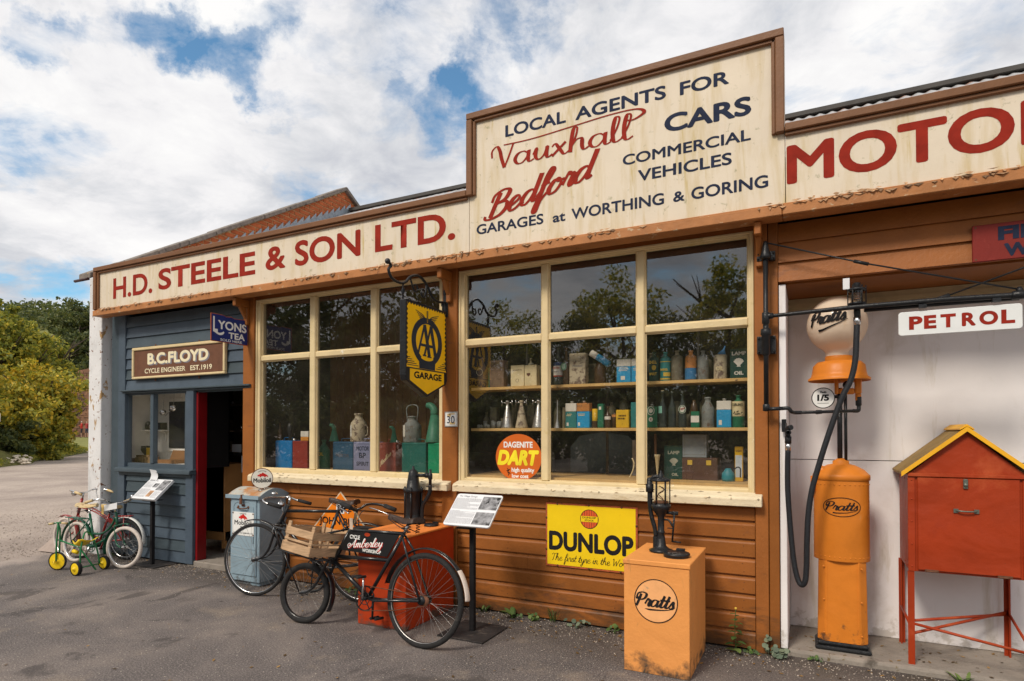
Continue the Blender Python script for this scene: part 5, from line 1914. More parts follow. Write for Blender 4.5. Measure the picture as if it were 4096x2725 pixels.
# PETROL board under the arm
t = thing('petrol_sign', 'white board lettered PETROL in red hanging under the black swing arm', 'sign', (.78, -.13, 2.08))
b = BM()
PX0, PX1, PZ0, PZ1 = .478, 1.068, 2.082, 2.226
def rrect(x0, x1, z0, z1, r, n=5):
    pts = []
    for cx_, cz_, a0 in ((x1 - r, z1 - r, 0), (x0 + r, z1 - r, 90), (x0 + r, z0 + r, 180), (x1 - r, z0 + r, 270)):
        for i in range(n + 1):
            a = R(a0 + 90 * i / n)
            pts.append((cx_ + r * math.cos(a), cz_ + r * math.sin(a)))
    return pts
PLS = Plane((.478, -.138, 0), (1, -.03, 0), (0, 0, 1))
extrude_poly(b, [PLS.p(x - .478, z, 0) for x, z in rrect(PX0, PX1, PZ0, PZ1, .018)], -PLS.n * .012)
obj('board', b, mat('chalky white enamel', (.74, .76, .75), .5, .05, 8, .05, marks=[((.35, .33, .30), .72, .03, 20.)]), t, bevel=.003)
for ch, x0, x1 in (('P', .532, .600), ('E', .607, .668), ('T', .688, .762), ('R', .790, .856), ('O', .872, .958), ('L', .972, 1.034)):
    text('lettering', ch, PLS, x0 - .478, x1 - .478, 2.116, 2.196, M_RED, t, bold=.045, h=.001)

# ------------------------------------------------------------------ red locker with the pitched yellow roof
t = thing('red_locker', 'red steel locker with yellow edged pitched roof on tall angle legs in the bay', 'locker', (.843, .28, .045))
b = BM()
box(b, .545, 1.141, .055, .495, .628, 1.232)
obj('body', b, M_LOCK, t, bevel=.003)
b = BM()
extrude_poly(b, [(.545, .060, 1.2325), (1.141, .060, 1.2325), (.843, .060, 1.505)], (0, .43, 0))
obj('gable', b, M_LOCK, t)
b = BM()
box(b, .590, 1.096, .042, .0545, .640, 1.220)
door = obj('door', b, M_LOCK, t, bevel=.004)
b = BM()
box(b, .540, 1.146, .034, .054, 1.222, 1.244)
box(b, .540, .578, .046, .0545, .628, 1.2215)
box(b, 1.108, 1.146, .046, .0545, .628, 1.2215)
obj('front_rail', b, M_LOCK, t, bevel=.002)
for s in (-1, 1):
    b = BM()
    e0, e1 = (.843, 1.520), (.843 + s * .335, 1.236)
    extrude_poly(b, [(e0[0], .030, e0[1] - .004), (e1[0], .030, e1[1] - .004), (e1[0], .030, e1[1] + .010), (e0[0], .030, e0[1] + .010)], (0, .50, 0))
    obj('roof_panel', b, M_ROOFY, t)
    b = BM()
    extrude_poly(b, [(e0[0], .022, e0[1] - .016), (e1[0] + s * .004, .022, e1[1] - .016), (e1[0] + s * .004, .022, e1[1] + .014), (e0[0], .022, e0[1] + .014)], (0, .007, 0))
    obj('verge_strip', b, M_YELL, t)
b = BM()
extrude_poly(b, [(.808, .028, 1.512), (.843, .028, 1.536), (.878, .028, 1.512), (.878, .028, 1.520), (.843, .028, 1.548), (.808, .028, 1.520)], (0, .505, 0))
obj('ridge_strip', b, M_YELL, t)
for (x, y) in ((.548, .058), (1.138, .058), (.548, .490), (1.138, .490)):
    b = BM()
    sx = 1 if x < .8 else -1
    sy = 1 if y < .3 else -1
    zt = 1.20 if y < .3 else .627
    z0 = .012 if y < .02 else .03
    box(b, x - .004, x + .004, min(y, y + sy * .03), max(y, y + sy * .03), z0, .6275)
    box(b, min(x - .012 * sx, x + sx * .024), max(x - .012 * sx, x + sx * .024), y - sy * .004 - .002, y - sy * .004 + .002, z0, .6272)
    box(b, x - .02, x + .03, y - .02, y + .02, z0 - .004, z0 + .004)
    obj('leg', b, M_LOCK, t)
for (p, q) in (((.555, .060, .315), (1.13, .49, .315)), ((.555, .49, .335), (1.13, .060, .235)), ((.555, .06, .235), (1.13, .49, .33)), ((.548, .07, .29), (.548, .48, .30)), ((1.138, .07, .23), (1.138, .48, .32))):
    if p == (.555, .060, .315) or p == (.555, .06, .235) or p[0] != .555:
        b = BM()
        tube(b, [p, q], .009, 6)
        obj('brace', b, M_LOCK, t)
b = BM()
tube(b, [(.555, .062, .30), (1.135, .062, .20)], .009, 6)
obj('brace', b, M_LOCK, t)
b = BM()
box(b, .822, .846, .030, .0415, 1.155, 1.214)
lathe(b, [(0, .008), (.010, .008), (.012, 0)], (.834, .030, 1.178), (0, -1, 0), 10)
obj('hasp', b, mat('grey green metal', (.16, .18, .15), .4, .2, 20, metal=.6), t, bevel=.003)
b = BM()
tube(b, curve_pts([(.785, .036, 1.02), (.800, .022, 1.02), (.835, .018, 1.019), (.872, .022, 1.02), (.887, .036, 1.02)], 4), .005, 6)
for x in (.785, .887):
    box(b, x - .012, x + .012, .033, .0415, 1.008, 1.032)
obj('handle', b, mat('grey green metal', (.16, .18, .15), .4), door)

b = BM()
for x in (.66, 1.02):
    box(b, x - .035, x + .035, .034, .0415, .632, .648)
    tube(b, [(x - .03, .036, .636), (x + .03, .036, .636)], .005, 6)
obj('hinge', b, M_RUST, t, kind='stuff')
b = BM()
for x in (.555, 1.13):
    for z in (.66, .80, .94, 1.08, 1.20):
        lathe(b, [(0, .003), (.005, .002), (.0055, 0)], (x + .005, .046, z), (0, -1, 0), 6)
for y in (.10, .22, .34, .46):
    for z in (.66, 1.20):
        lathe(b, [(0, .003), (.005, .002), (.0055, 0)], (.545, y, z), (-1, 0, 0), 6)
obj('rivets', b, M_LOCK, t, kind='stuff')

# ------------------------------------------------------------------ visitors' information lecterns
def lectern(name, label, x0, x1, y0, z0, y1, z1, post, plate, title, photos, blocks, th=.014, r=.02, base_rect=None):
    t = thing(name, label, 'information board', (post[0], post[1], 0))
    o = Vector((x0, y0, z0))
    U = Vector((1, 0, 0))
    V = Vector((0, y1 - y0, z1 - z0))
    H = V.length
    W = x1 - x0
    pl = Plane(o, U, V)
    b = BM()
    extrude_poly(b, [pl.p(x, z, 0) for x, z in rrect(0, W, 0, H, r)], -pl.n * th)
    obj('panel', b, M_PAPER, t, bevel=.002)
    if title:
        text('lettering', title, pl, W * .27 - .08, W * .27 + .075, H - .038, H - .017, M_PRINT, t, bold=.0, h=.001)
    b = BM()
    rr = random.Random(len(name) + int(W * 100))
    for (a0, a1, c0, c1) in blocks:
        z = c1 * H
        while z > c0 * H:
            e = a1 if rr.random() > .15 else a0 + (a1 - a0) * rr.uniform(.3, .8)
            xx = a0 * W
            while xx < e * W - .004:
                L = rr.uniform(.006, .02)
                patch(b, [(xx, z), (min(xx + L, e * W), z), (min(xx + L, e * W), z + .0030), (xx, z + .0030)], pl, .0008)
                xx += L + .003
            z -= .0068
    obj('small_print', b, mat('pale grey print', (.34, .34, .36), .6), t, kind='stuff')
    for (a0, a1, c0, c1, mm) in photos:
        b = BM()
        patch(b, [(a0 * W, c0 * H), (a1 * W, c0 * H), (a1 * W, c1 * H), (a0 * W, c1 * H)], pl, .001)
        obj('photograph', b, mm, t)
    b = BM()
    zt = z0 + (post[1] - y0) / (y1 - y0) * (z1 - z0) - th - .012
    box(b, post[0] - .019, post[0] + .019, post[1] - .019, post[1] + .019, .012, zt)
    obj('post', b, M_BLACK, t, bevel=.002)
    b = BM()
    box(b, plate[0], plate[1], plate[2], plate[3], .004, .0118)
    obj('base_plate', b, mat('dirty black base plate', (.030, .027, .027), .7, .4, 9, .3, marks=[((.12, .10, .085), .56, .12, 6.)]), t, bevel=.002)
    if name == 'info_lectern' and title:
        pass
    b = BM()
    box(b, post[0] - .06, post[0] + .06, y0 + .03, y1 - .03, z0 - .03, z0 - .024)
    extrude_poly(b, [(post[0] - .05, y0 + .05, z0 + .0), (post[0] - .05, y1 - .05, z1 - .06), (post[0] - .05, y1 - .05, z1 - .075), (post[0] - .05, y0 + .05, z0 - .015)], (.10, 0, 0))
    obj('mount', b, M_BLACK, t)
    return t


M_PH2 = mat('amber photograph print', (.45, .26, .14), .5, .5, 18, 0)
lectern('info_lectern', 'white information panel on a black post titled The Village Garage', -2.435, -2.045, -.715, .822, -.49, 1.028, (-2.285, -.53), (-2.47, -2.085, -.735, -.335), 'The Village Garage',
        [(.60, .985, .52, .93, M_PHOTO), (.60, .985, .06, .44, M_PHOTO)], [(.02, .58, .50, .84), (.02, .58, .06, .44)])
b = BM()
tl = lectern('info_lectern', 'white information panel on a black post by the grey cycle shop', -6.865, -6.455, -.30, .757, -.08, .958, (-6.650, -.19), (-6.86, -6.45, -.30, .0), 'Bicycle shop',
             [(.42, .62, .58, .78, M_PHOTO), (.66, .98, .45, .95, M_PHOTO), (.50, .68, .12, .42, M_PH2)], [(.04, .38, .55, .84), (.04, .46, .08, .48), (.72, .96, .08, .38)], th=.03, r=.003)
b = BM()
pts = curve_pts([(-6.835, -.105, .955), (-6.83, -.095, 1.0), (-6.835, -.10, 1.04), (-6.84, -.11, 1.07)], 4)
A = [b.verts.new(p) for p in pts]
B = [b.verts.new(p + Vector((.11, .01, -.012))) for p in pts]
for i in range(len(A) - 1):
    b.faces.new((A[i], A[i + 1], B[i + 1], B[i]))
o = obj('paper_leaf', b, M_PAPER, tl)

# ------------------------------------------------------------------ bicycles
class Bike:
    """builds in a plane through the two wheel contacts: s forward, h up (leaning), t towards the viewer's side"""
    def __init__(s, rear, frontc, lean=0.0, side=1):
        a, c = Vector((*rear, 0)), Vector((*frontc, 0))
        s.o = a
        s.d = (c - a).normalized()
        s.L = (c - a).length
        s.n = Vector((s.d.y, -s.d.x, 0))
        if s.n.y > 0:
            s.n = -s.n
        s.up = (Vector((0, 0, 1)) * math.cos(lean) - s.n * math.sin(lean)).normalized()
        s.n = (s.n * math.cos(lean) + Vector((0, 0, 1)) * math.sin(lean)).normalized()
    def F(s, q, h, t=0.0):
        return s.o + s.d * q + s.up * h + s.n * t
    def bar(s, b, pts, r, n=8, smooth=0):
        P = [s.F(*p) for p in pts]
        tube(b, curve_pts(P, smooth) if smooth else P, r, n)


def wheel(B, parent, q, h, r, tr, tyre=M_TYRE, rimm=M_CHROME, spokes=36, steer=0.0, hubw=.05, name='wheel', hubm=None, label=None):
    c = B.F(q, h)
    e1 = B.d * math.cos(steer) + B.n * math.sin(steer)
    ax = e1.cross(B.up).normalized()
    e2 = B.up
    rm = r - tr
    b = BM()
    n = 64
    rings = []
    prof = [(tr * math.cos(a), tr * math.sin(a)) for a in [2 * math.pi * k / 12 for k in range(12)]]
    for i in range(n):
        t_ = 2 * math.pi * i / n
        rad = e1 * math.cos(t_) + e2 * math.sin(t_)
        rings.append([b.verts.new(c + rad * (rm + x) + ax * y) for x, y in prof])
    for i in range(n):
        A, C = rings[i], rings[(i + 1) % n]
        for j in range(12):
            f = b.faces.new((A[j], A[(j + 1) % 12], C[(j + 1) % 12], C[j]))
            f.smooth = True
    w_ = obj(name, b, tyre, parent, label=label)
    b = BM()
    rr_ = rm - tr * .55
    prof = [(tr * .35, tr * .62), (-tr * .25, tr * .62), (-tr * .40, tr * .35), (-tr * .40, -tr * .35), (-tr * .25, -tr * .62), (tr * .35, -tr * .62)]
    rings = []
    for i in range(n):
        t_ = 2 * math.pi * i / n
        rad = e1 * math.cos(t_) + e2 * math.sin(t_)
        rings.append([b.verts.new(c + rad * (rr_ + x) + ax * y) for x, y in prof])
    for i in range(n):
        A, C = rings[i], rings[(i + 1) % n]
        for j in range(5):
            f = b.faces.new((A[j], A[j + 1], C[j + 1], C[j]))
            f.smooth = True
    obj('rim', b, rimm, w_)
    b = BM()
    for k in range(spokes):
        side = 1 if k % 2 else -1
        a0 = 2 * math.pi * k / spokes
        a1 = a0 + (1.2 if (k // 2) % 2 else -1.2)
        p = c + (e1 * math.cos(a0) + e2 * math.sin(a0)) * (rr_ - tr * .35)
        q_ = c + (e1 * math.cos(a1) + e2 * math.sin(a1)) * .020 + ax * side * hubw * .5
        tube(b, [p, q_], .0011, 3, caps=False)
    obj('spokes', b, M_STEEL, w_, kind='stuff')
    b = BM()
    lathe(b, [(0, -hubw * .8), (.006, -hubw * .8), (.008, -hubw * .6), (.022, -hubw * .52), (.022, -hubw * .46), (.012, -hubw * .4), (.012, hubw * .4), (.022, hubw * .46), (.022, hubw * .52), (.008, hubw * .6), (.006, hubw * .8), (0, hubw * .8)], c, ax, 12)
    obj('hub', b, hubm or M_STEEL, w_)
    return w_, c, e1, e2, ax


def guard(parent, W, r, a0, a1, width=.05, m=M_BIKE, name='mudguard', label=None):
    _, c, e1, e2, ax = W
    b = BM()
    n = 26
    rings = []
    for i in range(n + 1):
        t_ = R(a0 + (a1 - a0) * i / n)
        rad = e1 * math.cos(t_) + e2 * math.sin(t_)
        rings.append([b.verts.new(c + rad * (r + .010 * math.cos(k / 6 * math.pi - math.pi / 2)) + ax * width / 2 * (k / 3 - 1)) for k in range(7)])
    for A, C in zip(rings, rings[1:]):
        for j in range(6):
            f = b.faces.new((A[j], A[j + 1], C[j + 1], C[j]))
            f.smooth = True
    o = obj(name, b, m, parent, label=label)
    md = o.modifiers.new('thickness', 'SOLIDIFY')
    md.thickness = .002
    return o


def saddle(B, parent, q0, q1, h, m, w_=.085, springs=True):
    """q0 nose, q1 back"""
    b = BM()
    n = 12
    rows = []
    for i in range(n + 1):
        u = i / n
        q = q0 + (q1 - q0) * u
        wd = .016 + (w_ - .016) * max(0, (u - .25) / .75) ** 1.3
        if i == n:
            wd *= .8
        top = h + .012 * math.cos(u * 5) - .006
        row = []
        for k in range(9):
            a = math.pi * (k / 8)
            row.append(b.verts.new(B.F(q, top - .038 + .038 * math.sin(a) ** .6 if 0 < k < 8 else top - .042, wd * math.cos(a))))
        rows.append(row)
    for A, C in zip(rows, rows[1:]):
        for j in range(8):
            f = b.faces.new((A[j], A[j + 1], C[j + 1], C[j]))
            f.smooth = True
    b.faces.new(rows[0])
    b.faces.new(rows[-1][::-1])
    s = obj('saddle', b, m, parent)
    if springs:
        b = BM()
        for t in (-1, 1):
            x = q1 + (q0 - q1) * .16
            P = [B.F(x + .014 * math.cos(k * .9), h - .045 - k * .0026, t * w_ * .62 + .014 * math.sin(k * .9)) for k in range(30)]
            tube(b, P, .0032, 5)
            tube(b, [B.F(q0 + .00, h - .03, t * .012), B.F(q0 + (q1 - q0) * .4, h - .075, t * .03), B.F(x, h - .115, t * w_ * .6)], .0035, 5)
        tube(b, [B.F(q0 + (q1 - q0) * .55, h - .09, -.03), B.F(q0 + (q1 - q0) * .55, h - .09, .03)], .008, 6)
        obj('saddle_springs', b, M_IRON, s)
    return s


def crankset(B, parent, q, h, rr_, ca, crank=.165, m=M_IRON, t=.035):
    b = BM()
    ax = B.n
    c = B.F(q, h, t)
    e1, e2 = B.d, B.up
    n = 44
    for (r0, r1) in ((rr_ - .008, rr_ + .0),):
        A = []
        for i in range(n):
            k = 2 * math.pi * i / n
            ro = r1 + (.004 if i % 2 else 0)
            A.append((b.verts.new(c + (e1 * math.cos(k) + e2 * math.sin(k)) * r0), b.verts.new(c + (e1 * math.cos(k) + e2 * math.sin(k)) * ro)))
        for i in range(n):
            p, q_ = A[i], A[(i + 1) % n]
            b.faces.new((p[0], p[1], q_[1], q_[0]))
    for k in range(5):
        a = 2 * math.pi * k / 5 + .3
        tube(b, [c, c + (e1 * math.cos(a) + e2 * math.sin(a)) * (rr_ - .004)], .004, 5)
    tube(b, [c + (e1 * math.cos(i * .3) + e2 * math.sin(i * .3)) * rr_ * .5 for i in range(21)], .003, 5, closed=True)
    o = obj('chainring', b, m, parent)
    md = o.modifiers.new('thickness', 'SOLIDIFY')
    md.thickness = .003
    b = BM()
    tube(b, [B.F(q, h, -.055), B.F(q, h, .06)], .016, 12)
    obj('bottom_bracket', b, m, parent)
    for s in (1, -1):
        a = R(ca) if s == 1 else R(ca + 180)
        p0 = B.F(q, h, .058 * s)
        p1 = B.F(q + crank * math.cos(a), h + crank * math.sin(a), .064 * s)
        b = BM()
        tube(b, [p0, p1], [.010, .0075], 8)
        cr = obj('crank', b, M_CHROME if s == 1 else m, parent)
        b = BM()
        pc = p1 + B.n * (.05 * s)
        for dh in (-.022, .022):
            P = [pc + B.d * dh - B.n * .045, pc + B.d * dh + B.n * .045]
            tube(b, P, .011, 6)
        tube(b, [p1, pc + B.n * .045 * s], .006, 6)
        obj('pedal', b, M_TYRE, cr)


def chain(B, parent, q, h, rr_, r2, hub_h, t=.035):
    b = BM()
    P = [B.F(q, h + rr_, t), B.F(0, hub_h + r2, t)]
    tube(b, P, .0035, 5)
    tube(b, [B.F(q, h - rr_, t), B.F(q * .5, (h - rr_ + hub_h - r2) / 2 - .012, t), B.F(0, hub_h - r2, t)], .0035, 5)
    lathe(b, [(0, -.002), (r2, -.002), (r2, .002), (0, .002)], B.F(0, hub_h, t), B.n, 18)
    obj('chain', b, M_RUST, parent)


# delivery bicycle ------------------------------------------------------------
t = thing('delivery_bicycle', 'black delivery bicycle with small front wheel and CYCLE WORKSHOP board in its frame', 'bicycle', (-3.0, -.98, 0))
B = Bike((-2.405, -.990), (-3.609, -.952), lean=R(8))
WR = wheel(B, t, .030, .325, .325, .021, rimm=M_STEEL)
WF = wheel(B, t, 1.185, .232, .232, .024, rimm=M_BIKE, spokes=28, steer=R(9))
guard(t, WR, .352, 12, 152, .056)
b = guard(t, WR, .3555, 140, 174, .058, m=mat('chipped white guard paint', (.70, .60, .52), .5, .1, 14, .1, marks=[((.30, .2, .15), .70, .04, 20.)]), label='white painted tail of the rear mudguard')
guard(t, WF, .262, 98, 205, .060)
b = BM()
bar = B.bar
bar(b, [(.54, .276), (.262, .765)], .0145)                       # seat tube
bar(b, [(.770, .752), (.262, .765)], .014)                      # top tube
bar(b, [(.885, .545), (.372, .565)], .014)                      # lower parallel tube
bar(b, [(.900, .500), (.540, .280)], .0165)                     # down tube
bar(b, [(.768, .765), (.925, .485)], .019)                      # head tube
for s in (-1, 1):
    bar(b, [(.265, .755, .018 * s), (.20, .66, .045 * s), (.030, .325, .060 * s)], .0085)
    bar(b, [(.52, .275, .02 * s), (.44, .272, .045 * s), (.030, .325, .060 * s)], .010)
frame = obj('frame', b, M_BIKE, t)
b = BM()
for s in (-1, 1):
    bar(b, [(.935, .500, .048 * s), (.975, .42, .050 * s), (1.02, .33, .052 * s), (1.09, .262, .052 * s), (1.185, .232, .052 * s)], [.012] * 8 + [.011] * 8 + [.009] * 8 + [.008], smooth=6)
bar(b, [(.93, .505, -.055), (.93, .505, .055)], .013)
bar(b, [(.935, .49), (.92, .53)], .018)
fork = obj('fork', b, M_BIKE, t)
b = BM()
bar(b, [(.745, .80), (.735, .905)], .012)
bar(b, [(.735, .905), (.735, .905 + .001)], .018)
for s in (-1, 1):
    bar(b, [(.735, .905, 0), (.745, .925, .06 * s), (.760, .950, .13 * s), (.745, .960, .20 * s), (.68, .955, .235 * s), (.62, .940, .245 * s)], .0105, smooth=6)
bar(b, [(.75, .905, -.10), (.80, .88, -.12), (.80, .80, -.08), (.77, .74, -.02)], .0035, 6, smooth=6)
hb = obj('handlebar', b, M_BIKE, t)
for s in (-1, 1):
    b = BM()
    bar(b, [(.665, .953, .238 * s), (.56, .925, .250 * s)], .0175, 10)
    obj('grip', b, M_TYRE, hb)
    b = BM()
    bar(b, [(.76, .93, .17 * s), (.70, .915, .20 * s), (.60, .885, .225 * s)], .0045, 6, smooth=5)
    obj('brake_lever', b, M_CHROME, hb)
b = BM()
bar(b, [(.262, .76), (.225, .845)], .012)
obj('seat_post', b, M_CHROME, t)
saddle(B, t, .41, .135, .895, M_LEATHER, .085)
crankset(B, t, .54, .276, .090, 88, .160)
chain(B, t, .54, .276, .090, .035, .325)
b = BM()
lathe(b, [(0, -.05), (.03, -.048), (.034, -.03), (.034, .03), (.03, .048), (0, .05)], B.F(.030, .325), B.n, 14)
obj('rear_hub_brake', b, M_IRON, t)
# carrier
b = BM()
up7 = .12
def rk(q, t_, lift=0.0):
    return (q, .695 + (q - 1.05) * up7 + lift, t_)
bar(b, [(.785, .762, .0), (.93, .700, .19), rk(.97, .205), rk(1.38, .205), rk(1.42, .17), rk(1.42, -.17), rk(1.38, -.205), rk(.97, -.205), (.93, .69, -.19), (.785, .762, .0)], .0085)
for q, t_ in ((.985, .205), (.985, -.205), (1.38, .2), (1.38, -.2)):
    bar(b, [rk(q, t_), (q - .06, .535 + (q - 1.05) * up7, t_ * .9)], .0075)
for t_ in (-.18, -.06, .06, .18):
    bar(b, [(.91, .515, t_), (1.36, .565, t_)], .0065)
for q in (.915, 1.13, 1.36):
    bar(b, [(q, .515 + (q - .91) * .11, -.19), (q, .515 + (q - .91) * .11, .19)], .007)
bar(b, [(.93, .50, 0), (.96, .53, .0)], .016)
for s in (-1, 1):
    bar(b, [(1.30, .555, .16 * s), (1.185, .245, .062 * s)], .0055)
obj('carrier', b, M_BIKE, t)
# name board in the frame
PB = Plane(B.F(0, 0, .020), -B.d, B.up)
b = BM()
cor = [(-.755, .742), (-.290, .752), (-.405, .600), (-.755, .605)]
cor = [(-.752, .745), (-.285, .752), (-.392, .592), (-.862, .560), (-.858, .60)]
cor = [(-.775, .745), (-.285, .752), (-.382, .588), (-.845, .600)]
extrude_poly(b, [PB.p(x, z, -.004) for x, z in cor], PB.n * .006)
brd = obj('name_board', b, mat('board black', (.012, .012, .013), .4, .2), t, bevel=.001)
text('lettering', 'CYCLE', PB, -.755, -.655, .692, .722, M_WHT, brd, bold=.03, h=.003, rot=R(-1))
M_SR = mat('script red shadow', (.60, .02, .015), .4)
for dx, dz, mm, hh in ((.004, -.005, M_SR, .003), (0, 0, M_WHT, .0048)):
    script('lettering', 'Amberley', PB, -.765 + dx, -.430 + dx, .622 + dz, .685 + dz, mm, brd, wd=.27, nib=.35, slant=.25, rot=R(6), h=hh)
text('lettering', 'WORKSHOP', PB, -.620, -.440, .604, .630, M_WHT, brd, bold=.03, h=.003, rot=R(-1))
b = BM()
disc(b, -.585, .733, .028, .014, PB, .0034, 20)
obj('hand_hole', b, M_REDO, brd)
b = BM()
q = B.F(.735, .86, .05)
extrude_poly(b, [q + B.d * x + Vector((0, 0, z)) for x, z in ((-.016, -.10), (.016, -.10), (.016, -.015), (-.016, -.015))], B.n * .002)
obj('card_tag', b, mat('buff card', (.60, .47, .36), .8), t)
b = BM()
for k in range(5):
    bar(b, [(.735, .90, .01 * k), (.72 - .01 * k, .86, .03), (.71 + .012 * k, .80 - .01 * k, .035)], .0012, 4, smooth=4)
obj('string', b, mat('twine', (.45, .33, .18), .9), t, kind='stuff')

# slatted crate standing on the carrier
cr = thing('wooden_crate', 'slatted wooden crate tipped on the carrier of the delivery bicycle', 'crate', (-3.44, -1.0, .6))
o3 = Vector((-3.300, -1.168, .585))
M3 = Matrix.Rotation(R(-10), 4, 'X') @ Matrix.Rotation(R(7.5), 4, 'Y')
ex, ey, ez = (M3 @ Vector((-1, 0, 0))), (M3 @ Vector((0, 1, 0))), (M3 @ Vector((0, 0, 1)))
CL, CW, CH = .275, .37, .215
rnd = random.Random(9)


def slat(name, x0, x1, y0, y1, z0, z1):
    b = BM()
    j = [rnd.uniform(-.003, .003) for _ in range(6)]
    vs = box(b, x0 + j[0], x1 + j[1], y0, y1, z0 + j[4], z1 + j[5])
    for v_ in vs:
        p_ = v_.co.copy()
        v_.co = o3 + ex * p_.x + ey * p_.y + ez * p_.z
    obj(name, b, M_WOOD, cr, bevel=.0015)


for (z0, z1) in ((.0, .066), (.122, .180)):
    slat('slat', 0, CL, -.008, -.0005, z0, z1)
    slat('slat', 0, CL, CW + .0005, CW + .008, z0, z1)
    slat('slat', -.008, -.0005, -.008, CW + .008, z0, z1)
    slat('slat', CL + .0005, CL + .008, -.008, CW + .008, z0, z1)
slat('slat', 0, CL, -.008, -.0005, .082, .098)
slat('slat', -.008, -.0005, -.008, CW + .008, .080, .096)
for x in (.0, CL - .032):
    for y in ((.0, .17, CW - .014) if x == 0 else (.0, CW - .014)):
        slat('corner_batten', x, x + .032, y, y + .013, .0, .215)
for y in (.02, .10, .18, .26, .33):
    slat('bottom_slat', 0, CL, y, y + .035, -.008, -.001)

# gents' roadster ------------------------------------------------------------
t = thing('roadster_bicycle', 'tall black roadster bicycle with chrome bars leaning behind the delivery bicycle', 'bicycle', (-4.0, -.4, 0))
B = Bike((-3.54, -.295), (-4.55, -.56), lean=R(3))
bar = B.bar
WR = wheel(B, t, .0, .335, .335, .017)
WF = wheel(B, t, 1.075, .330, .330, .017, steer=R(-3))
guard(t, WR, .358, 15, 190, .05)
guard(t, WF, .358, 72, 190, .045)
b = BM()
bar(b, [(.44, .285), (.255, .80)], .0145)
bar(b, [(.765, .780), (.255, .790)], .0145)
bar(b, [(.815, .690), (.44, .285)], .0155)
bar(b, [(.755, .835), (.825, .660)], .018)
for s in (-1, 1):
    bar(b, [(.255, .78, .018 * s), (.0, .335, .055 * s)], .0075)
    bar(b, [(.43, .285, .02 * s), (.36, .285, .04 * s), (.0, .335, .055 * s)], .009)
obj('frame', b, M_BIKE, t)
b = BM()
for s in (-1, 1):
    bar(b, [(.83, .668, .045 * s), (.865, .56, .047 * s), (.91, .43, .048 * s), (.98, .355, .048 * s), (1.075, .330, .048 * s)], [.0115] * 16 + [.009] * 8 + [.008], smooth=6)
bar(b, [(.828, .665, -.05), (.828, .665, .05)], .014)
obj('fork', b, M_BIKE, t)
b = BM()
bar(b, [(.748, .84), (.735, .905)], .012)
bar(b, [(.735, .905), (.79, .905)], .012)
for s in (-1, 1):
    bar(b, [(.79, .905, 0), (.80, .908, .08 * s), (.85, .910, .16 * s), (.87, .893, .21 * s), (.83, .868, .235 * s), (.76, .850, .24 * s)], .0095, smooth=6)
bar(b, [(.84, .665, .055), (.87, .60, .06), (.85, .575, .06)], .004, 6)
bar(b, [(.80, .89, .05), (.785, .76, .03), (.845, .65, .045)], .0035, 6)
hb = obj('handlebar', b, M_CHROME, t)
for s in (-1, 1):
    b = BM()
    bar(b, [(.80, .862, .238 * s), (.67, .832, .245 * s)], .0160, 10)
    obj('grip', b, M_TYRE, hb)
b = BM()
lathe(b, [(.004, -.03), (.006, -.005), (.028, 0), (.030, .008), (.022, .018), (0, .024)], B.F(.835, .935, .10), B.up, 16)
obj('bell', b, M_CHROME, hb)
b = BM()
lathe(b, [(.0, -.035), (.020, -.030), (.030, .0), (.033, .008), (.028, .010), (0, .012)], B.F(.815, .84, .03), B.d, 16)
obj('lamp', b, M_CHROME, t)
b = BM()
bar(b, [(.253, .79), (.215, .865)], .012)
obj('seat_post', b, M_CHROME, t)
saddle(B, t, .345, .075, .905, M_LEATHER, .085)
crankset(B, t, .44, .285, .09, 215, .165)
chain(B, t, .44, .285, .09, .035, .335)
b = BM()
for s in (-1, 1):
    bar(b, [(1.075, .33, .05 * s), (.74, .30, .03 * s)], .003, 5)
    bar(b, [(0, .335, .05 * s), (-.25, .56, .03 * s)], .003, 5)
obj('guard_stay', b, M_BIKE, t)

# child's green bicycle -------------------------------------------------------
t = thing('green_bicycle', "child's dark green bicycle with cream saddle and white front tyre by the whitewashed pier", 'bicycle', (-7.2, -.46, 0))
B = Bike((-7.62, -.485), (-6.76, -.44), lean=R(-5))
B = Bike((-7.62, -.485), (-6.76, -.44), lean=R(5))
bar = B.bar
WR = wheel(B, t, .0, .232, .232, .020, tyre=M_WTYRE, spokes=28)
WF = wheel(B, t, .845, .230, .230, .021, tyre=M_WTYRE, spokes=28, steer=R(-12))
guard(t, WR, .255, 20, 185, .05, M_GREENB)
guard(t, WF, .255, 80, 200, .05, M_GREENB)
b = BM()
bar(b, [(.335, .205), (.195, .56)], .013)
bar(b, [(.655, .56), (.60, .46), (.52, .39), (.42, .35), (.300, .345)], .012, smooth=6)
bar(b, [(.685, .47), (.62, .38), (.52, .30), (.335, .215)], .013, smooth=6)
bar(b, [(.645, .60), (.700, .44)], .016)
for s in (-1, 1):
    bar(b, [(.215, .50, .015 * s), (.0, .232, .05 * s)], .007)
    bar(b, [(.33, .205, .02 * s), (.0, .232, .05 * s)], .008)
obj('frame', b, M_GREENB, t)
b = BM()
for s in (-1, 1):
    bar(b, [(.708, .45, .04 * s), (.74, .34, .042 * s), (.78, .262, .043 * s), (.845, .230, .043 * s)], .0085, smooth=6)
bar(b, [(.705, .455, -.045), (.705, .455, .045)], .012)
obj('fork', b, M_GREENB, t)
b = BM()
bar(b, [(.640, .60), (.625, .70)], .011)
for s in (-1, 1):
    bar(b, [(.625, .70, 0), (.65, .715, .07 * s), (.66, .745, .15 * s), (.60, .745, .20 * s), (.52, .725, .215 * s)], .009, smooth=6)
    bar(b, [(.65, .70, .07 * s), (.58, .695, .16 * s), (.50, .69, .20 * s)], .0035, 6, smooth=5)
hb = obj('handlebar', b, M_CHROME, t)
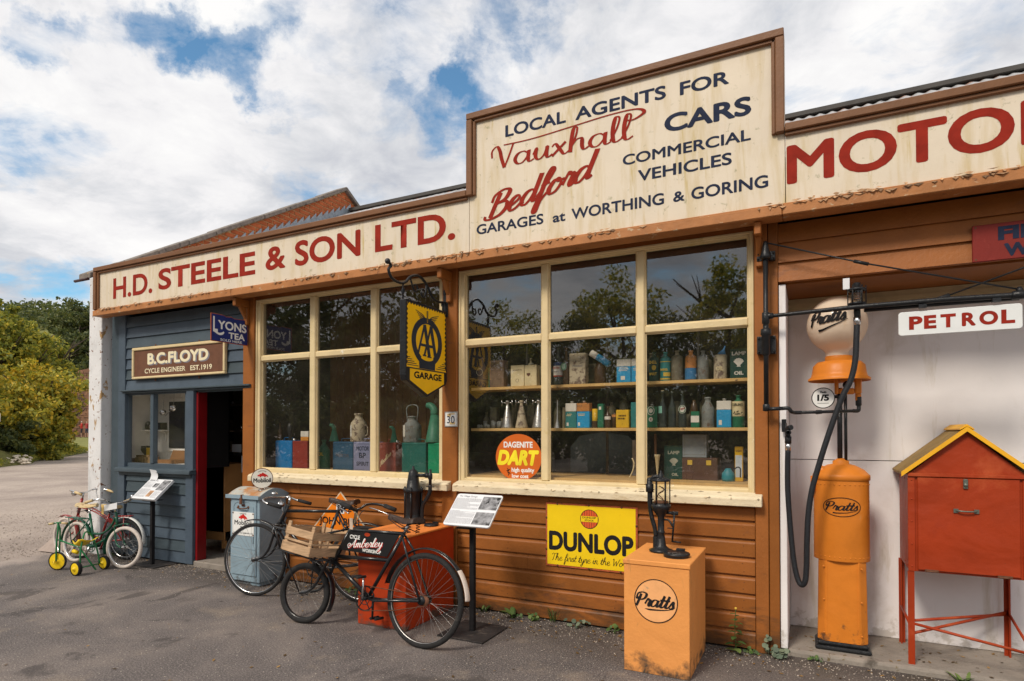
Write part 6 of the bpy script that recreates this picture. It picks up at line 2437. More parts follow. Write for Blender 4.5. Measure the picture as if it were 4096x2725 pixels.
for s in (-1, 1):
    b = BM()
    bar(b, [(.56, .735, .21 * s), (.45, .705, .218 * s)], .0150, 10)
    obj('grip', b, M_CREAMR, hb)
b = BM()
lathe(b, [(.0, -.025), (.018, -.02), (.026, .0), (.028, .02), (0, .022)], B.F(.70, .775, -.14), B.d + B.up * .4, 14)
obj('lamp', b, M_CHROME, hb)
b = BM()
bar(b, [(.195, .55), (.175, .62)], .010)
obj('seat_post', b, M_CHROME, t)
saddle(B, t, .315, .015, .685, M_CREAMR, .085)
crankset(B, t, .335, .205, .065, 250, .12, m=M_GREENB)
chain(B, t, .335, .205, .065, .03, .232)
b = BM()
for t_ in (-.05, -.018, .018, .05):
    bar(b, [(.15, .50, t_), (-.16, .505, t_)], .005)
for q in (.13, .0, -.15):
    bar(b, [(q, .503, -.055), (q, .503, .055)], .005)
for s in (-1, 1):
    bar(b, [(-.10, .50, .05 * s), (.0, .232, .055 * s)], .005)
obj('rear_carrier', b, M_GREENB, t)
b = BM()
q = B.F(.60, .69, .10)
extrude_poly(b, [q + Vector((x, -.0, z)) for x, z in ((-.02, -.075), (.22, -.035), (.22, .03), (-.02, -.01))], (0, .002, 0))
obj('paper_label', b, M_PAPER, t)
b = BM()
extrude_poly(b, [q + Vector((x, -.004, z)) for x, z in ((-.06, -.105), (-.02, -.115), (-.015, -.01), (-.055, -.01))], (0, .002, 0))
obj('card_tag', b, mat('yellow card', (.70, .48, .16), .8), t)

# child's red bicycle ---------------------------------------------------------
t = thing('red_bicycle', "child's dark red bicycle facing left behind the green one, with white rear mudguard", 'bicycle', (-7.7, -.25, 0))
B = Bike((-7.22, -.15), (-8.10, -.36), lean=R(2))
bar = B.bar
WR = wheel(B, t, .0, .235, .235, .019, spokes=28, tyre=M_TYRE)
WF = wheel(B, t, .88, .235, .235, .019, spokes=28, steer=R(-12), tyre=M_WTYRE)
guard(t, WR, .258, 60, 190, .05, M_WHT, label='white rear mudguard')
guard(t, WF, .258, 60, 190, .05, M_REDB)
b = BM()
bar(b, [(.37, .20), (.25, .52)], .013)
for dz in (0, -.03):
    bar(b, [(.665, .62 + dz), (.55, .600 + dz), (.42, .56 + dz), (.25, .47 + dz), (.0, .245)], .009, smooth=6)
bar(b, [(.705, .50), (.60, .36), (.37, .20)], .012, smooth=6)
bar(b, [(.655, .70), (.715, .47)], .016)
for s in (-1, 1):
    bar(b, [(.25, .48, .015 * s), (.0, .235, .05 * s)], .007)
    bar(b, [(.37, .20, .02 * s), (.0, .235, .05 * s)], .008)
obj('frame', b, M_REDB, t)
b = BM()
for s in (-1, 1):
    bar(b, [(.72, .48, .04 * s), (.77, .33, .042 * s), (.88, .235, .043 * s)], .008, smooth=6)
obj('fork', b, M_REDB, t)
b = BM()
bar(b, [(.65, .70), (.640, .765)], .011)
for s in (-1, 1):
    bar(b, [(.64, .765, 0), (.66, .775, .07 * s), (.66, .80, .15 * s), (.58, .805, .20 * s), (.50, .785, .215 * s)], .009, smooth=6)
hb = obj('handlebar', b, M_CHROME, t)
for s in (-1, 1):
    b = BM()
    bar(b, [(.52, .792, .212 * s), (.42, .765, .218 * s)], .0145, 10)
    obj('grip', b, M_CREAMR, hb)
b = BM()
lathe(b, [(0, -.03), (.022, -.025), (.030, .0), (.032, .02), (0, .024)], B.F(.74, .76, .02), B.d, 14)
obj('lamp', b, M_CHROME, hb)
b = BM()
bar(b, [(.25, .52), (.235, .58)], .010)
obj('seat_post', b, M_CHROME, t)
saddle(B, t, .36, .12, .64, M_CREAMR, .075)
crankset(B, t, .37, .20, .06, 120, .12, m=M_REDB)
b = BM()
for t_ in (-.045, 0, .045):
    bar(b, [(.14, .505, t_), (-.05, .512, t_)], .005)
for q in (.13, .04, -.04):
    bar(b, [(q, .508, -.05), (q, .508, .05)], .005)
for s in (-1, 1):
    bar(b, [(-.01, .50, .045 * s), (.0, .235, .055 * s)], .005)
obj('rear_carrier', b, M_REDB, t)

# tricycle ---------------------------------------------------------------------
t = thing('tricycle', "toddler's green tricycle with solid yellow wheels and yellow seat, foremost of the children's cycles", 'tricycle', (-7.05, -.75, 0))


def solid_wheel(c, r, ax, w_=.028):
    b = BM()
    lathe(b, [(r * .86, -w_ / 2), (r * .96, -w_ / 2), (r, -w_ / 4), (r, w_ / 4), (r * .96, w_ / 2), (r * .86, w_ / 2)], c, ax, 28)
    tw = obj('wheel', b, M_TYRE, t)
    b = BM()
    lathe(b, [(r * .87, -w_ * .35), (r * .6, -w_ * .62), (r * .25, -w_ * .5), (r * .2, -w_ * .9), (0, -w_ * .95)], c, ax, 28)
    lathe(b, [(r * .87, w_ * .35), (r * .6, w_ * .62), (r * .25, w_ * .5), (r * .2, w_ * .9), (0, w_ * .95)], c, ax, 28)
    obj('disc', b, M_TRIY, tw)


solid_wheel(Vector((-7.331, -.800, .100)), .100, Vector((.40, -.90, 0)), .022)
solid_wheel(Vector((-6.880, -.850, .072)), .072, Vector((.10, -1, 0)), .040)
solid_wheel(Vector((-6.930, -.545, .072)), .072, Vector((.10, -1, 0)), .040)
b = BM()
for s in (-1, 1):
    o_ = Vector((.40, -.90, 0)).normalized() * .022 * s
    tube(b, curve_pts([Vector((-7.331, -.80, .10)) + o_, Vector((-7.325, -.80, .28)) + o_, Vector((-7.310, -.80, .44)) + o_ * .6, Vector((-7.335, -.80, .51))], 5), .0085, 8)
tube(b, [(-7.40, -.86, .50), (-7.335, -.80, .515), (-7.27, -.74, .50)], .0075, 8)
obj('fork', b, M_TRIG, t)
b = BM()
tube(b, [(-7.395, -.855, .502), (-7.36, -.825, .508)], .012, 8)
tube(b, [(-7.31, -.775, .508), (-7.27, -.74, .502)], .012, 8)
obj('grip', b, M_CREAMR, t)
b = BM()
tube(b, curve_pts([(-6.885, -.81, .072), (-6.90, -.80, .24), (-6.93, -.76, .38), (-6.99, -.70, .425), (-7.00, -.64, .38), (-6.975, -.60, .24), (-6.94, -.585, .072)], 5), .0085, 8)
tube(b, [(-6.88, -.85, .072), (-6.93, -.545, .072)], .006, 8)
tube(b, [(-7.32, -.80, .33), (-7.06, -.73, .26), (-6.84, -.68, .03)], .0085, 8)
obj('frame', b, M_TRIG, t)
b = BM()
rows = []
for i in range(9):
    u = i / 8
    x = -7.15 + .28 * u
    wd = .03 + .055 * math.sin(min(1, u * 1.4) * 1.57)
    rows.append([b.verts.new((x, -.72 + k * wd, .285 + .03 * abs(k) ** 2 + .045 * max(0, u - .5) * 2 + .012 * math.cos(u * 7))) for k in (-1, -.6, -.2, .2, .6, 1)])
for A, C in zip(rows, rows[1:]):
    for j in range(5):
        f = b.faces.new((A[j], A[j + 1], C[j + 1], C[j]))
        f.smooth = True
o = obj('seat', b, M_TRIY, t)
md = o.modifiers.new('thickness', 'SOLIDIFY')
md.thickness = .006
b = BM()
tube(b, [(-7.31, -.835, .10), (-7.30, -.86, .10), (-7.26, -.87, .115), (-7.20, -.90, .10)], .006, 6)
tube(b, [(-7.04, -.80, .235), (-6.99, -.78, .215)], .02, 8)
obj('pedal', b, M_TRIY, t)

# stone slab leaning by the pier
b = BM()
extrude_poly(b, [(-8.75, -.33, .0), (-8.30, -.30, .0), (-8.32, -.12, .17), (-8.72, -.14, .17)], (0, .035, .015))
tag(obj('paving_slab', b, mat('pale slab', (.36, .29, .25), .9, .15, 8, .4), bevel=.006), 'pale square paving slab propped on the ground left of the bicycles', 'slab')

# ------------------------------------------------------------------ what stands in the windows
def cm(name, col, rough=.45, marks=None, var=.12):
    return mat('can ' + name, col, rough, var, 14, .05, marks=marks if marks is not None else [((col[0] * .5 + .03, col[1] * .45 + .02, col[2] * .4 + .01), .64, .06, 30.0)])


M_SPECK = [((.13, .08, .05), .54, .12, 26.0)]
CREAMC = cm('cream', (.72, .60, .34))
RUSTC = cm('rust', (.20, .13, .08), .7, M_SPECK, .4)
BEIGEC = cm('beige', (.50, .42, .28), .6, [((.16, .11, .08), .50, .10, 20.0)])
BLUEC = cm('light blue', (.02, .30, .55))
WHITEC = cm('white', (.70, .66, .56))
TEALC = cm('teal', (.03, .20, .19))
GREENC = cm('green', (.012, .14, .07))
DKGREEN = cm('dark green', (.012, .055, .042))
DRABC = cm('drab', (.17, .15, .10), .6, M_SPECK, .3)
GREYC = cm('grey', (.20, .21, .19), .55, M_SPECK, .25)
YELLC = cm('yellow', (.70, .42, .02))
BROWNC = cm('brown glass', (.07, .04, .02), .2, [])
BOTTLE = cm('bottle glass', (.035, .045, .040), .12, [])
ORANGEC = cm('orange', (.50, .20, .05), .6, M_SPECK, .3)
BOXBLUE = cm('bright blue', (.008, .17, .42), .5, [])
BOXRED = cm('oxide red', (.26, .035, .025))
BOXDB = cm('petrol blue', (.025, .085, .15))
BOXLIL = cm('lilac grey', (.20, .215, .33))
BOXRL = cm('red brown', (.24, .055, .035))
BOXBG = cm('bright green', (.004, .27, .12), .5, [])
M_GOLD = mat('gold print', (.62, .42, .06), .5)
TIN = M_GALV


def tin(name, label, x0, x1, z0, z1, y, body, top=None, cat='oil can', split=.36, cap=True, d=None, group='old oil tins on the shelves'):
    """rectangular tin with a spout cap; top = colour of the upper band"""
    d = d or min(.10, max(.05, (x1 - x0) * .62))
    h = z1 - z0
    ch = .018 if cap else 0
    t = thing(name, label, cat, ((x0 + x1) / 2, y + d / 2, z0), group)
    b = BM()
    zs = z0 + (h - ch) * (1 - split) if top else z1 - ch
    box(b, x0, x1, y, y + d, z0, zs)
    obj('body', b, body, t, bevel=.004)
    if top:
        b = BM()
        box(b, x0, x1, y, y + d, zs + .0003, z1 - ch)
        obj('top_band', b, top, t, bevel=.004)
    if cap:
        b = BM()
        lathe(b, [(.012, z1 - ch), (.012, z1 - .006), (.015, z1 - .006), (.015, z1), (0, z1)], ((x0 + x1) / 2, y + d / 2, 0), n=12)
        obj('cap', b, TIN, t)
    return t


def turned(name, label, x0, x1, z0, z1, y, prof, body, cat, group=None, n=20, partname='body'):
    """prof in units: radius 0..1 of half width, height 0..1"""
    r = (x1 - x0) / 2
    cx, cyy = (x0 + x1) / 2, y + r
    t = thing(name, label, cat, (cx, cyy, z0), group)
    b = BM()
    lathe(b, [(pr * r, z0 + ph * (z1 - z0)) for pr, ph in prof], (cx, cyy, 0), n=n)
    obj(partname, b, body, t)
    t['_c'] = [cx, cyy, r]
    return t


CONETOP = [(0, 0), (1, 0), (1, .02), (.98, .62), (1, .64), (.42, .84), (.30, .86), (.30, .94), (.36, .95), (.36, 1), (0, 1)]
SHOULDER = [(0, 0), (.97, 0), (1, .02), (1, .74), (.92, .80), (.42, .86), (.34, .88), (.34, .96), (.42, .965), (.42, 1), (0, 1)]
BOTTLEP = [(0, 0), (.95, 0), (1, .03), (1, .50), (.85, .60), (.42, .72), (.33, .80), (.30, .93), (.42, .935), (.42, 1), (0, 1)]
CHURNP = [(0, 0), (.97, 0), (1, .02), (1, .58), (.92, .66), (.55, .80), (.48, .84), (.48, .93), (.56, .94), (.56, .98), (0, 1)]


def lab(t, x0, x1, z0, z1, y, m, name='paper_label'):
    b = BM()
    patch(b, [(x0, z0), (x1, z0), (x1, z1), (x0, z1)], front(y), .0012)
    return obj(name, b, m, t)


def wrapl(t, z0, z1, a0, a1, m, grow=.0012, name='paper_label'):
    cx, cyy, r = t['_c']
    b = BM()
    n = 12
    A = [b.verts.new((cx + (r + grow) * math.sin(R(a0 + (a1 - a0) * i / n)), cyy - (r + grow) * math.cos(R(a0 + (a1 - a0) * i / n)), z0)) for i in range(n + 1)]
    C = [b.verts.new((v_.co.x, v_.co.y, z1)) for v_ in A]
    for i in range(n):
        b.faces.new((A[i], A[i + 1], C[i + 1], C[i]))
    return obj(name, b, m, t)


def lines(t, x0, x1, z0, z1, y, m, n=3, seed=0):
    rr = random.Random(seed)
    b = BM()
    h = (z1 - z0) / (n * 1.7)
    for i in range(n):
        z = z0 + i * h * 1.7
        x = x0 + rr.uniform(0, .2) * (x1 - x0)
        e = x1 - rr.uniform(0, .2) * (x1 - x0)
        while x < e:
            L = rr.uniform(.3, .9) * h
            patch(b, [(x, z), (min(e, x + L), z), (min(e, x + L), z + h), (x, z + h)], front(y), .0016)
            x += L + h * .25
    obj('print', b, m, t, kind='stuff')


YS = .215
Z1, Z2 = 1.8935, 1.5325
# ---- upper shelf, left pane to right pane
t = turned('oil_drum', 'rusty dark oil drum with cone top at the far left of the upper shelf', -2.690, -2.605, Z1, 2.165, YS, CONETOP, RUSTC, 'oil can')
t = turned('oil_drum', 'x', -2.700, -2.602, Z1, 2.165, YS, CONETOP, cm('dark rust', (.11, .085, .06), .6, M_SPECK, .3), 'oil can') if False else t
b = BM()
ring(b, -2.648, 2.035, .030, .030, .004, front(YS - .004), .0, 24)
obj('print', b, CREAMC, t)
t = tin('oil_tin', 'narrow green tin half hidden beside the drum on the upper shelf', -2.590, -2.552, Z1, 2.075, YS + .05, GREENC, cap=False)
t = tin('oil_tin', 'rust brown square tin on the upper shelf, left pane', -2.550, -2.407, Z1, 2.130, YS, RUSTC, cap=False)
t = tin('oil_tin', 'cream tin printed ADDITIVE on the upper shelf', -2.340, -2.210, Z1, 2.078, YS, CREAMC, cap=False)
text('lettering', 'ADDITIVE', front(YS), -2.318, -2.232, 2.030, 2.040, M_BROWNS, t, bold=.02, h=.001)
b = BM()
ring(b, -2.275, 1.945, .014, .014, .003, front(YS), .001, 20)
obj('print', b, M_BROWNS, t)
t = tin('oil_tin', 'second cream tin with a shield badge beside the ADDITIVE tin', -2.206, -2.092, Z1, 2.092, YS, CREAMC)
b = BM()
patch(b, [(-2.185, 2.005), (-2.150, 2.005), (-2.150, 1.99), (-2.168, 1.975), (-2.185, 1.99)], front(YS), .001)
obj('print', b, M_BROWNS, t)
t = turned('oil_bottle', 'tall grey bottle behind the first mullion on the upper shelf', -2.078, -2.030, Z1, 2.215, YS + .08, BOTTLEP, BOTTLE, 'bottle')
t = turned('oil_bottle', 'bottle with blue and white EXTRA MOTOR OIL label on the upper shelf', -1.948, -1.868, Z1, 2.235, YS, BOTTLEP, BOTTLE, 'bottle')
wrapl(t, 1.975, 2.055, -80, 80, WHITEC)
wrapl(t, 2.057, 2.085, -80, 80, mat('print navy', (.02, .05, .16), .5))
wrapl(t, 1.965, 1.974, -80, 80, mat('print red', (.45, .04, .02), .5))
text('lettering', 'EXTRA', front(YS), -1.938, -1.880, 2.030, 2.046, mat('print red', (.45, .04, .02), .5), t, bold=.03, h=.0045)
text('lettering', 'MOTOR OIL', front(YS), -1.932, -1.886, 2.000, 2.010, M_NAVY, t, bold=.02, h=.0045)
t = turned('oil_bottle', 'brown bottle with round green badge next to the EXTRA bottle', -1.862, -1.802, Z1, 2.205, YS, BOTTLEP, BROWNC, 'bottle')
b = BM()
disc(b, -1.845, 2.045, .026, .032, front(YS - .003), .001, 24)
obj('badge', b, cm('pale green', (.35, .50, .38)), t)
b = BM()
ring(b, -1.845, 2.045, .020, .026, .005, front(YS - .003), .002, 24)
obj('badge_ring', b, GREENC, t)
t = tin('oil_tin', 'large flaking beige tin on the upper shelf, middle pane', -1.795, -1.655, Z1, 2.150, YS, BEIGEC, cap=False)
text('lettering', 'Mobiloil', front(YS), -1.765, -1.680, 2.035, 2.055, cm('grey print', (.25, .22, .20)), t, bold=.02, h=.001)
# tipped can lying over a jar
t = thing('tipped_can', 'blue and white can tipped over on a dark jar on the upper shelf', 'oil can', (-1.54, YS, 2.06))
d_ = Vector((.155, 0, -.105)).normalized()
p0 = Vector((-1.615, YS + .03, 2.150))
b = BM()
tube(b, [p0, p0 + d_ * .065], .027, 16)
obj('upper', b, WHITEC, t)
b = BM()
tube(b, [p0 + d_ * .0652, p0 + d_ * .185], .027, 16)
obj('body', b, BLUEC, t)
t = turned('oil_jar', 'squat brown jar holding up the tipped blue and white can', -1.590, -1.495, Z1, 2.062, YS, [(0, 0), (.95, 0), (1, .05), (1, .75), (.8, .86), (.8, 1), (0, 1)], BROWNC, 'jar')
for x0, x1, lb in ((-1.392, -1.277, 'light blue and white motor oil tin left of the second mullion, upper shelf'), (-1.272, -1.160, 'light blue and white tin half hidden by the second mullion')):
    t = tin('oil_tin', lb, x0, x1, Z1, 2.098, YS, BLUEC, WHITEC, split=.32)
    lines(t, x0 + .012, x1 - .015, 1.985, 2.02, YS, WHITEC, 3, int(x0 * 10))
    lab(t, x0 + .035, x0 + .07, 1.915, 1.945, YS, WHITEC)
t = turned('spirit_can', 'dark round can printed SHELL SPIRIT in yellow on the upper shelf', -1.138, -1.060, Z1, 2.125, YS, SHOULDER, DKGREEN, 'oil can')
text('lettering', 'SHELL', front(YS), -1.128, -1.070, 2.030, 2.054, M_GOLD, t, bold=.04, h=.004)
text('lettering', 'SPIRIT', front(YS), -1.128, -1.070, 1.940, 1.962, M_GOLD, t, bold=.04, h=.004)
b = BM()
disc(b, -1.092, 2.0, .017, .020, front(YS - .003), .001, 18)
obj('print', b, M_GOLD, t)
t = turned('oil_can', 'green round can with yellow bands printed ENERGOL on the upper shelf', -1.054, -.972, Z1, 2.118, YS, SHOULDER, TEALC, 'oil can')
wrapl(t, 1.905, 1.916, -80, 80, M_GOLD)
wrapl(t, 1.93, 1.960, -10, 80, M_GOLD)
wrapl(t, 2.04, 2.046, -80, 80, M_GOLD)
text('lettering', 'ENERGOL', front(YS), -1.042, -.985, 1.972, 1.990, M_GOLD, t, bold=.04, h=.004)
for x0, x1, z1, mm, lb in ((-.968, -.880, 2.126, DRABC, 'drab speckled round can, third along in the right pane of the upper shelf'), (-.864, -.777, 2.120, ORANGEC, 'rust orange round can with peeling blue lower half on the upper shelf'),
                           (-.772, -.690, 2.114, GREYC, 'plain grey round can between the rusty and the beige can, upper shelf')):
    t = turned('oil_can', lb, x0, x1, Z1, z1, YS, SHOULDER, mm, 'oil can')
    if mm is ORANGEC:
        wrapl(t, 1.898, 1.985, -75, 75, cm('worn blue', (.04, .17, .34)))
t = turned('oil_can', 'beige round can with a blue funnel on top at the right of the upper shelf', -.655, -.558, Z1, 2.075, YS, [(0, 0), (1, 0), (1, .02), (1, .97), (.95, 1), (0, 1)], BEIGEC, 'oil can')
text('lettering', 'OIL', front(YS), -.630, -.580, 1.955, 1.985, CREAMC, t, bold=.03, h=.006)
b = BM()
lathe(b, [(.004, .07), (.008, .04), (.034, 0)], (-.595, YS + .045, 2.076), (.35, 0, 1), 14)
obj('funnel', b, cm('worn blue', (.04, .17, .34)), t)
t = tin('lamp_oil_tin', 'dark green tin printed LAMP OIL with a white shell, last on the upper shelf', -.533, -.405, Z1, 2.110, YS, DKGREEN, cap=False)
text('lettering', 'LAMP', front(YS), -.520, -.422, 2.062, 2.090, WHITEC, t, bold=.04, h=.001)
text('lettering', 'OIL', front(YS), -.505, -.440, 1.918, 1.945, WHITEC, t, bold=.04, h=.001)


def shell(b, cx, cz, s, pl, h=.001):
    for k in range(-3, 4):
        a = R(90 + k * 21)
        ribbon(b, [(cx, cz - s * .75), (cx + s * math.cos(a), cz - s * .1 + s * math.sin(a))], [s * .12, s * .33], pl, h + .0001 * (k + 3))
    patch(b, [(cx - s * .4, cz - s * .85), (cx + s * .4, cz - s * .85), (cx + s * .25, cz - s * .55), (cx - s * .25, cz - s * .55)], pl, h)


b = BM()
shell(b, -.473, 2.008, .036, front(YS))
obj('shell_mark', b, WHITEC, t)
# ---- lower shelf
for k, (x0, x1, mm, lb) in enumerate(((-2.453, -2.342, M_GALV, 'bright tin measuring cone, leftmost of three on the lower shelf'), (-2.317, -2.205, BEIGEC, 'dull brassy measuring cone, middle of three on the lower shelf'), (-2.155, -2.042, M_GALV, 'dented tin measuring cone beside the first mullion, lower shelf'))):
    t = turned('measuring_cone', lb, x0, x1, Z2, 1.775, YS, [(0, 0), (.96, 0), (1, .02), (.98, .05), (.30, .80), (.24, .82), (.24, .93), (.32, .94), (.32, 1), (0, 1)], mm, 'measuring can')
    cx, cyy, r = t['_c']
    b = BM()
    for s in (-1, 1):
        tube(b, [(cx, cyy, 1.757), (cx + s * .050, cyy - .01, 1.757)], .0045, 6)
        tube(b, [(cx + s * .050, cyy - .01, 1.73), (cx + s * .050, cyy - .01, 1.785)], .0035, 6)
    obj('clamp_screw', b, M_CHROME, t)
t = thing('small_fittings', 'dim heap of small metal fittings at the left end of the lower shelf', 'fittings', (-2.6, .3, Z2))
b = BM()
rnd = random.Random(4)
for i in range(9):
    x = -2.70 + i * .026
    lathe(b, [(0, 0), (.018, 0), (.018, .02 + rnd.random() * .05), (0, .03 + rnd.random() * .05)], (x, .30 + rnd.uniform(-.03, .03), Z2), n=8)
o = obj('fitting', b, GREYC, t, kind='stuff')
t = turned('tin_funnel', 'grey metal funnel standing by the first mullion on the lower shelf', -1.952, -1.897, Z2, 1.770, YS + .03, [(1, 0), (.98, .03), (.25, .35), (.16, .9), (.10, 1)], M_GALV, 'funnel')
for x0, x1, mm, lb in ((-1.831, -1.734, TEALC, 'teal and cream oil tin, left of a pair on the lower shelf'), (-1.731, -1.620, BLUEC, 'blue and orange banded oil tin, right of a pair on the lower shelf')):
    t = tin('oil_tin', lb, x0, x1, Z2, 1.755, YS, mm, WHITEC if mm is TEALC else ORANGEC, split=.34)
    lab(t, x0 + .012, x0 + .030, 1.55, 1.578, YS, WHITEC)
    lines(t, x0 + .008, x1 - .035, 1.632, 1.655, YS, CREAMC, 2, int(x0 * 20))
t = turned('oil_can', 'small round yellow and brown can behind the blue tin, lower shelf', -1.615, -1.565, Z2, 1.690, YS + .03, [(0, 0), (1, 0), (1, 1), (0, 1)], YELLC, 'oil can')
wrapl(t, Z2, 1.59, -90, 90, BROWNC)
t = tin('oil_tin', 'narrow upright green tin on the lower shelf, middle pane', -1.552, -1.502, Z2, 1.728, YS, GREENC, cap=False)
lab(t, -1.540, -1.520, 1.68, 1.705, YS, WHITEC)
t = turned('oil_bottle', 'small brown bottle with a blue and white label on the lower shelf', -1.498, -1.446, Z2, 1.706, YS, BOTTLEP, BROWNC, 'bottle')
wrapl(t, 1.60, 1.625, -75, 75, WHITEC)
t = turned('oil_jar', 'short brown jar with an orange band behind the yellow tin, lower shelf', -1.442, -1.400, Z2, 1.655, YS + .02, [(0, 0), (1, .02), (1, .8), (.8, .9), (.8, 1), (0, 1)], BROWNC, 'jar')
wrapl(t, 1.62, 1.64, -80, 80, ORANGEC)
t = tin('grease_tin', 'squat bright yellow tin on the lower shelf, middle pane', -1.398, -1.293, Z2, 1.676, YS, YELLC, cap=False)
lines(t, -1.385, -1.31, 1.60, 1.645, YS, BROWNC, 2, 8)
t = tin('oil_tin', 'plain teal tin against the second mullion on the lower shelf', -1.283, -1.180, Z2, 1.735, YS + .02, TEALC, cap=False)
t = tin('oil_tin', 'green tin with a white roundel and a red R on the lower shelf', -1.156, -1.070, Z2, 1.715, YS, GREENC, cap=True)
b = BM()
ring(b, -1.118, 1.665, .026, .032, .005, front(YS), .001, 28)
disc(b, -1.118, 1.665, .016, .018, front(YS), .001, 20)
disc(b, -1.118, 1.598, .016, .018, front(YS), .001, 20)
obj('print', b, WHITEC, t)
text('lettering', 'R', front(YS), -1.123, -1.113, 1.59, 1.606, M_RED, t, bold=.03, h=.002)
for k, (x0, x1, z1, lb) in enumerate(((-1.066, -1.003, 1.818, 'dark tall oil bottle with a pale cap and torn green label, lower shelf'), (-.990, -.930, 1.812, 'dark tall oil bottle without a label, lower shelf'), (-.914, -.852, 1.812, 'dark tall oil bottle with a white rimmed green roundel, lower shelf'))):
    t = turned('oil_bottle', lb, x0, x1, Z2, z1, YS, BOTTLEP, BOTTLE, 'bottle', group='tall glass oil bottles')
    cx, cyy, r = t['_c']
    b = BM()
    lathe(b, [(.008, z1 - .012), (.011, z1 - .012), (.011, z1 + .004), (0, z1 + .004)], (cx, cyy, 0), n=12)
    obj('cap', b, CREAMC if k == 0 else BOTTLE, t)
    if k == 0:
        wrapl(t, 1.645, 1.70, -85, 5, cm('mint', (.25, .55, .42)))
    if k == 2:
        PF = front(cyy - r)
        b = BM()
        disc(b, cx + .004, 1.672, .028, .032, PF, .0015, 28)
        obj('badge', b, WHITEC, t)
        b = BM()
        ring(b, cx + .004, 1.672, .022, .026, .006, PF, .0025, 28)
        obj('badge_ring', b, GREENC, t)
        text('lettering', 'Castrol', PF, cx - .015, cx + .023, 1.664, 1.682, M_RED, t, bold=.03, h=.0035, rot=R(15))
t = turned('oil_bottle', 'brown pear shaped bottle behind the little green and white tin, lower shelf', -.838, -.775, Z2, 1.745, YS + .06, [(0, 0), (.8, 0), (.9, .4), (1, .6), (.7, .85), (.4, .92), (.4, 1), (0, 1)], BROWNC, 'bottle')
t = tin('grease_tin', 'little green and white banded tin on the lower shelf, right pane', -.816, -.754, Z2, 1.655, YS, GREENC, cap=False)
lab(t, -.815, -.755, 1.572, 1.622, YS, WHITEC)
t = turned('oil_churn', 'dull grey churn shaped can on the lower shelf', -.744, -.652, Z2, 1.765, YS, CHURNP, GREYC, 'oil can')
t = tin('oil_tin', 'large bright blue and white tin on the lower shelf, right pane', -.629, -.527, Z2, 1.748, YS, BLUEC, WHITEC, split=.34)
lab(t, -.614, -.592, 1.552, 1.588, YS, WHITEC)
t = turned('jack_oil_can', 'round green can with a cream GIRLING label, last on the lower shelf', -.526, -.437, Z2, 1.770, YS, SHOULDER, GREENC, 'oil can')
wrapl(t, 1.615, 1.725, -85, 85, CREAMC)
text('lettering', 'GIRLING', front(YS), -.521, -.444, 1.692, 1.710, M_BLACK, t, bold=.03, h=.006)
b = BM()
for q in (((-.50, 1.63), (-.465, 1.635)), ((-.49, 1.645), (-.475, 1.655)), ((-.51, 1.632), (-.50, 1.65)), ((-.46, 1.635), (-.448, 1.645))):
    ribbon(b, q, .006, front(YS), .006)
obj('print', b, M_BLACK, t)
# second row at the back of both shelves, its dimness put into the colour
rnd = random.Random(44)
BK = thing('back_row_bottles', 'dim mixed bottles and tins crowded at the back of both shelves', 'bottles', (-1.5, .42, Z2))
for zz in (Z1, Z2):
    b = BM()
    x = -2.68
    while x < -.42:
        w_ = rnd.uniform(.02, .045)
        h_ = rnd.uniform(.10, .27)
        if rnd.random() < .4:
            box(b, x - w_, x + w_, .37, .43, zz, zz + h_ * .8)
        else:
            lathe(b, [(pr * w_, zz + ph * h_) for pr, ph in rnd.choice((BOTTLEP, SHOULDER))], (x, .40, 0), n=10)
        x += w_ * 2 + rnd.uniform(.01, .06)
    obj('bottle', b, mat('dim mixed stock', (.13, .115, .07), .5, .5, 12, .05, isl=.6), BK, kind='stuff')
# ---- floor of the right window
ZF = 1.1285
YF = .34
t = tin('lamp_oil_tin', 'dim green LAMP OIL tin standing in the bottom of the right window', -1.045, -.903, ZF, 1.392, YF, DKGREEN, cap=False, d=.12)
text('lettering', 'OIL', front(YF), -.985, -.935, 1.155, 1.178, cm('grey cream', (.36, .36, .28)), t, bold=.04, h=.001)
text('lettering', 'LAMP', front(YF), -1.015, -.925, 1.325, 1.352, cm('grey cream', (.36, .36, .28)), t, bold=.04, h=.001)
b = BM()
shell(b, -.968, 1.265, .034, front(YF))
obj('shell_mark', b, cm('grey cream', (.36, .36, .28)), t)
t = thing('tool_trunk', 'brown tool trunk with brass catches in the bottom of the right window', 'trunk', (-.77, .45, ZF))
b = BM()
box(b, -.909, -.640, YF, YF + .2, ZF, 1.300)
obj('body', b, cm('trunk brown', (.10, .055, .04)), t, bevel=.006)
b = BM()
for x in (-.845, -.705):
    box(b, x - .018, x + .018, YF - .006, YF - .0005, 1.245, 1.282)
obj('catch', b, M_GOLD, t, kind='stuff')
t = thing('wall_switch_box', 'grey sheet metal box standing on the brown trunk in the right window', 'metal box', (-.8, .45, 1.302))
b = BM()
box(b, -.902, -.720, YF, YF + .12, 1.3015, 1.480)
obj('body', b, cm('box grey', (.22, .25, .27), .5), t, bevel=.004)
b = BM()
for q in (((-.89, 1.325), (-.73, 1.325)), ((-.89, 1.455), (-.73, 1.455)), ((-.885, 1.32), (-.885, 1.46)), ((-.737, 1.32), (-.737, 1.46))):
    ribbon(b, q, .003, front(YF), .0012)
obj('groove', b, GREYC, t)
t = turned('blue_kettle', 'small blue green kettle at the bottom right of the right window', -.612, -.516, ZF, 1.225, YF - .05, [(0, 0), (.9, 0), (1, .2), (.95, .6), (.5, .9), (.4, 1), (0, 1)], cm('kettle blue', (.02, .22, .27)), 'kettle')
b = BM()
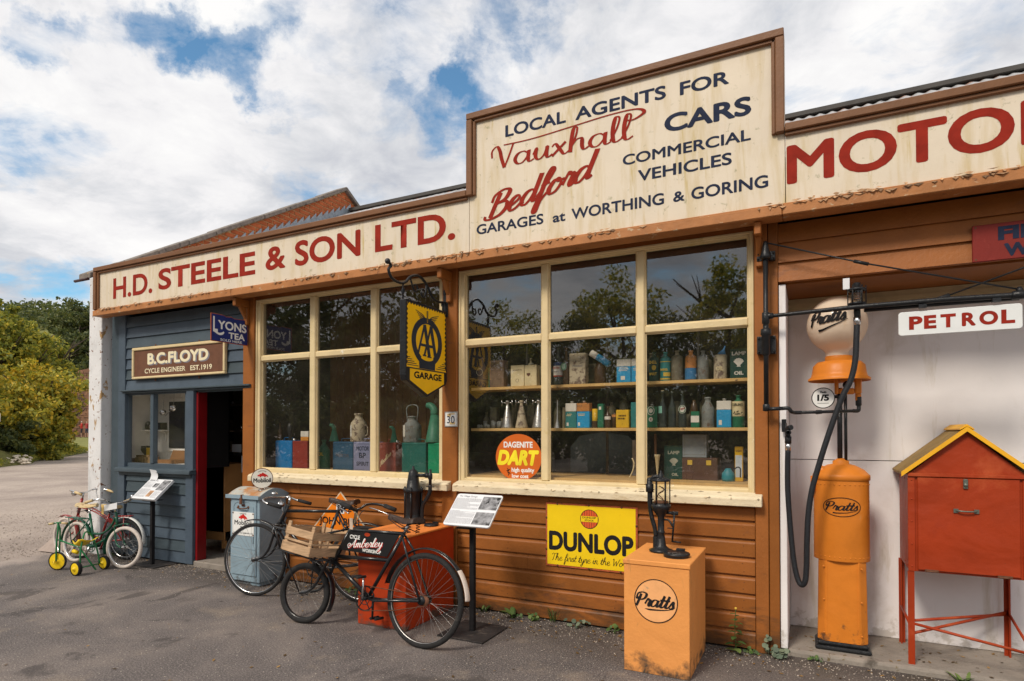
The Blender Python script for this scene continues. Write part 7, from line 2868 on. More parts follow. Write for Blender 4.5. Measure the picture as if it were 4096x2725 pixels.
tube(b, curve_pts([(-.53, YF, 1.21), (-.50, YF, 1.235), (-.478, YF, 1.225), (-.478, YF, 1.16)], 4), .005, 6)
obj('spout', b, M_IRON, t)
t = tin('oil_tin', 'tall narrow yellow tin with a white panel in the bottom right corner of the window', -.517, -.459, ZF, 1.390, YF, YELLC, cap=False)
lab(t, -.512, -.466, 1.16, 1.325, YF, cm('pale blue label', (.55, .62, .66)))
text('lettering', 'OCEAN', front(YF), -.510, -.468, 1.350, 1.366, M_BROWNS, t, bold=.03, h=.0015)
t = turned('traffic_cone', 'cream cone leaning tip downwards in the bottom left of the right pane', -1.125, -1.080, 1.16, 1.32, YF, [(.2, 0), (.9, .9), (1, .92), (1, 1), (0, 1)], CREAMC, 'cone')
b = BM()
tube(b, [(-1.115, YF + .02, 1.31), (-1.118, YF + .02, 1.485)], .010, 8)
obj('stick', b, cm('stick brown', (.16, .08, .04)), t)
t = thing('wall_post', 'pale weathered timber upright behind the glass in the middle pane', 'post', (-1.33, .6, ZF))
b = BM()
box(b, -1.37, -1.33, .60, .63, ZF, 1.43)
obj('timber', b, cm('weathered', (.30, .28, .27), .8), t)
t = thing('white_flex', 'thin curved cream tube hanging in the bottom of the middle pane', 'tube', (-1.26, .3, ZF))
b = BM()
tube(b, curve_pts([(-1.315, .30, ZF), (-1.285, .30, 1.19), (-1.275, .30, 1.25), (-1.29, .30, 1.29)], 5), .005, 6)
obj('tube', b, CREAMC, t)
t = thing('machine_hulk', 'dim grey arched machine casing far back behind the middle pane', 'machine', (-1.75, 1.3, .05))
b = BM()
extrude_poly(b, [(x, 1.3, z) for x, z in [(-2.2, .05), (-1.5, .05), (-1.5, 1.35), (-1.6, 1.46), (-1.85, 1.50), (-2.1, 1.46), (-2.2, 1.35)]], (0, .5, 0))
obj('casing', b, cm('machine grey', (.07, .085, .085), .6), t)

# ---- left window
def fuel_box(name, label, x0, x1, z1, m, d=.14, y=.20, z0=1.1125, mark=True):
    t = thing(name, label, 'petrol can', ((x0 + x1) / 2, y, z0), 'two gallon petrol cans in the left window')
    b = BM()
    box(b, x0, x1, y, y + d, z0, z1)
    o = obj('body', b, m, t, bevel=.008)
    o.modifiers['edge'].segments = 2
    b = BM()
    tube(b, curve_pts([(x0 + .06, y + d / 2, z1), (x0 + .065, y + d / 2, z1 + .028), (x1 - .065, y + d / 2, z1 + .028), (x1 - .06, y + d / 2, z1)], 4), .004, 6)
    obj('handle', b, m, t)
    b = BM()
    lathe(b, [(.018, 0), (.018, .018), (.012, .02), (0, .02)], (x1 - .035, y + d / 2, z1), n=12)
    obj('cap', b, M_GALV, t)
    if mark:
        b = BM()
        for q in ((x0 + .012, x1 - .012, z0 + .016, z0 + .020), (x0 + .012, x1 - .012, z1 - .020, z1 - .016)):
            box(b, q[0], q[1], y - .003, y - .0003, q[2], q[3])
        obj('pressed_rib', b, m, t, kind='stuff')
    return t


fuel_box('petrol_can', 'bright blue petrol can, leftmost in the left window', -5.165, -4.922, 1.408, BOXBLUE, mark=False)
t = fuel_box('petrol_can', 'dull red petrol can beside the bright blue one in the left window', -4.914, -4.700, 1.405, BOXRED)
t = fuel_box('petrol_can', 'dark petrol blue can with faded lettering, beside the MOTOR BP SPIRIT can', -4.355, -4.092, 1.402, BOXDB)
text('lettering', 'MOTOR', front(.20), -4.31, -4.14, 1.245, 1.280, cm('faded brown print', (.085, .085, .10)), t, bold=.03, h=.001)
t = fuel_box('petrol_can', 'lilac grey petrol can printed MOTOR BP SPIRIT', -4.086, -3.815, 1.402, BOXLIL)
for s_, z0, z1, x0, x1 in (('MOTOR', 1.315, 1.358, -4.045, -3.885), ('BP', 1.240, 1.295, -4.012, -3.925), ('SPIRIT', 1.165, 1.207, -4.045, -3.890)):
    text('lettering', s_, front(.20), x0, x1, z0, z1, M_NAVY, t, bold=.03, h=.001)
t = fuel_box('petrol_can', 'red brown petrol can with slanting cream Redline script', -3.765, -3.565, 1.398, BOXRL)
script('lettering', 'Redline', front(.20), -3.745, -3.615, 1.165, 1.215, CREAMC, t, wd=.26, nib=.4, slant=.2, rot=R(42), h=.001)
fuel_box('petrol_can', 'dark green petrol can with pressed rings, right of the Redline can', -3.492, -3.215, 1.400, cm('deep green', (.015, .125, .10)))
fuel_box('petrol_can', 'vivid green petrol can at the right end of the left window', -3.193, -2.925, 1.400, BOXBG)
t = turned('oil_bottle', 'tall green cone topped can lettered in yellow at the front of the middle pane', -4.505, -4.380, 1.1125, 1.42, .11, CONETOP, cm('bottle green', (.03, .12, .07)), 'oil can')
text('lettering', 'ROL', front(.11), -4.495, -4.390, 1.262, 1.295, M_GOLD, t, bold=.03, h=.004)
t = tin('battery_box', 'small white and orange battery box on top of the red petrol can', -4.800, -4.690, 1.4065, 1.508, .20, cm('orange base', (.62, .25, .04)), WHITEC, cat='battery', split=.6, cap=False, group=None)
for nm, x0, x1, z1, lb, mm in (('oil_churn', -4.170, -4.005, 1.690, 'rusty tin churn with a round white label standing on the blue and lilac cans', BEIGEC), ('oil_churn', -3.520, -3.345, 1.655, 'grey tin churn with a carrying handle and round white label on the green can', GREYC)):
    t = turned(nm, lb, x0, x1, 1.4035, z1, .20, CHURNP, mm, 'oil can')
    cx, cyy, r = t['_c']
    w_ = wrapl(t, 1.455, 1.565, -75, -15, WHITEC)
    b = BM()
    if mm is GREYC:
        tube(b, curve_pts([(cx - .055, cyy, 1.60), (cx - .06, cyy, 1.74), (cx + .06, cyy, 1.745), (cx + .055, cyy, 1.60)], 5), .006, 6)
    else:
        tube(b, curve_pts([(cx + r, cyy, 1.57), (cx + r + .03, cyy, 1.55), (cx + r + .03, cyy, 1.48), (cx + r, cyy, 1.46)], 4), .005, 6)
    obj('handle', b, mm, t)
for x0, x1, z0, z1, lb, sc in ((-3.250, -3.075, 1.4235, 1.665, 'large green conical oil jug with a bent spout at the right of the left window', 1), (-4.450, -4.350, 1.4235, 1.52, 'green oil jug with bent spout behind the cone topped can', .6), (-3.670, -3.590, 1.4, 1.50, 'small dull green oil jug on the Redline can', .55)):
    t = turned('oil_jug', lb, x0, x1, z0 - .02, z1, .22 if sc < 1 else .18, [(0, 0), (1, 0), (.98, .03), (.42, 1), (0, 1)], cm('jug green', (.05, .20, .12)), 'oil jug')
    cx, cyy, r = t['_c']
    b = BM()
    tube(b, curve_pts([(cx, cyy, z1), (cx - .005, cyy, z1 + .04 * sc), (cx - .04 * sc, cyy, z1 + .08 * sc), (cx - .085 * sc, cyy, z1 + .085 * sc)], 5), [.46 * r * (1 - .022 * i) for i in range(16)], 12)
    obj('spout', b, cm('jug green', (.05, .20, .12)), t)

t = turned('oil_can', 'short dark round can standing just right of the battery box, left window', -4.62, -4.55, 1.1125, 1.30, .22, SHOULDER, DRABC, 'oil can')
t = turned('oil_bottle', 'brown glass bottle at the far left end of the left window', -5.172, -5.120, 1.41, 1.60, .22, BOTTLEP, BROWNC, 'bottle')
t = turned('black_horn', 'black bulb shaped horn standing on the bright blue can', -5.03, -4.97, 1.4085, 1.60, .22, [(0, 0), (.8, 0), (.5, .2), (.9, .5), (1, .7), (.7, .95), (0, 1)], M_IRON, 'horn')
# ---- cycle shop window and doorway
t = thing('cycle_lamps', 'row of old chrome and black bicycle lamps on the cycle shop shelf', 'lamps', (-7.7, .54, 1.527))
b = BM()
lathe(b, [(0, 0), (.045, 0), (.05, .05), (.045, .09), (.02, .11), (0, .11)], (-7.70, .43, 1.528), n=14)
for x in (-7.50, -7.45, -7.41):
    box(b, x - .012, x + .012, .4, .47, 1.528, 1.62)
obj('black_lamp', b, M_IRON, t, kind='stuff')
b = BM()
for x in (-7.62, -7.56):
    lathe(b, [(0, -.03), (.03, -.02), (.038, .01), (.03, .02), (0, .022)], (x, .42, 1.568), (.6, -.8, 0), 14)
obj('chrome_lamp', b, M_CHROME, t, kind='stuff')
t = thing('hanging_lamps', 'chrome handlebar lamps hanging before the mirror in the cycle shop window', 'lamps', (-7.2, .4, 1.8))
b = BM()
for x, z, s in ((-7.30, 1.75, .035), (-7.10, 1.80, .04)):
    lathe(b, [(0, -.04), (s * .8, -.02), (s, .02), (s * .9, .03), (0, .03)], (x, .35, z), (.5, -.8, -.4), 12)
    tube(b, [(x, .35, z), (x + .01, .36, 2.01)], .002, 4)
tube(b, [(-7.24, .34, 1.70), (-7.10, .35, 1.80)], .004, 5)
obj('chrome_lamp', b, M_CHROME, t, kind='stuff')
t = turned('metal_jug', 'dark metal horn shaped jug standing in the cycle shop window', -7.72, -7.58, 1.116, 1.32, .30, [(0, 0), (.35, 0), (.12, .15), (.12, .3), (.8, .6), (1, .75), (.95, 1), (0, 1)], M_IRON, 'jug')
t = thing('yellow_box', 'small yellow carton beside the jug in the cycle shop window', 'carton', (-7.45, .3, 1.116))
b = BM()
box(b, -7.52, -7.45, .28, .33, 1.116, 1.30)
obj('carton', b, YELLC, t)
t = thing('wooden_case', 'open brown wooden case lying in the right half of the cycle shop window', 'case', (-7.0, .3, 1.116))
b = BM()
box(b, -7.22, -6.86, .22, .36, 1.116, 1.16)
extrude_poly(b, [(-7.20, .37, 1.15), (-6.86, .37, 1.15), (-6.87, .41, 1.27), (-7.19, .41, 1.27)], (0, .012, 0))
obj('case', b, cm('case brown', (.22, .11, .045)), t, bevel=.003)
t = thing('small_parts_tray', 'cluster of small brass and black cycle parts at the bottom left of the shop window', 'cycle parts', (-7.7, .25, 1.116))
b = BM()
rnd = random.Random(2)
for i in range(16):
    x = rnd.uniform(-7.72, -7.25)
    s = rnd.uniform(.012, .03)
    box(b, x - s, x + s, .16 + rnd.uniform(0, .1), .22 + rnd.uniform(0, .1), 1.116, 1.116 + rnd.uniform(.02, .10))
obj('part', b, mat('brass and black oddments', (.20, .13, .06), .5, .5, 20, isl=.6), t, kind='stuff')
t = thing('shop_counter', 'ginger brown wooden counter standing just inside the dark doorway', 'counter', (-6.7, .9, .06))
b = BM()
box(b, -7.2, -6.475, .60, .62, .16, 1.130)
box(b, -7.2, -6.475, .595, .622, 1.134, 1.26)
box(b, -7.2, -6.490, .60, 1.1, .26, 1.1)
box(b, -6.53, -6.48, .605, .645, .06, .155)
obj('counter_front', b, mat('ginger counter wood', (.60, .30, .11), .5, .15, 5, .1), t, bevel=.003)
b = BM()
box(b, -6.47, -5.9, .75, 1.3, 1.20, 1.24)
obj('dark_top', b, M_DARKER, t)
t = thing('counter_notice', 'white printed notice pinned low inside the doorway beside the post', 'notice', (-6.2, .7, .95))
b = BM()
box(b, -6.30, -6.02, .70, .702, 1.00, 1.205)
obj('sheet', b, M_PAPER, t)
lines(t, -6.28, -6.06, 1.02, 1.15, .70, M_PRINT, 8, 5)
t = thing('price_card', 'small white card propped on the dark counter in the doorway', 'card', (-6.3, .9, 1.245))
b = BM()
box(b, -6.60, -6.43, .80, .802, 1.245, 1.345)
obj('card', b, M_PAPER, t)
t = turned('soap_pump', 'little clear pump bottle with white top on the counter in the doorway', -6.70, -6.655, 1.262, 1.36, .66, [(0, 0), (1, 0), (1, .55), (.3, .65), (.3, .8), (.5, .85), (.5, 1), (0, 1)], M_WHT, 'pump bottle')
t = thing('back_shelf', 'dim dark shelf of small glinting parts across the back of the cycle shop', 'shelf', (-8, 1.6, 1.2))
b = BM()
for z in (1.24, 1.52, 1.90):
    box(b, -9.2, -6.9, 1.50, 1.75, z - .02, z)
box(b, -9.2, -6.9, 1.76, 1.78, .1, 2.6)
obj('shelf', b, cm('shelf dark', (.13, .09, .06)), t)
b = BM()
for i in range(40):
    x = rnd.uniform(-8.9, -7.1)
    z = rnd.choice((1.241, 1.521, 1.901))
    h_ = rnd.uniform(.05, .16)
    box(b, x - .03, x + .03, 1.55, 1.62, z, z + h_)
obj('dark_stock', b, mat('dim shop stock', (.16, .12, .08), .6, .5, 9, .05, isl=.7), t, kind='stuff')
b = BM()
for i in range(12):
    x = rnd.uniform(-8.7, -7.2)
    lathe(b, [(0, 0), (.02, 0), (.02, .03 + rnd.random() * .05), (0, .07)], (x, 1.52, rnd.choice((1.521, 1.901))), n=8)
obj('small_part', b, M_CHROME, t, kind='stuff')

# ------------------------------------------------------------------ leaves and trees
def leaf_mesh(name, centres, size, flat=0.0, seed=0, aspect=.55, normals=None):
    """many small kite shaped leaves, one quad each"""
    rg = np.random.default_rng(seed)
    n = len(centres)
    c = np.asarray(centres, float)
    d = rg.normal(size=(n, 3))
    d[:, 2] *= (1 - flat * .6)
    d /= np.linalg.norm(d, axis=1)[:, None]
    e = rg.normal(size=(n, 3))
    if flat:
        e[:, 2] *= (1 - flat)
    e -= d * (e * d).sum(1)[:, None]
    e /= np.linalg.norm(e, axis=1)[:, None]
    s = size * rg.uniform(.6, 1.35, n)[:, None]
    A = c - d * s
    B = c + e * s * aspect
    C = c + d * s
    D = c - e * s * aspect
    co = np.stack([A, B, C, D], 1).reshape(-1, 3)
    me = bpy.data.meshes.new(name)
    me.vertices.add(4 * n)
    me.vertices.foreach_set('co', co.ravel())
    me.loops.add(4 * n)
    me.loops.foreach_set('vertex_index', np.arange(4 * n, dtype=np.int32))
    me.polygons.add(n)
    me.polygons.foreach_set('loop_start', np.arange(0, 4 * n, 4, dtype=np.int32))
    me.update(calc_edges=True)
    return me


def crown_points(rg, n, rx, ry, z0, z1, clumps=60, csize=.30, hollow=.55, top_bias=0.0):
    """leaf positions gathered in clumps that fill an uneven egg"""
    cz, rz = (z0 + z1) / 2, (z1 - z0) / 2
    pts = []
    per = n // clumps
    for k in range(clumps):
        v = rg.normal(size=3)
        v /= np.linalg.norm(v)
        rad = hollow + (1 - hollow) * rg.random() ** .6
        rad *= rg.uniform(.66, 1.22)
        c = np.array([v[0] * rx * rad, v[1] * ry * rad, cz + v[2] * rz * rad])
        s = csize * rg.uniform(.45, 1.5) * min(rx, rz)
        q = rg.normal(size=(per, 3))
        q /= np.linalg.norm(q, axis=1)[:, None]
        q *= (rg.random(per) ** .45)[:, None] * s
        q[:, 2] *= .72
        pts.append(c + q)
    return np.concatenate(pts)


OLIVE = leafmat('olive autumn leaves', [(0.25, (.085, .115, .024)), (0.45, (.22, .255, .042)), (0.62, (.40, .40, .058)), (0.80, (.58, .47, .055))], .45)
GOLD = leafmat('golden hedge leaves', [(0.22, (.11, .14, .022)), (0.42, (.29, .29, .036)), (0.60, (.46, .41, .045)), (0.82, (.68, .45, .030))])
DEEP = leafmat('deep green leaves', [(0.25, (.030, .050, .018)), (0.5, (.085, .115, .032)), (0.75, (.17, .18, .045))])
BARK = mat('grey brown bark', (.085, .065, .05), .9, .3, 8, .6)


def trunk_bm(h, r, limbs=7, spread=.5, seed=1, z1=None):
    rr = random.Random(seed)
    b = BM()
    P = [Vector((0, 0, -.2))]
    for i in range(1, 7):
        P.append(Vector((rr.uniform(-.03, .03) * h, rr.uniform(-.03, .03) * h, h * i / 6)))
    tube(b, P, [r * (1 - .13 * i) for i in range(7)], 8)
    for k in range(limbs):
        i = rr.randint(2, 5)
        a = rr.uniform(0, 6.28)
        L = h * spread * rr.uniform(.5, 1)
        q = P[i]
        e = q + Vector((math.cos(a) * L, math.sin(a) * L, L * .7))
        m_ = (q + e) / 2 + Vector((0, 0, -L * .08))
        tube(b, [q, m_, e], [r * .45, r * .3, r * .10], 6)
        for j in range(3):
            a2 = a + rr.uniform(-1.2, 1.2)
            e2 = m_ + Vector((math.cos(a2), math.sin(a2), .9)) * L * .45
            tube(b, [m_, e2], [r * .2, r * .05], 5)
    return b


def tree(name, label, cat, x, y, z, h, rx, m, n=9000, size=.12, seed=1, low=.05, clumps=70, group=None, trunk=True, csize=.3, hollow=.5):
    rg = np.random.default_rng(seed)
    t = thing(name, label, cat, (x, y, z), group)
    me = leaf_mesh('crown', crown_points(rg, n, rx, rx * .9, h * low, h * .97, clumps, csize, hollow), size, seed=seed)
    o = bpy.data.objects.new('crown', me)
    me.materials.append(m)
    COL.objects.link(o)
    o.parent = t
    b = trunk_bm(h * .8, h * .022 + .03, seed=seed)
    me = bpy.data.meshes.new('trunk')
    b.to_mesh(me)
    b.free()
    me.materials.append(BARK)
    o = bpy.data.objects.new('trunk', me)
    COL.objects.link(o)
    o.parent = t
    return t


# hedge and trees left of the road, seen past the whitewashed pier
HG = 'roadside bushes and trees at the left'
b1 = tree('hedge_bush', 'golden leaved bush spilling over the verge at the left edge', 'bush', -36.6, 10.3, .4, 4.4, 2.3, GOLD, 15000, .115, 11, .0, 90, HG)
b2 = tree('hedge_bush', 'large yellow and olive bush in the middle of the roadside hedge', 'bush', -38.0, 13.0, .5, 4.9, 2.5, GOLD, 15000, .115, 12, .0, 90, HG)
b3 = tree('hedge_bush', 'olive bush at the right end of the hedge beside the far brick wall', 'bush', -37.9, 13.9, .4, 4.2, 1.35, GOLD, 12000, .115, 13, .0, 80, HG)
b4 = tree('hedge_bush', 'low dark green bush at the foot of the hedge by the chalk', 'bush', -35.2, 10.6, .2, 2.0, 1.5, DEEP, 7000, .09, 14, -.1, 50, HG)
tree('hedge_bush', 'low olive bush at the hedge foot nearest the road bend', 'bush', -36.6, 13.2, .2, 1.9, 1.2, OLIVE, 7000, .09, 15, -.1, 50, HG)
tree('young_tree', 'tall yellow green tree at the extreme left edge above the hedge', 'tree', -43.8, 13.9, .8, 9.0, 2.4, OLIVE, 16000, .13, 16, .12, 95, HG, csize=.26)
tree('young_tree', 'dull olive tree behind the golden bushes', 'tree', -44.5, 15.8, .8, 8.0, 2.2, OLIVE, 14000, .13, 17, .1, 85, HG, csize=.26)
tree('young_tree', 'dark green tree in the hedge with a ragged top', 'tree', -47.2, 18.2, .8, 8.3, 1.9, OLIVE, 14000, .13, 18, .1, 80, HG, csize=.26)
tree('young_tree', 'yellowing tree standing just left of the pier', 'tree', -45.8, 18.3, .6, 5.0, 1.0, OLIVE, 10000, .12, 19, .02, 60, HG, csize=.28)
copy_thing(b2, (-35.0, 6.6, .4), 1.2, 1.0, 'golden bush just outside the left edge of the picture')
copy_thing(b1, (-33.4, 3.2, .5), 2.2, 1.1, 'yellow bush two places outside the left edge of the picture')

# wooded hill above
rnd = random.Random(31)
HT = 'trees on the hill'
hill_spots = [(-57.5, 78, 8.5, 'spreading dark tree on the hill skyline, leftmost above the hedge'), (-53.5, 84, 9.0, 'tall flat topped tree standing highest on the hill skyline'), (-50.5, 76, 8.0, 'round olive tree on the hill below the skyline gap'),
              (-55.0, 72, 7.0, 'olive tree low on the hill behind the hedge top'), (-49.0, 84, 7.5, 'small dark tree on the skyline left of the pier'), (-56.5, 92, 9.0, 'far dark tree behind the skyline clump'),
              (-48.5, 72, 7.5, 'pale green tree above the far brick wall'), (-46.0, 78, 8.0, 'dark hill tree half hidden by the pier'), (-60.5, 84, 9.0, 'dark tree on the skyline at the left edge'), (-44.5, 88, 10.0, 'hill tree just behind the pier')]


def far_z(dep):
    h = max(0, dep - 72)
    return 1.0 + 22 * (1 - math.exp(-h / 20)) + h * .03 - .3


proto = {}
for k, (lat, dep, h, lb) in enumerate(hill_spots):
    x, y = from_cam(lat, dep)
    mm = (DEEP, OLIVE)[k % 2] if k not in (1, 4, 5) else DEEP
    key = (mm.name, k % 3 if k < 6 else 0)
    if key not in proto:
        proto[key] = tree('hill_tree', lb, 'tree', x, y, far_z(dep), 8.5, 3.6, mm, 9000, .21, 40 + k, .15, 60, HT, csize=.27, hollow=.45)
    else:
        copy_thing(proto[key], (x, y, far_z(dep)), rnd.uniform(0, 6), h / 8.5, lb)
rg = np.random.default_rng(77)
pts = []
for i in range(330):
    lat, dep = rg.uniform(-110, -30), rg.uniform(74, 150)
    x, y = from_cam(lat, dep)
    q = rg.normal(size=(150, 3))
    q /= np.linalg.norm(q, axis=1)[:, None]
    s = rg.uniform(2.2, 3.8)
    q *= s * rg.uniform(.75, 1.05, 150)[:, None]
    q[:, 2] *= .8
    pts.append(q + np.array([x, y, far_z(dep) + s * .7]))
me = leaf_mesh('woodland', np.concatenate(pts), .34, seed=5)
me.materials.append(DEEP)
o = bpy.data.objects.new('woodland', me)
COL.objects.link(o)
o['kind'] = 'stuff'
tag(o, 'continuous dark woodland covering the hill behind the hedge', 'wood')

# old brick wall at the far end of the lane, and two visitors before it
t = thing('far_brick_wall', 'tall old red brick retaining wall at the end of the lane beside the pier', 'wall', (-74.5, 36, 0))
px0, py0 = from_cam(-50.3, 68)
px1, py1 = from_cam(-40, 68)
W_ = Plane((px0, py0, 0), (px1 - px0, py1 - py0, 0), (0, 0, 1))
LW = math.hypot(px1 - px0, py1 - py0)
m = bpy.data.materials.new('far brickwork')
m.use_nodes = True
g = N(m.node_tree)
tcn = g.n('ShaderNodeTexCoord')
nz = g.noise(tcn.outputs['Object'], .8, 8, .7)
n2 = g.noise(tcn.outputs['Object'], 6, 4, .7)
c = g.ramp(nz.outputs[0], [(.35, (.07, .04, .03)), (.5, (.20, .10, .06)), (.65, (.34, .17, .09))])
c = g.mix(g.ramp(n2.outputs[0], [(.5, (0, 0, 0)), (.7, (.6, .6, .6))]), c, (.10, .07, .05))
p = g.n('ShaderNodeBsdfPrincipled', i_Roughness=.95)
g.l(c, p.inputs['Base Color'])
out = g.n('ShaderNodeOutputMaterial')
g.l(p.outputs[0], out.inputs[0])
b = BM()
extrude_poly(b, [W_.p(0, -.5), W_.p(LW, -.5), W_.p(LW, 9.0), W_.p(2.2, 8.7), W_.p(0, 8.2)], -W_.n * 1.0)
obj('wall_face', b, m, t)
b = BM()
z = .4
row = 0
rnd = random.Random(8)
while z < 8.3:
    x = (row % 2) * .35
    while x < LW - .7:
        if rnd.random() < .72:
            d = rnd.uniform(.02, .10)
            A = [W_.p(x + .03, z, 0), W_.p(x + .66, z, 0), W_.p(x + .66, z + .22, 0), W_.p(x + .03, z + .22, 0)]
            extrude_poly(b, A, W_.n * d)
        x += .7
    z += .25
    row += 1
obj('brick_courses', b, m, t, kind='stuff')

# skin-modifier figures


def person(label, at, heading, shirt, trousers, hat, pose):
    t = thing('person', label, 'person', at, 'visitors at the end of the lane')
    V = dict(pelvis=(0, 0, .95), waist=(0, 0, 1.12), chest=(0, 0, 1.36), neck=(0, 0, 1.50), head=(0, .01, 1.60), crown=(0, .0, 1.72),
             lh=(-.09, 0, .90), lk=(-.11, .02, .50), la=(-.12, -.01, .09), lt=(-.12, .14, .03), rh=(.09, 0, .90), rk=(.11, .02, .50), ra=(.12, -.01, .09), rt=(.12, .14, .03),
             ls=(-.18, 0, 1.42), le=(-.25, -.02, 1.14), lw=(-.24, .10, .90), rs=(.18, 0, 1.42), re=(.25, -.02, 1.14), rw=(.24, .10, .90))
    V.update(pose)
    Rr = dict(pelvis=.14, waist=.12, chest=.15, neck=.055, head=.085, crown=.07, lh=.09, lk=.06, la=.042, lt=.035, rh=.09, rk=.06, ra=.042, rt=.035, ls=.06, le=.042, lw=.03, rs=.06, re=.042, rw=.03)
    E = [('pelvis', 'waist'), ('waist', 'chest'), ('chest', 'neck'), ('neck', 'head'), ('head', 'crown'), ('pelvis', 'lh'), ('lh', 'lk'), ('lk', 'la'), ('la', 'lt'), ('pelvis', 'rh'), ('rh', 'rk'), ('rk', 'ra'), ('ra', 'rt'),
         ('chest', 'ls'), ('ls', 'le'), ('le', 'lw'), ('chest', 'rs'), ('rs', 're'), ('re', 'rw')]
    ks = list(V)
    me = bpy.data.meshes.new('body')
    me.from_pydata([V[k] for k in ks], [(ks.index(a), ks.index(c)) for a, c in E], [])
    o = bpy.data.objects.new('body', me)
    COL.objects.link(o)
    o.parent = t
    sk = o.modifiers.new('skin', 'SKIN')
    for i, k in enumerate(ks):
        me.skin_vertices[0].data[i].radius = (Rr[k], Rr[k] * .8)
    me.skin_vertices[0].data[0].use_root = True
    ss = o.modifiers.new('smooth', 'SUBSURF')
    ss.levels = ss.render_levels = 1
    m = bpy.data.materials.new('skin and clothes ' + label[:12])
    m.use_nodes = True
    g = N(m.node_tree)
    tcn = g.n('ShaderNodeTexCoord')
    sp = g.n('ShaderNodeSeparateXYZ')
    g.l(tcn.outputs['Object'], sp.inputs[0])
    f = g.math('DIVIDE', sp.outputs[2], 1.8)
    c = g.ramp(f, [(0, (.05, .05, .05)), (.045, (.42, .25, .18)), (.27, trousers), (.53, shirt), (.82, (.42, .25, .18)), (.925, hat)])
    g.t.nodes[-1].color_ramp.interpolation = 'CONSTANT' if hasattr(g.t.nodes[-1], 'color_ramp') else None
    p = g.n('ShaderNodeBsdfPrincipled', i_Roughness=.8)
    g.l(c, p.inputs['Base Color'])
    out = g.n('ShaderNodeOutputMaterial')
    g.l(p.outputs[0], out.inputs[0])
    me.materials.append(m)
    t.rotation_euler = (0, 0, heading)
    return t


x, y = from_cam(-44.1, 61.5)
person('distant person in a red top, dark shorts and pale cap standing on the far lawn', (x, y, .9), R(150), (.50, .03, .02), (.02, .02, .03), (.70, .68, .66), dict(lw=(-.05, .20, 1.25), rw=(.05, .22, 1.25)))
x, y = from_cam(-43.2, 61.0)
person('distant person in red and black with bent arm beside the one in the cap', (x, y, .9), R(200), (.30, .03, .03), (.03, .04, .07), (.09, .05, .03), dict(re=(.30, .0, 1.30), rw=(.10, .14, 1.50)))

# trees on the other side of the yard, seen only as reflections in the panes
RT = 'trees facing the garage across the yard'
r1 = tree('yard_tree', 'tall olive tree across the yard mirrored in the right window', 'tree', -9.8, -29.0, 0, 10.3, 3.2, OLIVE, 13000, .12, 61, .12, 90, RT, csize=.24, hollow=.5)
r2 = tree('yard_tree', 'dense dark tree across the yard mirrored in the left window', 'tree', -27.0, -23.0, 0, 12.0, 4.4, DEEP, 15000, .15, 62, .02, 90, RT, csize=.28)
r3 = tree('yard_tree', 'open crowned birch like tree mirrored in the right hand pane', 'tree', -3.6, -30.0, 0, 11.5, 3.0, OLIVE, 9000, .12, 63, .25, 80, RT, csize=.20, hollow=.35)
for k, (x, y, s, src, lb) in enumerate(((-20.5, -24.5, .92, r2, 'dark tree mirrored behind the hanging sign'), (-33.5, -19.5, 1.0, r2, 'dark tree mirrored in the leftmost panes'), (-16.0, -26.5, .85, r1, 'olive tree mirrored in the left pane of the right window'),
                                 (-12.6, -26.0, .66, r2, 'low dark bush in front of the mirrored trees'), (-7.0, -27.5, .64, r2, 'low dark bush mirrored below the middle pane'), (-1.2, -27.0, .75, r1, 'low olive tree mirrored at the right edge of the window'),
                                 (-40.0, -13.0, 1.0, r2, 'dark tree far left across the yard'), (2.5, -30.0, .8, r1, 'olive tree across the yard opposite the pump'), (-24.0, -21.0, .6, r2, 'thick bush below the tall mirrored trees'),
                                 (-30.5, -17.5, .65, r2, 'thick bush at the left end across the yard'), (-16.5, -24.0, .55, r2, 'thick dark bush mirrored beside the hanging sign'), (-3.2, -27.0, .52, r2, 'small bush mirrored low in the right pane'), (7, -27, .7, r2, 'dark tree across the yard to the right'))):
    copy_thing(src, (x, y, -.2), k * 1.3, s, lb)

yh = tree('yard_hedge', 'thick dark hedge across the yard mirrored low in the left window', 'hedge', -15.0, -16.0, -.1, 3.6, 2.8, DEEP, 9000, .10, 71, .0, 70, 'hedge facing the garage across the yard', csize=.30, hollow=.35)
for k, (x, y, lb) in enumerate(((-11.3, -16.6, 'hedge bush mirrored behind the sticker'), (-7.6, -17.0, 'hedge bush mirrored in the middle of the right window'), (-3.9, -17.4, 'hedge bush mirrored low in the right pane'), (-.2, -17.8, 'hedge bush across the yard opposite the orange bin'),
                             (-18.7, -15.2, 'hedge bush mirrored under the yellow hanging sign'), (-22.4, -14.2, 'hedge bush mirrored in the left window behind the blue can'), (-26.0, -12.8, 'hedge bush far left across the yard'), (3.6, -18.0, 'hedge bush across the yard opposite the pump'),
                             (-13.2, -18.5, 'second hedge bush behind the gap in the yard hedge'), (-5.8, -19.2, 'second row hedge bush across the yard to the right'))):
    copy_thing(yh, (x, y, -.1), k * .9, 1.0, lb)

# ------------------------------------------------------------------ weeds, leaf litter
WEED = leafmat('fresh weed leaves', [(0.25, (.035, .075, .018)), (0.55, (.085, .16, .035)), (0.8, (.17, .24, .06))], .25)
WEEDP = leafmat('grey green ivy leaves', [(0.25, (.05, .075, .045)), (0.55, (.12, .17, .11)), (0.8, (.22, .26, .17))], .2)


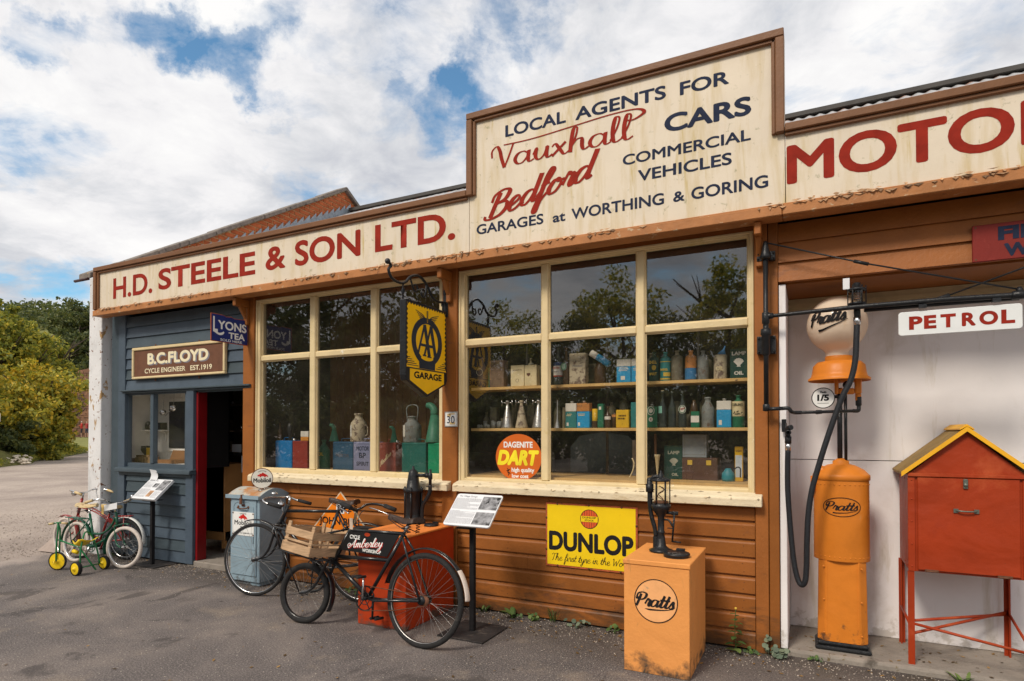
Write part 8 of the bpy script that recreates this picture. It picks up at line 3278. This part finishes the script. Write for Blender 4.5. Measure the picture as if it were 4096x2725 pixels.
def leaf(b, p, d, L, w_, droop=.3, fold=.12):
    """a pointed leaf with a midrib fold"""
    d = Vector(d).normalized()
    s_ = d.cross(Vector((0, 0, 1)))
    s_ = s_.normalized() if s_.length > .1 else Vector((1, 0, 0))
    P = Vector(p)
    mid, lf, rt = [], [], []
    for i in range(6):
        u = i / 5
        q = P + d * L * u + Vector((0, 0, -droop * L * u * u))
        ww = w_ * math.sin(math.pi * min(1, u * .95 + .04)) ** .8
        mid.append(b.verts.new(q))
        if 0 < i < 5:
            lf.append(b.verts.new(q + s_ * ww + Vector((0, 0, fold * ww))))
            rt.append(b.verts.new(q - s_ * ww + Vector((0, 0, fold * ww))))
    for side in (lf, rt):
        b.faces.new((mid[0], mid[1], side[0]))
        for i in range(3):
            b.faces.new((mid[i + 1], mid[i + 2], side[i + 1], side[i]))
        b.faces.new((mid[4], mid[5], side[3]))


rnd = random.Random(17)
t = thing('tall_weed', 'tall leafy weed with a yellow bud growing at the wall foot beside the orange bin', 'weed', (-.468, -.12, 0))
b = BM()
tube(b, curve_pts([(-.462, -.12, 0), (-.470, -.12, .10), (-.472, -.12, .20), (-.466, -.12, .30)], 4), .0028, 6)
obj('stem', b, WEED, t)
b = BM()
a = .3
for i in range(17):
    z = .02 + i * .0155
    L = .085 - .0028 * i
    a += 2.4
    leaf(b, (-.468, -.12, z), (math.cos(a), math.sin(a) * .8, .25), L, L * .26, .35)
obj('leaf', b, WEED, t, kind='stuff')
b = BM()
bmesh.ops.create_uvsphere(b, u_segments=8, v_segments=6, radius=.009, matrix=Matrix.Translation((-.466, -.12, .305)))
obj('bud', b, M_GOLD, t)


def ivy(label, x, y, n, rad, h, size, m=WEEDP, z0=0.0):
    t = thing('weed_clump', label, 'weed', (x, y, z0))
    b = BM()
    for i in range(n):
        a = rnd.uniform(0, 6.28)
        q = rad * math.sqrt(rnd.random())
        p0 = Vector((x + q * math.cos(a), y + q * math.sin(a) * .55, z0))
        top = p0 + Vector((rnd.uniform(-.015, .015), rnd.uniform(-.02, .0), rnd.uniform(.3, 1) * h))
        tube(b, [p0, top], .0012, 3, caps=False)
        tilt = Vector((rnd.uniform(-.6, .6), rnd.uniform(-1, -.1), rnd.uniform(.3, 1))).normalized()
        u, v_ = frame_of(tilt)
        s = size * rnd.uniform(.6, 1.2)
        b.faces.new([b.verts.new(top + (u * math.cos(k) * (1 + .12 * (j % 2)) + v_ * math.sin(k)) * s) for j, k in enumerate([2 * math.pi * j / 9 for j in range(9)])])
    obj('leaf', b, m, t, kind='stuff')
    return t


def tuft(label, x, y, n, L, m=WEED, spread=.6, wd=.004):
    t = thing('grass_tuft', label, 'weed', (x, y, 0))
    b = BM()
    for i in range(n):
        a = rnd.uniform(0, 6.28)
        l = L * rnd.uniform(.5, 1)
        leaf(b, (x + rnd.uniform(-.02, .02), y + rnd.uniform(-.015, .015), 0), (math.cos(a) * spread, math.sin(a) * spread, 1), l, wd, .35, 0)
    obj('blade', b, m, t, kind='stuff')


ivy('round leaved ivy clump at the foot of the corner post beside the bay', -.22, -.075, 26, .075, .07, .017)
ivy('pair of ivy leaves climbing the corner post', -.268, -.05, 4, .02, .05, .017, z0=.09)
ivy('small green seedling clump between the tall weed and the corner ivy', -.36, -.07, 14, .04, .04, .012, WEED)
ivy('pale round leaved weeds against the boards left of the orange bin', -1.60, -.08, 16, .10, .055, .016)
ivy('small ivy sprig beside the orange bin, near the wall', -1.33, -.09, 10, .05, .07, .015, WEED)
ivy('low green weeds at the wall foot right of the black post', -2.03, -.07, 14, .10, .05, .014, WEED)
tuft('dock like plant with long pointed leaves behind the lectern post', -2.16, -.10, 9, .20, WEED, .9, .018)
tuft('bushy nettle stem close behind the lectern post', -2.46, -.05, 12, .14, WEED, .6, .010)
tuft('tall thin grass tuft against the boards under the tyre sign', -1.83, -.06, 26, .20, WEED, .35, .0022)
tuft('short grass tuft left of the tall one at the wall foot', -1.98, -.09, 22, .10, WEED, .6, .003)
tuft('grass tuft in the gap left of the red bin', -3.35, -.08, 22, .11, WEED, .6, .004)
ivy('green weeds along the wall behind the bicycles', -3.75, -.08, 20, .18, .06, .016, WEED)
tuft('weed tuft in the bay at the edge of the slab, near the locker leg', .80, -.03, 14, .13, WEED, .8, .010)
ivy('mossy seedlings on the slab edge beside the pump base', .02, -.02, 16, .06, .03, .010, WEED)
tuft('weed tuft at the bottom right corner of the picture', 1.02, -.10, 14, .14, WEED, .8, .012)
tuft('weed at the foot of the pier behind the green bicycle', -7.55, -.10, 14, .14, WEED, .6, .006)

b = BM()
for i in range(750):
    x = rnd.uniform(-8, 1.4)
    y = -abs(rnd.gauss(0, .28)) - .02 if rnd.random() < .75 else rnd.uniform(-3.2, 0)
    zz = .006
    if x > -.18 and rnd.random() < .6:
        y, zz = rnd.uniform(.0, .5), .05
    s = rnd.uniform(.006, .020)
    a = rnd.uniform(0, 6.28)
    u = Vector((math.cos(a), math.sin(a), rnd.uniform(-.2, .3)))
    v_ = Vector((-math.sin(a), math.cos(a), rnd.uniform(-.2, .3)))
    c0 = Vector((x, y, zz))
    b.faces.new([b.verts.new(c0 + u * s), b.verts.new(c0 + v_ * s * .5), b.verts.new(c0 - u * s), b.verts.new(c0 - v_ * s * .5)])
o = obj('fallen_leaves', b, mat('dead leaves', (.22, .13, .045), .8, .5, 20, isl=.7))
o['kind'] = 'stuff'
tag(o, 'scattered dead leaves and litter along the wall foot', 'leaves')
def chips(name, P, S, seed):
    """many tiny tilted stone chips as one mesh"""
    rg = np.random.default_rng(seed)
    n = len(P)
    base = np.array([(-1, -1, -1), (1, -1, -1), (1, 1, -1), (-1, 1, -1), (-.7, -.8, 1), (.8, -.6, 1), (.6, .8, 1), (-.8, .7, 1)], float) * .5
    a = rg.random(n) * 6.283
    ca, sa = np.cos(a)[:, None], np.sin(a)[:, None]
    sx = S[:, None] * rg.uniform(.7, 1.4, n)[:, None]
    sz = S[:, None] * rg.uniform(.4, .8, n)[:, None]
    x = base[None, :, 0] * sx
    y = base[None, :, 1] * S[:, None]
    co = np.stack([x * ca - y * sa + P[:, 0:1], x * sa + y * ca + P[:, 1:2], base[None, :, 2] * sz + P[:, 2:3] + sz * .3], 2).reshape(-1, 3)
    q = np.array([(3, 2, 1, 0), (4, 5, 6, 7), (0, 1, 5, 4), (1, 2, 6, 5), (2, 3, 7, 6), (3, 0, 4, 7)])
    idx = (q[None] + 8 * np.arange(n)[:, None, None]).reshape(-1)
    me = bpy.data.meshes.new(name)
    me.vertices.add(8 * n)
    me.vertices.foreach_set('co', co.ravel())
    me.loops.add(24 * n)
    me.loops.foreach_set('vertex_index', idx.astype(np.int32))
    me.polygons.add(6 * n)
    me.polygons.foreach_set('loop_start', np.arange(0, 24 * n, 4, dtype=np.int32))
    me.update(calc_edges=True)
    return me


rg = np.random.default_rng(12)
n1, n2, n3 = 9000, 5000, 9000
P1 = np.stack([rg.uniform(-8.3, 1.8, n1), rg.uniform(-3.6, -.01, n1), np.zeros(n1)], 1)
P2 = np.stack([rg.uniform(-8.3, 1.8, n2), -np.abs(rg.normal(0, .2, n2)) - .015, np.zeros(n2)], 1)
P3 = np.stack([-8.25 - rg.random(n3) ** 1.6 * 5, rg.uniform(-3.6, 4, n3), np.full(n3, -.011)], 1)
S_ = np.concatenate([rg.uniform(.0015, .0055, n1), rg.uniform(.002, .009, n2), rg.uniform(.004, .014, n3)])
o = obj('loose_grit', chips('loose_grit', np.concatenate([P1, P2, P3]), S_, 5), mat('grit', (.34, .295, .25), .9, .3, 20, 0, isl=.65))
o['kind'] = 'stuff'
tag(o, 'loose grit and small stones scattered over the asphalt and gravel', 'grit')
# verge grass
rg = np.random.default_rng(9)
pts = []
for (ax_, ay_), (bx_, by_) in zip(edge, edge[1:]):
    n = int(math.hypot(bx_ - ax_, by_ - ay_) * 650)
    u = rg.random(n)
    w_ = rg.random(n) ** 1.3 * 7
    x = ax_ + (bx_ - ax_) * u - .83 * w_
    y = ay_ + (by_ - ay_) * u - .35 * w_
    z = .9 * (1 - np.exp(-(w_ / 26) ** .66 * 5)) * .9
    pts.append(np.stack([x, y, z + .05 + rg.random(n) * .10], 1))
P = np.concatenate(pts)
P = P[(P[:, 0] < -28)]
keep = ~(((P[:, 0] + 32.8) ** 2 + (P[:, 1] - 10.2) ** 2) < 1.6)
me = leaf_mesh('verge_growth', P[keep], .085, seed=3, aspect=.25)
me.materials.append(OLIVE)
o = bpy.data.objects.new('verge_growth', me)
COL.objects.link(o)
o['kind'] = 'stuff'
tag(o, 'rough grass and low growth on the roadside verge', 'grass')
